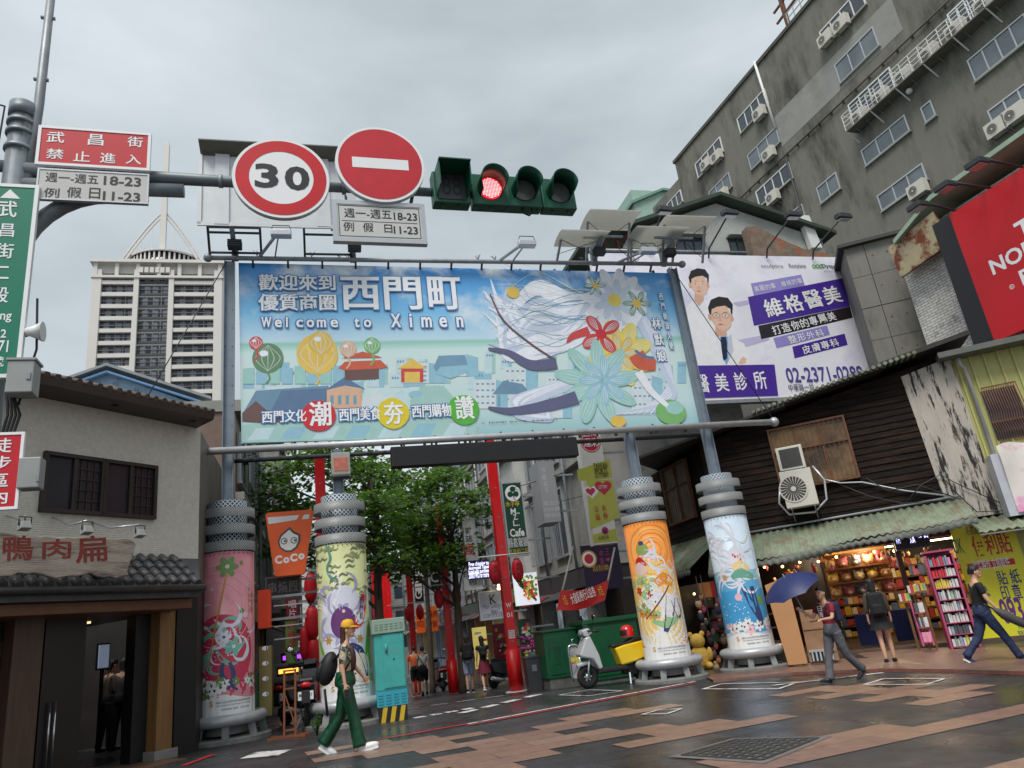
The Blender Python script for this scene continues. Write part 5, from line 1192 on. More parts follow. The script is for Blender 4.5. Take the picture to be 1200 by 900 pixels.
for k in range(70): u = rs.uniform(.3, 5.6); z = rs.uniform(-3.4, -.5); v = rs.uniform(1.75, 2.2); mb.ell((u, v, z), .05, rs.uniform(.06, .13), .05, 6, 5, rs.randrange(7))
s_ = part('stock', mb, STK, sh); s_['kind'] = 'stuff'
mb = MB(WF)
for v in [i*.3-.02 for i in range(7)]: mb.box(.05, 6.05, v-.02, v, -4.9, -4.38); mb.box(5.7, 6.08, v-.02, v, -4.38, -.5)
part('shelf', mb, m_timber, sh)
for k, (u, z) in enumerate(((1.2, -2.2), (3.4, -1.6), (4.9, -2.4))):
    l_ = bpy.data.lights.new('shop_lamp', 'POINT'); l_.energy = 42; l_.color = (1, .82, .58); l_.shadow_soft_size = .25; ob = bpy.data.objects.new('shop_lamp', l_); COL.objects.link(ob); ob.location = WF.P(u, 2.2, z)
def lampbulbs(F, pts, name):
    mb = MB(F)
    for p in pts: mb.ell(p, .035, .035, .035, 8, 6)
    return mb
part('spot_bulb', lampbulbs(WF, [(.9+.45*k, 2.16-.05*(k % 2), -.5) for k in range(8)], 'b'), mat('warm bulb', (255, 190, 110), .4, emit=9), sh)
# shelf of plush heads
pz = -1.6
a = WF.uv(968, 655, pz); c = WF.uv(1046, 692, pz)
o = thing('plush_shelf', 'brightly lit shelf board holding the round plush toys inside the shop', 'shelf', WF.P((a[0]+c[0])/2, c[1], pz))
rows = 3; u0, u1 = a[0], c[0]; v0, v1 = c[1], a[1]
mb = MB(WF)
for k in range(rows+1): v = v0-.02+(v1-v0+.1)*k/rows; mb.box(u0-.1, u1+.1, v-.03, v, pz-.35, pz+.05)
part('board', mb, mat('warm shelf', (150, 104, 60), .5), o); part('back_panel', MB(WF).box(u0-.12, u1+.12, v0-.05, v1+.15, pz-.4, pz-.36), mat('warm back panel', (176, 120, 60), .5), o)
m_pl = [mat('plush %d' % i, c, .9, var=.15, sc=12, bump=.5, bsc=120) for i, c in enumerate(((226, 176, 120), (240, 220, 180), (206, 120, 130), (230, 190, 90), (120, 130, 160), (190, 140, 100)))]
def plush(label, F, u, v, z, r, ms, group='plush toys on the lit shelf'):
    o = thing('plush_toy', label, 'plush toy', F.P(u, v, z), group)
    part('head', MB(F).ell((u, v+r, z), r, r*.9, r*.9, 12, 8), ms, o)
    for sx in (-1, 1): part('ear', MB(F).ell((u+sx*r*.7, v+r*1.75, z), r*.3, r*.36, r*.2, 8, 6), ms, o)
    part('muzzle', MB(F).ell((u, v+r*.75, z+r*.75), r*.4, r*.3, r*.25, 10, 6), m_pl[1], o)
    mb = MB(F)
    for sx in (-1, 1): mb.ell((u+sx*r*.35, v+r*1.15, z+r*.78), r*.1, r*.1, r*.08, 6, 5)
    part('eyes', mb, black, o)
nm = ['tan', 'cream', 'pink', 'golden', 'slate blue', 'brown']; rw = ['bottom', 'middle', 'top']
for k in range(rows):
    vv = v0-.02+(v1-v0+.1)*k/rows
    for j in range(5):
        i = (j*2+k*3) % 6; plush('%s plush toy on the %s row of the lit shelf' % (nm[i], rw[k]), WF, u0+.06+(u1-u0-.1)*j/4, vv, pz-.12, .14, m_pl[i])
shl = bpy.data.lights.new('shelf_lamp', 'POINT'); shl.energy = 16; shl.color = (1, .72, .4); shl.shadow_soft_size = .1
ob = bpy.data.objects.new('shelf_lamp', shl); COL.objects.link(ob); ob.location = WF.P((u0+u1)/2, v1+.25, pz+.5)
# tables with blue cloth
for lab, xa, xb, z in (('dark blue draped stall table at the left inside the shop', 1000, 1030, -.6), ('dark blue draped stall table right of the girl in the shop', 1044, 1072, -.9)):
    a = WF.uv(xa, 722, z); c = WF.uv(xb, 722, z); o = thing('stall_table', lab, 'table', WF.P((a[0]+c[0])/2, -.1, z), 'draped tables in the shop')
    part('tabletop', MB(WF).box(a[0], c[0], .66, .70, z-.8, z), m_shopd, o)
    mb = MB(WF); n_ = 24; vs_ = []
    for i in range(n_+1): u = a[0]+(c[0]-a[0])*i/n_; w = .03*math.sin(i*1.9); vs_ += [(u, .71, z+.01), (u, -.02, z+.06+w)]
    mb.add(vs_, [(2*i, 2*i+1, 2*i+3, 2*i+2) for i in range(n_)], 0, True); mb.box(a[0], c[0], .701, .712, z-.8, z+.01); part('cloth', mb, mat('navy cloth', (34, 44, 92), .8, var=.2), o)
    mb = MB(WF)
    for u in (a[0]+.1, c[0]-.1): mb.bar((u, -.1, z-.7), (u, .66, z-.7), .05)
    part('leg', mb, darksteel, o)
# card racks at the front
m_cards = [mat('card %d' % i, c, .5, var=.2, sc=8) for i, c in enumerate(((214, 214, 210), (206, 60, 70), (220, 200, 90), (150, 190, 150), (230, 150, 180), (150, 160, 180), (90, 90, 96)))]
rz = 1.5
a = WF.uv(1082, 652, rz); c = WF.uv(1118, 762, rz); d = WF.uv(1150, 762, rz)
o = thing('card_rack', 'tall pink rack filled with rows of cards at the shop front', 'card rack', WF.P((a[0]+d[0])/2, -.15, rz))
u0, u1, v0, v1 = a[0]+.05, d[0]-.02, -.12, a[1]
mb = MB(WF); mb.box(u0-.04, u0, v0, v1, rz-.4, rz+.05); mb.box(u1, u1+.04, v0, v1, rz-.4, rz+.05); mb.box(u0-.04, u1+.04, v0, v1+.05, rz-.45, rz-.4); mb.box(u0-.06, u1+.06, v1+.05, v1+.09, rz-.45, rz+.05)
part('rack_frame', mb, m_pink, o)
rs = random.Random(2)
for k in range(8):
    v = v0+.05+(v1-v0-.05)*k/8; h = (v1-v0)/8
    part('shelf', MB(WF).box(u0, u1, v-.015, v, rz-.38, rz+.03), m_pink, o)
    mb = MB(WF); u = u0+.02
    while u < u1-.05:
        w = rs.uniform(.03, .07); z_ = rs.uniform(-.04, .02); mb.box(u, u+w*.8, v+.002, v+h*rs.uniform(.6, .84), rz-.25, rz+z_)
        i = len(mb.m); mc = 0
        if k == 6: mc = 1 if u < u0+(u1-u0)*.6 else 0
        elif k == 5: mc = 2 if u < u0+(u1-u0)*.55 else 0
        elif k == 7: mc = rs.choice([4, 1, 5])
        else: mc = rs.choice([0, 0, 0, 0, 3, 5, 2 if k == 0 else 0, 6])
        for q in range(i-6, i): mb.m[q] = mc
        u += w
    part('cards', mb, m_cards, o)
a = WF.uv(1068, 706, 1.6); d = WF.uv(1096, 760, 1.6)
o = thing('card_rack', 'low wheeled rack of pale cards and pink packets left of the tall pink rack', 'card rack', WF.P((a[0]+d[0])/2, -.15, 1.6))
u0, u1, v0, v1 = a[0], d[0], .0, a[1]
mb = MB(WF)
for u in (u0, u1): mb.bar((u, v0, 1.6), (u, v1, 1.35), .03); mb.bar((u, v0, 1.2), (u, v1, 1.3), .03)
part('rack_frame', mb, m_pink, o)
for k in range(3):
    v = v0+.08+(v1-v0)*k/3; mb = MB(WF)
    for j in range(9): u = u0+.03+(u1-u0-.06)*j/9; mb.box(u, u+.06, v, v+.2, 1.40, 1.56+rs.uniform(-.02, .02), 4 if k == 0 else (0 if j % 3 else 6))
    part('cards', mb, m_cards, o); part('shelf', MB(WF).box(u0, u1, v-.02, v-.003, 1.28, 1.6), m_pink, o)
for i, (px, py) in enumerate(((1060, 700), (1070, 690), (1078, 688))):
    z = 1.1; q = WF.uv(px, py, z); o = thing('goods_tray', ['left tray of packets on the counter behind the low rack', 'middle tray of packets on the counter behind the low rack', 'right tray of packets on the counter behind the low rack'][i], 'tray', WF.P(q[0], q[1]-.12, z), 'trays of packets behind the low rack')
    part('tray', MB(WF).box(q[0]-.12, q[0]+.12, q[1]-.12, q[1]-.08, z-.15, z+.12), m_timber, o)
    mb = MB(WF)
    for j in range(4): mb.box(q[0]-.11+j*.058, q[0]-.06+j*.058, q[1]-.078, q[1]+.08, z-.1+.02*j, z+.0+.02*j, j % 5)
    part('packets', mb, m_cards, o)
    part('stand', MB(WF).bar((q[0], -.1, z-.05), (q[0], q[1]-.121, z-.05), .05), m_timber, o)
# LED shop sign
o, q = signbox('led_shop_sign', 'small violet lit sign with glowing characters under the awning', 'shop sign', WF, (1044, 622, 1092, 640), mat('led sign back', (46, 36, 56), .5), darksteel, .3, .1, mat('grey sign rim', (100, 92, 100), .4), .02)
m_ledg = mat('violet led', (190, 190, 255), .4, emit=2.2)
letter(o, WF, [('卡片', 1047, 627, 1056, 637, 0, .01), ('文具', 1064, 626, 1073, 636, 0, .01), ('玩', 1074, 624, 1080, 630, 0, .01), ('具', 1081, 623, 1088, 630, 0, .01)], [m_ledg], .3)
# yellow sticker sign
o, q = signbox('sticker_shop_sign', 'large yellow green sign with red and dark blue characters at the right edge', 'shop sign', WF, (1112, 618, 1232, 748), mat('lime yellow sign', (226, 222, 46), .4, var=.08, sc=1.5), darksteel, .25, .06)
m_navy = mat('navy lettering', (40, 46, 120), .5); m_violet = mat('violet lettering', (110, 40, 130), .5)
letter(o, WF, [('OK', 1114, 632, 1131, 648, 1, .012), ('便利貼', 1136, 629, 1188, 647, 0, .02), ('貼 紙', 1166, 669, 1198, 683, 2, .016), ('印 章', 1170, 686, 1200, 703, 2, .016), ('0934-5', 1168, 702, 1228, 727, 3, .024), ('各式貼紙 文具 小禮品', 1130, 617, 1180, 621, 2, .0), ('姓名貼紙', 1192, 732, 1206, 736, 2, 0), ('電腦刻印', 1192, 739, 1206, 743, 2, 0)], [mat('red lettering', (200, 36, 44), .5), mat('leaf lettering', (60, 120, 60), .5), m_navy, m_violet], .25)
mb = MB(WF); a = WF.uv(1135, 668, .25); c = WF.uv(1188, 654, .25); mb.rect(a[0], a[1], c[0], c[1], .253); part('red_band', mb, _M['red lettering'], o)
letter(o, WF, [('代客製作 立即取件', 1138, 657, 1185, 664, 0, .01)], [signwhite], .255, 'band_lettering')
# leaning boards, brown box, key rings
def leaning(label, q, m, th, extra=None):
    a, b_, c, d = q; p0 = foot(*a[:2], a[2]) if len(a) == 3 else G(*a); p1 = foot(*b_[:2], b_[2]) if len(b_) == 3 else G(*b_); p0.z += .05; p1.z += .05
    dd = math.hypot(p1.x, p1.y)+.25; c3 = at(c[0], c[1], dd); d3 = at(d[0], d[1], math.hypot(p0.x, p0.y)+.25)
    nn_ = (p1-p0).cross(d3-p0).normalized()*th
    o = thing('leaning_board', label, 'board', p0, None); vs_ = [p0, p1, c3, d3, p0-nn_, p1-nn_, c3-nn_, d3-nn_]
    part('board', MB().add(vs_, [(0, 1, 2, 3), (7, 6, 5, 4), (0, 4, 5, 1), (1, 5, 6, 2), (2, 6, 7, 3), (3, 7, 4, 0)]), m, o, .008)
    return o, p0, p1, c3, d3
m_card = mat('brown cardboard', (176, 128, 84), .7, var=.08, sc=1.5, stain=(140, 100, 66), stv=(.6, .8)); m_ply = mat('worn plywood', (134, 98, 66), .6, var=.22, sc=2, stretch=(1, 1, 4), stain=(96, 66, 44), stv=(.5, .75))
o, p0, p1, c3, d3 = leaning('tall pale cardboard panel leaning beside the blue pillar', ((926, 789, 17.6), (949, 787, 17.6), (921, 676), (896, 686)), m_card, .22)
o, p0, p1, c3, d3 = leaning('weathered plywood board with a vent slot, leaning behind the woman with the umbrella', ((951, 786, 17.8), (986, 780, 17.8), (968, 712), (936, 716)), m_ply, .1)
mb = MB(); e = lambda a, b_: p0+(p1-p0)*a+(d3-p0)*b_
nf = (p1-p0).cross(d3-p0).normalized()
if nf.y > 0: nf = -nf
mb.sheet([e(.1, .02)+nf*.012, e(.85, .02)+nf*.012, e(.85, .2)+nf*.012, e(.1, .2)+nf*.012]); part('vent_slot', mb, dark, o)
mb = MB()
for k in range(6): t = .15+k*.13; mb.bar(e(t, .02)+nf*.02, e(t, .2)+nf*.02, .03)
mb.bar(e(.06, .21)+nf*.02, e(.9, .21)+nf*.02, .05); part('vent_bar', mb, alu, o)
mb = MB(); mb.bar(e(.02, .62)+nf*.015, e(.98, .62)+nf*.015, .02); mb.bar(e(.3, .78)+nf*.015, e(.8, .8)+nf*.015, .015); part('batten', mb, m_ply, o)
a = WF.uv(818, 684, .7); c = WF.uv(856, 697, .7)
o = thing('cardboard_box', 'flat orange brown cardboard box above the hanging toys', 'box', WF.P(a[0], c[1], .6)); part('carton', MB(WF).box(a[0], c[0], c[1], a[1], .1, .7), mat('orange carton', (176, 112, 56), .6, var=.1), o, .01)
part('tape', MB(WF).box((a[0]+c[0])/2-.08, (a[0]+c[0])/2+.08, c[1]-.002, a[1]+.002, .1, .702), mat('red tape', (170, 40, 40), .5), o)
part('shelf_bracket', MB(WF).bar((a[0]+.1, c[1]-.03, .02), (a[0]+.1, c[1]-.03, .7), .04), steel, o)
hang_cols = [mat('doll %d' % i, c, .8, var=.3, sc=20) for i, c in enumerate(((150, 60, 60), (50, 46, 70), (170, 120, 80), (40, 40, 44), (170, 60, 100), (110, 84, 70), (60, 80, 70), (190, 160, 120)))]
for si, (px, py0, py1, lab) in enumerate(((820, 700, 745, 'string of pink and red plush toys hanging left of the blue pillar'), (842, 705, 760, 'string of dark patterned dolls hanging just left of the blue pillar'), (834, 742, 790, 'string of grey and red bags hanging low beside the blue pillar'))):
    z = .9; a = WF.uv(px, py0, z); c = WF.uv(px+4, py1, z); o = thing('toy_string', lab, 'hanging toys', WF.P(a[0], c[1], z), 'strings of toys beside the blue pillar')
    part('cord', MB(WF).tube([(a[0], fb(a[0])-.05, z), (a[0], c[1], z)], .012, 5), darksteel, o); n_ = 7
    for k in range(n_):
        v = c[1]+(a[1]-c[1])*k/(n_-1); rr_ = .06+.025*(k % 2); mm = hang_cols[(k*3+si*2) % 8]; side = .05*(-1)**k
        part('toy', MB(WF).ell((a[0]+side, v, z+.05), rr_, rr_*1.5, rr_*.7, 9, 6), mm, o)
        part('toy_head', MB(WF).ell((a[0]+side, v+rr_*1.2, z+.06), rr_*.6, rr_*.6, rr_*.6, 8, 6), hang_cols[(k*5+si) % 8], o)
p = foot(822, 778, 19.6)
o = thing('plush_bear', 'golden plush bear sitting on the pavement behind the orange pillar', 'plush toy', p)
part('body', MB().ell(p+Vector((0, 0, .28)), .24, .2, .3), m_pl[3], o); part('head', MB().ell(p+Vector((0, -.03, .68)), .19, .17, .18), m_pl[3], o)
for sx in (-1, 1): part('ear', MB().ell(p+Vector((sx*.15, 0, .84)), .07, .04, .07, 8, 6), m_pl[3], o); part('leg', MB().ell(p+Vector((sx*.15, -.2, .1)), .09, .18, .09, 10, 6), m_pl[3], o); part('arm', MB().ell(p+Vector((sx*.24, -.08, .36)), .07, .09, .16, 10, 6), m_pl[3], o)
# dark shop front on the street side of the timber building, with lamps and goods
o = thing('side_shop', 'dim lantern lit shop on the street side of the timber building', 'shop', W2.P(-4, -.2, -1))
part('back_wall', MB(W2).box(-9, -.2, -.6, 2.4, -3.2, -3), m_shopd, o); part('ceiling', MB(W2).box(-9, -.2, 2.3, 2.4, -3, 0), m_shopd, o); part('fascia', MB(W2).box(-9, 0, 2.0, 2.42, -.06, .0), m_shopd, o)
part('lamp', lampbulbs(W2, [(-.8-.8*k, 1.75, -.6) for k in range(7)], 'b'), _M['warm bulb'], o)
mb = MB(W2)
for k in range(40): mb.box(-8+k*.19, -7.86+k*.19, .3+.35*(k % 4), .55+.35*(k % 4), -1.2, -1.0, k % 7)
part('stock', mb, m_cards, o)
mb = MB(W2)
for k in range(4): mb.box(-8.2, -.3, .24+.35*k, .27+.35*k, -1.4, -.95)
part('shelf', mb, m_timber, o)
# ================================================================== yellow corrugated building at the right edge
m_yel = mat('yellow corrugated sheet', (186, 184, 116), .5, var=.08, sc=1.5, stain=(140, 136, 90), stv=(.58, .8))
o = thing('corrugated_building', 'pale yellow corrugated building with a rusty barred window at the right edge', 'building', WF.P(9, -.2, 0))
yt = WF.uv(1135, 418, 0)[1]
mb = MB(WF); mb.box(FR+.03, 14, -.4, yt, -6, -.05); part('wall', mb, m_yel, o)
mb = MB(WF)
for k in range(26): u = FR+.1+k*.3; mb.box(u, u+.05, 2.6, yt, -.049, .0); 
part('rib', mb, m_yel, o)
mb = MB(WF); mb.box(FR-.3, 14, yt, yt+.14, -6, .5); part('roof_edge', mb, mat('grey eave sheet', (96, 98, 92), .5, var=.2), o)
r = WF.rect((1149, 459, 1212, 515), .02); w = part('window', MB(WF).box(r[0], r[2], r[1]+.15, r[3], .0, .02), glass, o)
mb = MB(WF)
n_ = 14
for k in range(n_+1): u = r[0]+(r[2]-r[0])*k/n_; mb.tube([(u, r[1]+.1, .16), (u+.03, r[1]+.3, .22), (u, r[1]+.55, .16), (u+.03, r[1]+.8, .2), (u, r[3]+.05, .16)], .012, 5)
for v in (r[1]+.1, r[1]+.55, r[3]+.05): mb.bar((r[0], v, .15), (r[2], v, .15), .03)
part('rusty_bars', mb, m_rust, w)
mb = MB(WF); u = WF.uv(1132, 440, .1)[0]; mb.tube([(u-.06, yt-.02, .2), (u-.06, yt-.2, .2), (u+.02, yt-.3, .1), (u+.02, 2.9, .1)], .05, 8); part('drainpipe', mb, mat('pale drainpipe', (170, 172, 170), .4, var=.1), o)
# tarpaulin over a box sign
a = WF.uv(1163, 532, .8); c = WF.uv(1218, 600, .8)
o = thing('covered_box_sign', 'grey box sign half covered by a white and pink tarpaulin at the right edge', 'sign', WF.P(a[0], c[1], .5))
part('box', MB(WF).box(a[0]-.05, a[0]+.95, c[1], a[1], .1, .75), mat('pale box side', (190, 192, 200), .5), o)
mb = MB(WF); n_ = 12; vs_ = []
for i in range(n_+1):
    for j in range(7):
        u = a[0]+.12+1.6*i/n_; v = a[1]+.16-(a[1]-c[1]+.1)*j/6; vs_.append((u, v+.05*math.sin(i*.9)*(j == 0), .78+.04*math.sin(i*1.3+j)+.03*(j > 0)))
mb.add(vs_, [(i*7+j, i*7+j+1, (i+1)*7+j+1, (i+1)*7+j) for i in range(n_) for j in range(6)], 0, True)
part('tarpaulin', mb, mat('white pink tarp', (222, 216, 208), .5, var=.05, sc=1, stain=(224, 150, 190), stv=(.5, .6), sts=1.1), o)
# ================================================================== big concrete block behind, upper right
KF = Fr(at(1000, 150, 40), -69)
m_con = mat('stained grey concrete', (124, 122, 112), .85, var=.2, sc=.5, bump=.3, bsc=6, stain=(66, 65, 58), stv=(.46, .66), sts=.5, stretch=(1, 1, .3))
m_con2 = mat('repaired pale render', (148, 148, 142), .85, var=.12, sc=.5, stain=(120, 118, 110), stv=(.5, .7), sts=.4)
o = thing('concrete_apartment_block', 'tall stained grey concrete block with air conditioners rising at the upper right', 'building', KF.P(0, 0, -8))
KL = KF.uv(791, 192)[0]; KT = 34.5
mb = MB(KF); mb.box(KL, 24, 0, KT, -18, 0); part('wall', mb, m_con, o)
k2 = KF.uv(770, 225)[0]; mb = MB(KF); mb.box(k2-1.5, KL, 0, KF.uv(780, 222)[1], -18, -.3); part('rear_wing', mb, m_con, o)
mb = MB(KF); mb.box(KL-.1, 24, KT, KT+.25, -18, .12); part('parapet', mb, mat('dark parapet stain', (84, 82, 74), .9, var=.25, sc=.8), o)
def kr(q): 
    pts = [KF.uv(*p) for p in q]; return (min(p[0] for p in pts), min(p[1] for p in pts), max(p[0] for p in pts), max(p[1] for p in pts))
def zq(x, y): return (760+x*440/1200, y*330/900)        # from an enlarged look at the photograph
mb = MB(KF)
a = KF.uv(*zq(420, 440)); c = KF.uv(*zq(810, 60)); mb.box(a[0], KF.uv(*zq(815, 100))[0], KF.uv(*zq(600, 290))[1]-.2, KF.uv(*zq(600, 170))[1], .0, .012); part('repaired_patch', mb, m_con2, o)
a = KF.uv(*zq(300, 640)); c = KF.uv(*zq(945, 10)); vr = (a[1]+c[1])/2
mb = MB(KF); mb.tube([(a[0]-2, vr, .12), (c[0]+3, vr, .12)], .05, 6)
for k in range(18): u = a[0]+(c[0]-a[0])*k/17; mb.box(u-.05, u+.05, vr-.12, vr+.12, 0, .1)
part('conduit', mb, mat('rusty conduit', (80, 76, 66), .7), o)
mb = MB(KF); u = KF.uv(*zq(470, 600))[0]; mb.tube([(u, 0, .1), (u, vr-.3, .1)], .07, 8); part('drain_pipe', mb, m_rust if 0 else darksteel, o); mb = MB(KF); u2 = KF.uv(*zq(375, 300)); mb.tube([(u2[0]-.1, KT+.4, .1), (u2[0], u2[1], .12), (KF.uv(*zq(410, 410))[0], KF.uv(*zq(410, 410))[1], .1)], .09, 8)
part('downpipe', mb, white, o)
def kwin(pts, n, style):
    """a sliding window let into the concrete: style w white frame, g plain pane"""
    (x0, y0), (x1, y1), hgt = pts; a = KF.uv(*zq(x0, y0)); c = KF.uv(*zq(x1, y1)); v = (a[1]+c[1])/2; u0, u1 = a[0], c[0]; v1 = v; v0 = v-hgt*.86
    w = part('window', MB(KF).box(u0, u1, v0, v1, .012, .02), paleglass if style == 'g' else glass, o)
    mb = MB(KF); f = .07
    for q in ((u0-f, u1+f, v1, v1+f), (u0-f, u1+f, v0-f, v0), (u0-f, u0, v0, v1), (u1, u1+f, v0, v1)): mb.box(q[0], q[1], q[2], q[3], .0, .07)
    for k in range(1, n): u = u0+(u1-u0)*k/n; mb.box(u-.035, u+.035, v0, v1, .021, .05)
    part('frame', mb, white if style == 'w' else alu, w)
    part('sill', MB(KF).box(u0-.12, u1+.12, v0-.16, v0-.075, 0, .14), m_con2, w)
    return (u0, v0, u1, v1)
wins = [(((548, 95), (680, -25), 1.25), 4, 'w'), (((598, 205), (718, 95), 1.35), 3, 'g'), (((640, 330), (772, 228), 1.3), 4, 'w'), (((683, 478), (820, 378), 1.0), 3, 'g'), (((875, 345), (902, 328), .9), 1, 'g'),
        (((540, 598), (600, 560), 1.1), 2, 'g'), (((735, 625), (875, 530), .95), 3, 'g'), (((285, 378), (372, 292), 1.25), 4, 'w'), (((318, 490), (410, 418), 1.2), 3, 'g'), (((345, 610), (448, 528), 1.2), 4, 'w'), (((150, 520), (230, 448), 1.3), 4, 'w'), (((195, 610), (258, 560), 1.2), 3, 'g'),
        (((60, 645), (104, 618), 1.1), 3, 'w'), (((1025, 195), (1200, 50), 1.25), 4, 'g'), (((960, 45), (1060, -40), 1.3), 4, 'w'), (((1090, 355), (1230, 255), 1.0), 3, 'g'), (((450, 690), (490, 655), 1.3), 2, 'g')]
for w in wins: kwin(*w)
# air conditioners hung on the block
acs = [(557, 122, 'white air conditioner leftmost below the topmost white window of the concrete block'), (605, 75, 'larger white air conditioner right of it below the topmost white window'), (345, 362, 'white air conditioner at the right end of the upper left window, beside the white pipe'),
       (375, 492, 'pale air conditioner below the plain window left of the long conduit'), (175, 525, 'white air conditioner leftmost on the concrete block, below a white window'), (210, 500, 'white air conditioner second from the left end of the concrete block'), (228, 622, 'white air conditioner low at the left end just above the shed roof'),
       (388, 630, 'white air conditioner below the white window beside the dark downpipe'), (850, 605, 'lone small air conditioner beside the lowest wide window'), (1105, 405, 'white air conditioner left of the pair at the right edge'), (1162, 362, 'bigger white air conditioner of the pair at the right edge')]
for x, y, lab in acs:
    q = KF.uv(*zq(x, y), .5); ac_unit(lab, KF, q[0], q[1]-.35, .03, 1.0, .72, .42, 'air conditioners on the concrete block')
# gallery cage with a row of units
ga = KF.uv(*zq(638, 412), .6); gb = KF.uv(*zq(1110, 0), .6); gv = (ga[1]+gb[1])/2-.1; g0_, g1_ = ga[0], gb[0]+3
o = thing('gallery_cage', 'long white metal cage gallery full of air conditioners on the concrete block', 'gallery', KF.P((g0_+g1_)/2, gv, .4))
part('deck', MB(KF).box(g0_, g1_, gv-.06, gv, .02, .8), mat('rusty gallery deck', (110, 106, 98), .6, var=.2), o)
mb = MB(KF)
for v in (.25, .5, .75, .98): mb.bar((g0_, gv+v, .8), (g1_, gv+v, .8), .035)
n_ = int((g1_-g0_)/.55)
for k in range(n_+1): u = g0_+(g1_-g0_)*k/n_; mb.bar((u, gv, .8), (u, gv+1.0, .8), .035)
for k in range(8): u = g0_+(g1_-g0_)*k/7; mb.bar((u, gv+.98, .8), (u, gv+.98, 0), .035); mb.bar((u, gv-.03, .78), (u, gv-.7, .02), .05)
part('railing', mb, white, o)
for k in range(8):
    u = g0_+.7+k*(g1_-g0_-1.2)/7; ac_unit('white air conditioner number %s along the cage gallery counted from its lower end' % ['one', 'two', 'three', 'four', 'five', 'six', 'seven', 'eight'][k], KF, u, gv+.02, .12, .95, .8, .42, 'air conditioners in the cage gallery')
q = KF.uv(*zq(838, 292), .1); o = thing('wall_lamp', 'tiny white round lamp on the concrete block under the gallery', 'lamp', KF.P(q[0], q[1], 0)); part('globe', MB(KF).ell((q[0], q[1], .2), .16, .16, .16), white, o); part('arm', MB(KF).bar((q[0], q[1], 0), (q[0], q[1], .16), .05), steel, o)
# roof terrace with a mast
q = KF.uv(*zq(450, 90), -.8); o = thing('roof_mast', 'rusty radio mast with cross arms on the roof edge of the concrete block', 'mast', KF.P(q[0], KT, -.8))
mb = MB(KF); mb.bar((q[0], KT, -.8), (q[0], KT+4.5, -.8), .22); part('pole', mb, m_rust, o)
mb = MB(KF)
for v in (2.0, 2.9): mb.bar((q[0]-.8, KT+v, -.8), (q[0]+1.6, KT+v+.25, -.8), .12)
part('cross_arm', mb, m_rust, o)
o = thing('roof_railing', 'pale railing along the roof terrace beside the mast', 'railing', KF.P(q[0]+3, KT+.25, -.5)); mb = MB(KF)
for v in (.45, .9, 1.3): mb.bar((q[0]+.4, KT+.25+v, -.4), (q[0]+7, KT+.25+v, -.4), .05)
part('rail', mb, alu, o); mb = MB(KF)
for k in range(12): u = q[0]+.4+k*.6; mb.bar((u, KT+.25, -.4), (u, KT+1.55, -.4), .05)
part('post', mb, alu, o)
# green hut on the far roof
q = at(752, 240, 62); HF = Fr(q, 16.2); o = thing('roof_hut', 'small pale green hut behind the left end of the concrete block', 'hut', HF.P(0, 0, -2)); e = HF.uv(745, 252); f = HF.uv(775, 222)
part('wall', MB(HF).box(e[0], f[0]+2, 12, f[1]-.2, -4, 0), mat('pale green hut wall', (150, 178, 164), .6), o); part('roof', MB(HF).prism([(e[0]-.3, f[1]-1.6), (f[0], f[1]), (f[0]+2.2, f[1]-.2), (f[0]+2.2, f[1]-.4), (f[0], f[1]-.25), (e[0]-.3, f[1]-1.9)], -4, .3), mat('green hut roof', (110, 146, 130), .5), o)
# ================================================================== grey gabled shed behind the clinic billboard
DF = frame(850, 290, 28, 16.2)
def du(x, y, z=0): return DF.uv(x, y, z)
rg = du(838, 236); lf = du(690, 300); rt = du(965, 272)
m_shed = wave_bump(mat('pale shed cladding', (176, 178, 174), .6, .1, var=.1, sc=1.2, stain=(120, 118, 108), stv=(.55, .75), sts=.8), 'X', 5, .5, .03)
o = thing('gabled_shed', 'grey white corrugated shed with a dark green gable roof behind the billboards', 'shed', DF.P(rg[0], 0, -3))
ul, ur = lf[0]-.3, rt[0]+.2; sl_, sr_ = .36, .33
yl = rg[1]-(rg[0]-ul)*sl_; yr = rg[1]-(ur-rg[0])*sr_
cl = du(757, 262)[0]
part('wall', MB(DF).prism([(cl, 2), (ur-.4, 2), (ur-.4, rg[1]-(ur-.4-rg[0])*sr_-.1), (rg[0], rg[1]-.1), (cl, rg[1]-(rg[0]-cl)*sl_-.1)], -.2, 0), m_shed, o)
part('inner_wall', MB(DF).box(ul+.3, cl, 2, yl+1.3, -5, -4.8), mat('dark shed inside', (62, 50, 44), .8, var=.3), o)
mb = MB(DF)
for sx, e in ((-1, rg[0]-ul), (1, ur-rg[0])):
    s_ = sl_ if sx < 0 else sr_
    mb.add([(rg[0], rg[1], .5), (rg[0]+sx*e, rg[1]-e*s_, .5), (rg[0]+sx*e, rg[1]-e*s_, -9), (rg[0], rg[1], -9), (rg[0], rg[1]+.16, .5), (rg[0]+sx*e, rg[1]-e*s_+.16, .5), (rg[0]+sx*e, rg[1]-e*s_+.16, -9), (rg[0], rg[1]+.16, -9)], [(0, 1, 2, 3), (4, 7, 6, 5), (0, 4, 5, 1), (1, 5, 6, 2), (2, 6, 7, 3)])
part('roof', mb, mat('dark green roof sheet', (58, 70, 60), .5, var=.2), o)
mb = MB(DF)
for k in range(5): u = ul+.6+k*(cl-ul-.8)/4; v = rg[1]-(rg[0]-u)*sl_; mb.bar((u, v-.15, -.2), (u, 4, -.2), .1); mb.bar((u, v-.2, -.2), (u+.7, v-.9, -.2), .06)
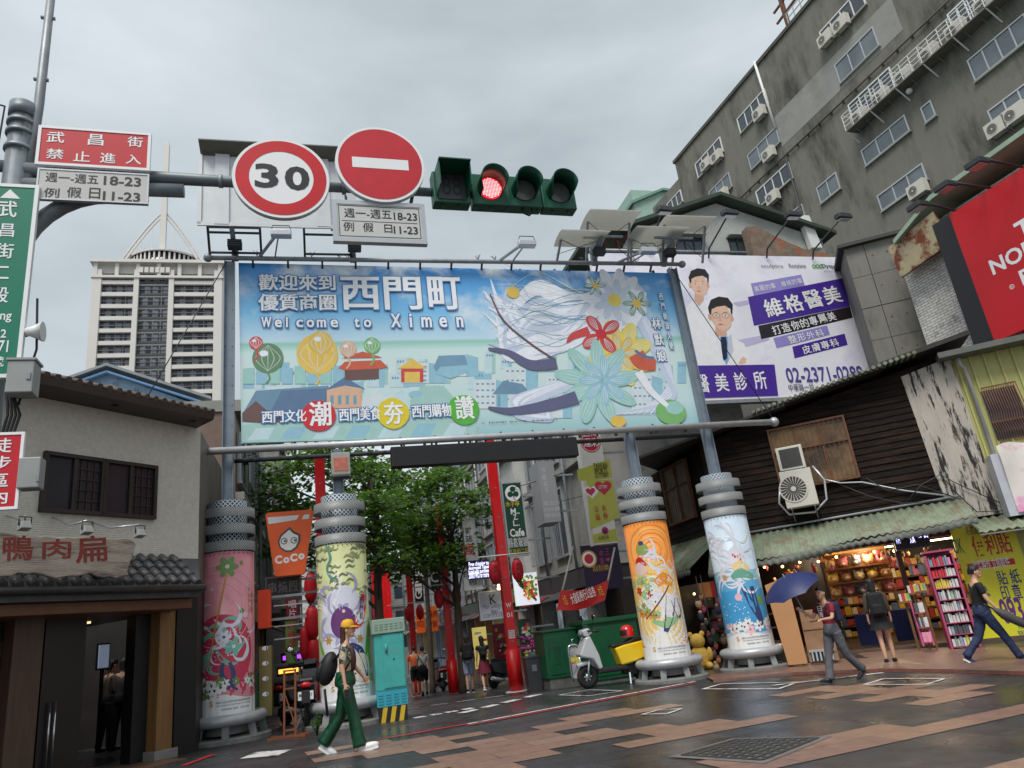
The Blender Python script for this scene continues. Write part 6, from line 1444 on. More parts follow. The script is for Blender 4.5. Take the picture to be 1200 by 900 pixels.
mb.bar((ul+.3, yl+.5, -.2), (cl, yl+.8, -.2), .08); mb.bar((ul+.3, yl+.3, -.1), (cl, rg[1]-(rg[0]-cl)*sl_-.4, -.1), .08); part('truss', mb, m_rust, o)
for px0, px1 in (((790, 279), (826, 300)), ((853, 280), (884, 300))):
    a = du(*px0); c = du(*px1); w = part('window', MB(DF).box(a[0], c[0], c[1]-1, a[1], .005, .03), glass, o); mb = MB(DF)
    for k in range(4): u = a[0]+(c[0]-a[0])*k/3; mb.box(u-.03, u+.03, c[1]-1, a[1], .031, .06)
    part('frame', mb, darksteel, w)
    part('awning', MB(DF).box(a[0]-.1, c[0]+.1, a[1]+.02, a[1]+.1, .0, .35), m_shed, w)
a = du(700, 304, .6); c = du(893, 287, .6)
mb = MB(DF); mb.tube([(a[0], (a[1]+c[1])/2, .6), (c[0], (a[1]+c[1])/2, .6)], .07, 8)
for k in range(6): u = a[0]+.3+k*(c[0]-a[0]-.5)/5; mb.bar((u, (a[1]+c[1])/2, .6), (u, (a[1]+c[1])/2-.9, .1), .05)
part('pipe_rail', mb, steel, o)
a = du(940, 258); part('flue', MB(DF).add([(a[0]-.15, a[1]-1.5, .3), (a[0]+.35, a[1]-1.5, .3), (a[0]+.15, a[1]+.05, .3), (a[0]-.3, a[1]+.05, .3), (a[0]-.15, a[1]-1.5, .05), (a[0]+.35, a[1]-1.5, .05), (a[0]+.15, a[1]+.05, .05), (a[0]-.3, a[1]+.05, .05)], [(0, 1, 2, 3), (7, 6, 5, 4), (0, 4, 5, 1), (1, 5, 6, 2), (2, 6, 7, 3), (3, 7, 4, 0)]), white, o)
# brick wall remnant
m_brick = mat('broken brick wall', (120, 104, 90), .9, var=.3, sc=4, bump=.6, bsc=10, stain=(160, 84, 52), stv=(.52, .6), sts=1.8)
BRF = frame(920, 300, 26.6, 16.2); a = BRF.uv(876, 268); c = BRF.uv(1000, 300)
pts = [(a[0], 2), (a[0], a[1]+.1), (a[0]+.5, a[1]+.1), (a[0]+1.2, a[1]-.35), (a[0]+2.2, a[1]-.8), (c[0]-.4, c[1]+.0), (c[0]+.5, c[1]-.4), (c[0]+1.4, 5.5), (c[0]+1.5, 2)]
solo('broken_brick_wall', MB(BRF).prism(pts, -.4, 0), m_brick, 'crumbling brick and plaster wall behind the top of the clinic billboard', 'wall')
# ================================================================== clinic billboard
CF = frame(900, 400, 25, 16.2)
def cu(x, y): return CF.uv(x, y)
tlp = cu(690, 293); trp = cu(995, 300); brp = cu(1028, 436); blp = cu(825, 470)
u0, u1 = tlp[0], (trp[0]+brp[0])/2; v1 = (cu(800, 300)[1]+trp[1])/2; v0 = blp[1]
o = thing('clinic_billboard', 'white and violet clinic billboard with two men in white coats right of the gateway', 'billboard', CF.P((u0+u1)/2, v0, 0))
part('panel', MB(CF).box(u0, u1, v0, v1, -.15, 0), mat('lilac white print', (238, 237, 245), .4, var=.06, sc=.6, stain=(212, 208, 234), stv=(.52, .7), sts=.45), o)
part('frame', MB(CF).box(u0-.05, u1+.05, v0-.12, v0, -.2, .06), steel, o)
CP = pal((72, 44, 150), (150, 140, 205), (38, 34, 40), (236, 236, 240), (228, 190, 166), (34, 30, 32), (240, 240, 242), (120, 170, 220), (30, 40, 70), (90, 80, 150), (96, 168, 80), (110, 108, 116), (196, 190, 224), (200, 206, 220), (190, 110, 100), (214, 172, 150))
mb = MB(CF); zz = [.004]
def cz(): zz[0] += .00025; return zz[0]
def cp(pts, m): mb.poly([cu(*p) for p in pts], cz(), m)
def zc2(x, y): return (800+x*260/1200, 290+y*190/877)
def cpz(pts, m): cp([zc2(*p) for p in pts], m)
for k in range(12):
    for j in range(9):
        x, y = zc2(290+12*k+4*j, 330+14*j-6*k); uu, vv = cu(x, y); mb.disc(uu, vv, .022, None, .003, 3, 8)
cpz([(270, 300), (440, 270), (440, 290), (300, 320)], 12); cpz([(300, 500), (460, 470), (470, 500), (330, 540)], 12); cpz([(880, 195), (940, 180), (945, 195), (885, 212)], 1)
cpz([(368, 195), (640, 147), (660, 205), (385, 262)], 1); cpz([(352, 268), (865, 166), (905, 318), (385, 424)], 0); cpz([(408, 424), (905, 320), (920, 380), (425, 497)], 2)
cpz([(490, 490), (780, 422), (796, 472), (508, 546)], 1); cpz([(592, 537), (875, 466), (892, 527), (605, 600)], 0)
def man(x, y, s, glasses):
    """one printed portrait: hair, head, neck, white coat, from the middle of the face"""
    P = lambda a, b: zc2(x+a*s, y+b*s)
    def bl(pts, m): cp([P(*q) for q in pts], m)
    cpz([(x-100*s, 645), (x-92*s, y+200*s), (x-62*s, y+128*s), (x-28*s, y+104*s), (x+28*s, y+104*s), (x+72*s, y+128*s), (x+118*s, y+190*s), (x+140*s, 645)], 6)
    bl([(-26, 60), (26, 60), (30, 118), (0, 140), (-28, 118)], 15)
    bl([(-30, 104), (0, 140), (-14, 190), (-40, 130)], 3); bl([(30, 104), (0, 140), (20, 190), (44, 130)], 3)
    uu, vv = cu(*P(0, 10)); q = (cu(*P(50, 0))[0]-cu(*P(-50, 0))[0])/100; mb.disc(uu, vv, q*50, q*68, cz(), 4, 28); mb.disc(uu, vv-q*22, q*40, q*44, cz(), 4, 28); mb.disc(uu-q*14, vv-q*4, q*30, q*50, cz(), 15, 24) if 0 else None
    bl([(-52, 10), (-62, -30), (-48, -68), (-10, -84), (34, -78), (58, -46), (56, -2), (50, 6), (46, -26), (20, -40), (-20, -34), (-44, -22), (-46, 4)], 5)
    for sx in (-1, 1): uu, vv = cu(*P(sx*52, 16)); mb.disc(uu, vv, q*9, q*16, cz(), 15, 12)
    for sx in (-1, 1):
        bl([(sx*11, -5), (sx*22, -9), (sx*33, -6), (sx*22, -6.5)], 5); uu, vv = cu(*P(sx*22, 8)); mb.disc(uu, vv, q*9, q*3.2, cz(), 3, 12); mb.disc(uu, vv, q*3.6, q*3.4, cz(), 5, 10)
        if glasses: mb.ring(uu, vv, q*17, q*19, cz(), 11, 18, .7)
    bl([(-2, 12), (-9, 34), (0, 37), (9, 34), (3, 30)], 15); bl([(-15, 50), (0, 47), (15, 50), (0, 55)], 14)
man(88, 190, .92, False)
man(205, 360, 1.12, True)
cpz([(196, 486), (240, 480), (262, 560), (236, 640), (205, 560)], 7); cpz([(206, 486), (232, 484), (238, 510), (240, 600), (222, 614), (212, 590), (206, 510)], 8)
cpz([(150, 480), (196, 484), (216, 640), (90, 640), (80, 560)], 6); cpz([(250, 480), (330, 520), (390, 640), (246, 640)], 6); cpz([(168, 470), (200, 486), (220, 630), (196, 560)], 3); cpz([(262, 470), (242, 486), (246, 620), (274, 560)], 13)
cpz([(60, 640), (495, 634), (515, 802), (100, 815)], 0); cpz([(300, 632), (310, 606), (328, 588), (336, 600), (345, 604), (338, 614), (344, 622), (330, 632)], 4)
part('picture', mb, CP, o)
mb = MB(CF); LZ2 = zz[0]+.004
def ct(s, x0, y0, x1, y1, m, bold=.018, rot=0, cxy=None):
    a = cu(*zc2(x0, y0)); c = cu(*zc2(x1, y1)); mb.text(s, a[0], c[1], c[0], a[1], LZ2, m, bold, rot)
def crow(s, pa, pb, h, m, bold=.018):                   # characters along a slanting row
    A = Vector(cu(*zc2(*pa))); B = Vector(cu(*zc2(*pb))); ang = math.atan2((B-A).y, (B-A).x); d = (B-A).length; n = len(s); w = d/(n-1) if n > 1 else h
    for i, ch in enumerate(s):
        p = A.lerp(B, i/max(1, n-1)); mb.text(ch, p.x-w*.43, p.y-h/2, p.x+w*.43, p.y+h/2, LZ2, m, bold, ang)
crow('維格醫美', (490, 325), (805, 258), .68, 0, .022); crow('打造你的專屬美', (506, 446), (802, 374), .34, 0, .014); crow('美麗的事 維格的事', (398, 226), (630, 182), .22, 0, .0); crow('整形外科', (592, 497), (738, 464), .28, 0, .008); crow('皮膚專科', (668, 553), (818, 516), .30, 0, .014)
for i, ch in enumerate('醫美診所'): ct(ch, 60+104*i, 690-6*i, 150+104*i, 784-6*i, 0, .02)
ct('02-2371-0288', 548, 652, 985, 718, 1, .014); ct('中華路一段', 566, 740, 715, 775, 2, .004); ct('sculptra', 420, 90, 545, 115, 3, .004); ct('Restylane', 570, 88, 668, 118, 2, 0); ct('Dysport', 748, 90, 862, 118, 4, .02); ct('Abobotulinum', 760, 124, 868, 132, 3, 0)
for k in range(3):
    a = cu(*zc2(700+20*k, 96)); mb.ring(a[0]+.05, a[1]-.05, .05, .085, LZ2, 5, 16)
part('lettering', mb, [signwhite, mat('clinic violet ink', (84, 70, 150), .5), mat('clinic grey ink', (84, 80, 96), .5), mat('clinic pale ink', (140, 136, 150), .5), mat('clinic green ink', (60, 100, 80), .5), CP[10]], o)
# arm spotlights over it
def longlamp(label, head, basept, F, zh, grp='black spotlights on long arms'):
    h = F.uv(*head, zh); b_ = F.uv(*basept, .1); o = thing('arm_floodlight', label, 'floodlight', F.P(b_[0], b_[1], .1), grp)
    part('arm', MB(F).tube([(b_[0], b_[1]-.2, .05), (b_[0], b_[1]+.1, .2), (h[0], h[1], zh)], .03, 6), darksteel, o)
    part('lamp_head', MB(F).add([(h[0]-.26, h[1]-.06, zh-.12), (h[0]+.26, h[1]-.10, zh-.12), (h[0]+.26, h[1]+.08, zh-.1), (h[0]-.26, h[1]+.10, zh-.1), (h[0]-.28, h[1]-.1, zh+.2), (h[0]+.28, h[1]-.14, zh+.2), (h[0]+.24, h[1]+.04, zh+.18), (h[0]-.24, h[1]+.08, zh+.18)], [(0, 3, 2, 1), (4, 5, 6, 7), (0, 1, 5, 4), (2, 3, 7, 6), (0, 4, 7, 3), (1, 2, 6, 5)]), darksteel, o, .02)
    part('lens', MB(F).box(h[0]-.2, h[0]+.2, h[1]-.16, h[1]-.13, zh-.06, zh+.12), alu, o)
longlamp('black spotlight over the left window of the gabled shed', (854, 250), (830, 296), CF, 1.6)
longlamp('black spotlight over the ridge left of the flue', (928, 252), (898, 296), CF, 1.6)
longlamp('black spotlight just right of the white flue', (987, 254), (952, 298), CF, 1.6)
longlamp('bluish black spotlight behind the pale hoods at the left', (778, 246), (760, 290), CF, 1.6)
# ================================================================== grey clad block, white brick wall and the red sign at the right edge
PFm = frame(1020, 340, 25.5, 16.2); a = PFm.uv(998, 282); c = PFm.uv(1046, 283)
m_panel = mat('grey cement board', (118, 116, 108), .7, var=.15, sc=2, stretch=(2, 2, .6), stain=(76, 74, 68), stv=(.5, .72), sts=1)
o = thing('cement_board_block', 'narrow grey block clad in weathered cement boards between billboard and white brick wall', 'building', PFm.P(a[0], 0, 0)); Nf = Fr(PFm.P(a[0]+.4, 0, 0), -18)
mb = MB(Nf)
for k in range(6):
    v = a[1]-.15-1.15*k
    for j, (x0, x1) in enumerate(((-.6, .0), (.02, 1.75))): mb.box(x0+.0, x1, v-1.13, v, -.06-.04*(k % 2), -.0+.012*(k % 2))
part('board', mb, m_panel, o); part('core', MB(Nf).box(-.6, 1.75, 0, a[1]-.16, -3, -.11), m_panel, o); part('roof', MB(Nf).box(-.8, 1.95, a[1]-.14, a[1]-.02, -3, .2), mat('dark cap sheet', (54, 52, 50), .6), o)
mb = MB(Nf)
for k in range(6):
    for j in range(4): mb.disc(.2+.45*j, a[1]-.6-1.15*k, .03, None, .016, 0, 8)
part('nail', mb, m_rust, o)
# white brick wall facing the street
NFm = Fr(at(1150, 300, 23), -69)
def nu(x, y, z=0): return NFm.uv(x, y, z)
m_wb = mat('white painted brick', (214, 211, 204), .8, var=.12, sc=2, stain=(110, 106, 98), stv=(.54, .68), sts=1.2)
n_, l_, b_ = nodes_of(m_wb); t_ = n_.new('ShaderNodeTexCoord'); bk = n_.new('ShaderNodeTexBrick'); mp_ = n_.new('ShaderNodeMapping'); mp_.inputs['Rotation'].default_value = (R_(90), 0, R_(0))
sp_ = n_.new('ShaderNodeSeparateXYZ'); cb_ = n_.new('ShaderNodeCombineXYZ'); l_.new(t_.outputs['Object'], sp_.inputs[0]); l_.new(sp_.outputs[1], cb_.inputs[0]); l_.new(sp_.outputs[2], cb_.inputs[1])
bk.inputs['Scale'].default_value = 1; bk.inputs['Brick Width'].default_value = .24; bk.inputs['Row Height'].default_value = .085; bk.inputs['Mortar Size'].default_value = .012; bk.inputs['Color1'].default_value = (1, 1, 1, 1); bk.inputs['Color2'].default_value = (.8, .8, .8, 1); bk.inputs['Mortar'].default_value = (.4, .4, .4, 1)
l_.new(cb_.outputs[0], bk.inputs[0]); mm_ = n_.new('ShaderNodeMix'); mm_.data_type = 'RGBA'; mm_.blend_type = 'MULTIPLY'; mm_.inputs[0].default_value = 1; l_.new(b_.inputs['Base Color'].links[0].from_socket, mm_.inputs[6]); l_.new(bk.outputs[0], mm_.inputs[7]); l_.new(mm_.outputs[2], b_.inputs['Base Color'])
a = nu(1052, 310, -.4); o = thing('white_brick_house', 'house with a whitewashed brick wall and green eaves behind the red store sign', 'house', NFm.P(a[0]+3, 0, -3))
rt_ = nu(1052, 288, -.4)[1]
part('wall', MB(NFm).box(a[0]+.1, 12, 0, rt_, -6, -.4), m_wb, o)
e0 = nu(1046, 288, .5); e1 = nu(1130, 226, .5); s_ = .32
mb = MB(NFm)
e0 = nu(1049, 286, .3); e1 = nu(1092, 234, .3); 
ru0, rv0, ru1, rv1 = e0[0], e0[1], e1[0], e1[1]
mb.add([(ru0, rv0, .35), (ru1, rv1, .35), (ru1, rv1, -6), (ru0, rv0, -6), (ru0, rv0+.14, .35), (ru1, rv1+.14, .35), (ru1, rv1+.14, -6), (ru0, rv0+.14, -6)], [(0, 1, 2, 3), (4, 7, 6, 5), (0, 4, 5, 1), (0, 3, 7, 4), (1, 2, 6, 5)])
mb.add([(ru1, rv1, .35), (12, rv1+.3, .35), (12, rv1+.3, -6), (ru1, rv1, -6), (ru1, rv1+.14, .35), (12, rv1+.44, .35), (12, rv1+.44, -6), (ru1, rv1+.14, -6)], [(0, 1, 2, 3), (4, 7, 6, 5), (0, 4, 5, 1)])
part('roof', mb, mat('pale green eave', (150, 172, 150), .5, var=.1), o)
a2 = nu(1056, 322, .0); c2 = nu(1098, 280, .0)
part('rusty_panel', MB(NFm).add([(a2[0], a2[1]-.1, .05), (c2[0]+.3, a2[1]+.05, .05), (c2[0]+.3, a2[1]+1.15, .2), (a2[0], a2[1]+.95, .2), (a2[0], a2[1]-.1, -.05), (c2[0]+.3, a2[1]+.05, -.05), (c2[0]+.3, a2[1]+1.15, .1), (a2[0], a2[1]+.95, .1)], [(0, 1, 2, 3), (7, 6, 5, 4), (0, 4, 5, 1), (2, 6, 7, 3), (0, 3, 7, 4), (1, 5, 6, 2)]), mat('rust streaked sheet', (190, 176, 140), .6, var=.1, stain=(130, 66, 34), stv=(.46, .56), sts=2), o)
# the red store sign
a = nu(1097, 262, .5); c = nu(1135, 405, .5); b2 = nu(1114, 255, .5)
su0 = (a[0]+c[0])/2; sv1 = (a[1]+nu(1200, 195, .5)[1])/2; sv0 = c[1]-.2; sub = (nu(1114, 255, .5)[0]+nu(1166, 404, .5)[0])/2; su1 = su0+7.5
o = thing('store_sign', 'huge red and black store sign with white capitals cut by the right edge', 'shop sign', NFm.P((su0+su1)/2, sv0, .5))
part('black_panel', MB(NFm).box(su0, sub, sv0, sv1, .1, .5), mat('matt black sign', (30, 30, 33), .5), o); part('red_panel', MB(NFm).box(sub, su1, sv0, sv1, .1, .5), mat('store red', (196, 10, 24), .4, var=.05, sc=.5), o)
mb = MB(NFm)
def nt_(s, x, y0, y1, w=None):
    p = nu(x, y0, .5); q_ = nu(x, y1, .5); h = p[1]-q_[1]
    g_ = glyphs(s, .025); ww = w or h*(g_[4]-g_[2])/(g_[5]-g_[3]); mb.text(s, p[0], q_[1], p[0]+ww, p[1], .504, 0, .025)
nt_('THE', 1187, 263, 288); nt_('NORTH', 1158, 306, 326); nt_('FACE', 1193, 318, 338)
p = nu(1186, 336, .5); mb.ring(p[0], p[1], .05, .065, .504, 0, 20); mb.text('R', p[0]-.03, p[1]-.035, p[0]+.03, p[1]+.035, .504, 0, .0)
part('lettering', mb, signwhite, o)
for lab, hd, bs in (('black sign lamp lowest of the three over the red store sign', (1074, 242), (1118, 244)), ('black sign lamp in the middle of the three over the red store sign', (1106, 219), (1160, 220)), ('black sign lamp highest of the three over the red store sign', (1143, 192), (1195, 193))):
    h = nu(*hd, 1.8); w = nu(*bs, .3); o = thing('sign_lamp', lab, 'floodlight', NFm.P(w[0], w[1], .3), 'lamps over the red store sign')
    part('arm', MB(NFm).tube([(w[0], h[1], .2), (h[0]+.2, h[1], 1.7)], .035, 6), darksteel, o); part('lamp_head', MB(NFm).box(h[0]-.22, h[0]+.22, h[1]-.08, h[1]+.08, 1.55, 1.95), darksteel, o, .02); part('lens', MB(NFm).box(h[0]-.18, h[0]+.18, h[1]-.1, h[1]-.081, 1.6, 1.9), alu, o)
# ================================================================== trees
m_bark = mat('tree bark', (84, 72, 62), .9, var=.25, sc=8, bump=.5)
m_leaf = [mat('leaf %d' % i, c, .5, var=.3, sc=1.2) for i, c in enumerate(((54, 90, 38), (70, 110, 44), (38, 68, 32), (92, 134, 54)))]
for m_ in m_leaf:
    n, l, b = nodes_of(m_); tr_ = n.new('ShaderNodeBsdfTranslucent'); tr_.inputs[0].default_value = lin((130, 176, 60)); ms_ = n.new('ShaderNodeMixShader'); ms_.inputs[0].default_value = .28; l.new(b.outputs[0], ms_.inputs[1]); l.new(tr_.outputs[0], ms_.inputs[2]); l.new(ms_.outputs[0], n['Material Output'].inputs[0])
def tree(label, base, h, tips, seed, trunk_r=.12, n=235, group='trees in the pedestrian street'):
    """trunk, limbs to every spray, flat layered sprays of leaves"""
    r = random.Random(seed); o = thing('street_tree', label, 'tree', base, group)
    mb = MB(); top = base+Vector((.1, 0, h*.62)); mid = base+Vector((.06, .05, h*.35))
    mb.tube([base+Vector((0, 0, -.2)), base+Vector((.02, 0, .3)), mid, top, base+Vector((.05, 0, h*.88))], [trunk_r*1.3, trunk_r, trunk_r*.85, trunk_r*.6, trunk_r*.2], 10)
    part('trunk', mb, m_bark, o)
    mb = MB(); ml = MB()
    for (x, y, z, rx, rz) in tips:
        c = base+Vector((x, y, z)); a = base+Vector((.06, 0, max(h*.3, z-1.1-.25*math.hypot(x, y)))); mb.tube([a, a.lerp(c, .5)+Vector((0, 0, .12)), c], [trunk_r*.35, trunk_r*.22, .015], 6)
        k = int(n*rx*rx*1.1)
        for i in range(k):
            t = r.uniform(0, 6.283); q = r.random()**.55; d = Vector((math.cos(t)*rx*q, math.sin(t)*rx*q, r.gauss(0, rz*.38)-.25*rz*q*q)); p = c+d
            if i % 14 == 0: mb.tube([c, p], [.02, .006], 4)
            sz = r.uniform(.065, .13); e1 = Vector((r.gauss(0, 1), r.gauss(0, 1), r.gauss(0, .45))).normalized(); e2 = e1.cross(Vector((r.gauss(0, .5), r.gauss(0, .5), 1))).normalized()
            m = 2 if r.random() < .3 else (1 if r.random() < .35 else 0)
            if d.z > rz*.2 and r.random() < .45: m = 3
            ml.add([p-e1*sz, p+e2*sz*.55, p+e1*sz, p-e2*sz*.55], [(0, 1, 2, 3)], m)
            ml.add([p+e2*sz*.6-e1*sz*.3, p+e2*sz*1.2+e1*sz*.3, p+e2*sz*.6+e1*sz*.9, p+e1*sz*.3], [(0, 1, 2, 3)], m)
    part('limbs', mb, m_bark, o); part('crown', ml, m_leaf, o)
    return o
def tips_px(base, pts, dist):
    out = []
    for (x, y, rx, rz, dd) in pts:
        p = at(x, y, dist+dd)-base; out.append((p.x, p.y, p.z, rx, rz))
    return out
b1 = foot(541, 792, 24.5)
tree('layered street tree with flat green sprays beside the second red pole', b1, 7.2, tips_px(b1, [(520, 560, 1.1, .35, 0), (495, 575, 1.2, .4, 1), (545, 580, 1.0, .35, -.6), (470, 590, 1.1, .5, .5), (520, 600, 1.2, .4, -1), (480, 612, 1.3, .5, 0), (548, 612, .8, .3, .3), (505, 630, 1.3, .5, .8), (530, 645, 1.1, .4, -.6), (470, 640, 1.2, .6, .3), (500, 660, 1.2, .5, -.3), (450, 660, .9, .5, 0), (545, 660, .8, .3, .8), (560, 598, .6, .25, 0)], 24.5), 4, .13)
b2 = foot(446, 800, 22)
tree('dense dark green street tree behind the olive pillar', b2, 7.4, tips_px(b2, [(400, 540, 1.2, .7, 1), (430, 555, 1.2, .6, .5), (345, 548, 1.2, .6, 0), (375, 530, 1.0, .5, .8), (320, 580, .8, .6, -.3), (330, 600, .9, .6, .2), (440, 590, 1.1, .6, -.6), (360, 590, 1.2, .7, .5), (400, 600, 1.2, .7, -.3), (440, 625, 1.1, .6, .2), (450, 655, 1.0, .6, -.4), (340, 640, .9, .5, .5), (365, 660, .8, .5, .8), (310, 560, .6, .5, .2)], 22), 9, .15)
b3 = foot(505, 786, 29)
tree('thin far street tree between the red poles', b3, 7.8, tips_px(b3, [(470, 560, 1.4, .6, 0), (440, 545, 1.3, .6, .5), (500, 640, 1.2, .6, -.4), (465, 625, 1.4, .7, .6), (520, 545, 1.0, .5, .8), (450, 600, 1.3, .7, .2), (430, 575, 1.3, .6, 0), (420, 640, 1.2, .7, .5)], 29), 14, .11)
# ================================================================== red lantern poles
m_lan = mat('lantern red silk', (206, 26, 44), .55, var=.1); m_lan2 = mat('lantern dark red', (120, 16, 26), .6); m_gold = mat('gold trim', (206, 160, 60), .4, .4)
m_pole = mat('lacquer red pole', (226, 20, 26), .35, var=.08)
PZ = {}
def red_pole(label, base, h, w=.15, first=False):
    o = thing('lantern_pole', label, 'pole', base, 'red lantern poles along the street'); F = Fr(base, 16.2); z = base.z
    mb = MB(F); mb.box(-w, w, z-.05, z+.05, -w, w, 0) if 0 else None
    part('shaft', MB(F).box(-w*.8, w*.8, z+1.0, z+h, -w*.8, w*.8), m_pole, o, .008)
    part('foot_sleeve', MB().tube([base+Vector((0, 0, -.1)), base+Vector((0, 0, 1.02))], w*1.25, 16), m_pole, o)
    part('base_plate', MB().tube([base+Vector((0, 0, -.1)), base+Vector((0, 0, .03))], w*1.9, 18), white if first else m_conc, o)
    mb = MB(F)
    for k in range(6): mb.box(-.02, .02, z+1.2+.8*k, z+1.23+.8*k, w*.8, w*.8+.01)
    part('bolt', mb, steel, o)
    return o, F
def lantern(label, F, u, v, z, r=.16, h=.5, txt=True):
    o = thing('red_lantern', label, 'lantern', F.P(u, v-h/2, z), 'red lanterns')
    c = F.P(u, v, z); prof = [(r*.5, -h/2)]
    for k in range(9): t = -1+2*k/8; prof.append((r*(1-.35*abs(t)**3), h/2*t*.94))
    prof.append((r*.5, h/2)); part('shade', MB().lathe(prof, c, 18), m_lan, o)
    mb = MB(); mb.lathe([(r*.5, -h/2-.04), (r*.52, -h/2+.01)], c, 14); mb.lathe([(r*.52, h/2-.01), (r*.5, h/2+.04), (0, h/2+.04)], c, 14); part('cap', mb, m_lan2, o)
    mb = MB(F); mb.tube([(u, v+h/2+.03, z), (u, v+h/2+.14, z)], .012, 5); mb.tube([(u, v-h/2-.03, z), (u, v-h/2-.15, z)], .025, 6); part('tassel', mb, m_gold, o)
    if txt:
        mb = MB(F); a = [('西', 0), ('門', 1), ('町', 2)]
        for ch, k in a: mb.text(ch, u-.06, v+.06-.13*k, u+.06, v+.17-.13*k, z+r+.004, 0, .006)
        part('lettering', mb, m_lan2, o)
    return o
rp1 = foot(605, 802, 19.8)
o, F = red_pole('nearest red square lantern pole, marked with white characters', rp1, 6.6, .15, True); z = rp1.z
mb = MB(F)
q = F.uv(597, 711, .12)[1]; mb.text('W', -.07, q-.02, .07, q+.10, .124, 0, .015); mb.text('01', -.07, q-.26, .07, q-.14, .124, 0, .015); mb.rect(-.08, q-.78, .08, q-.58, .124, 0); mb.text('回', -.06, q-.76, .06, q-.6, .126, 1, 0)
part('marking', mb, [signwhite, letterblack], o)
la = F.uv(561, 653, .25); lb = F.uv(622, 648, .25)
part('cross_arm', MB(F).tube([(la[0], la[1], .2), (lb[0], la[1], .2)], .02, 6), white, o)
for px, lab in ((580, 'red lantern hanging left of the nearest red pole'), (607, 'red lantern hanging right of the nearest red pole')): u = F.uv(px, 667, .25)[0]; lantern(lab, F, u, la[1]-.42, .2, .155, .52)
rp2 = foot(531, 797, 24.8)
o, F = red_pole('second red lantern pole beside the layered tree', rp2, 6.0, .14)
la = F.uv(508, 686, .2)
part('cross_arm', MB(F).tube([(-1.0, la[1], .2), (.9, la[1], .2)], .02, 6), white, o)
for px, lab in ((514, 'red lantern left of the second red pole'), (535, 'red lantern right of the second red pole')): u = F.uv(px, 699, .2)[0]; lantern(lab, F, u, la[1]-.42, .2, .155, .52)
rp3 = foot(487, 792, 32)
o, F = red_pole('third red lantern pole farther down the street', rp3, 5.2, .15)
la = F.uv(480, 707, .2); part('cross_arm', MB(F).tube([(-1.0, la[1], .2), (.9, la[1], .2)], .02, 6), white, o)
for px, lab in ((478, 'red lantern left of the third red pole'), (492, 'red lantern right of the third red pole')): u = F.uv(px, 716, .2)[0]; lantern(lab, F, u, la[1]-.4, .2, .16, .5, False)
for px, d, h, lab in ((445, 36, 6.0, 'far red pole seen left of the third pole above the teal cabinet'), (455, 40, 6.4, 'farther thin red pole behind the teal cabinet'), (461, 44, 6.6, 'farthest thin red pole at the end of the row')): red_pole(lab, foot(px, 790, d), h, .17)
rp5 = foot(383, 800, 17.8)
o, F = red_pole('red lantern pole half hidden behind the olive green pillar', rp5, 5.9, .15)
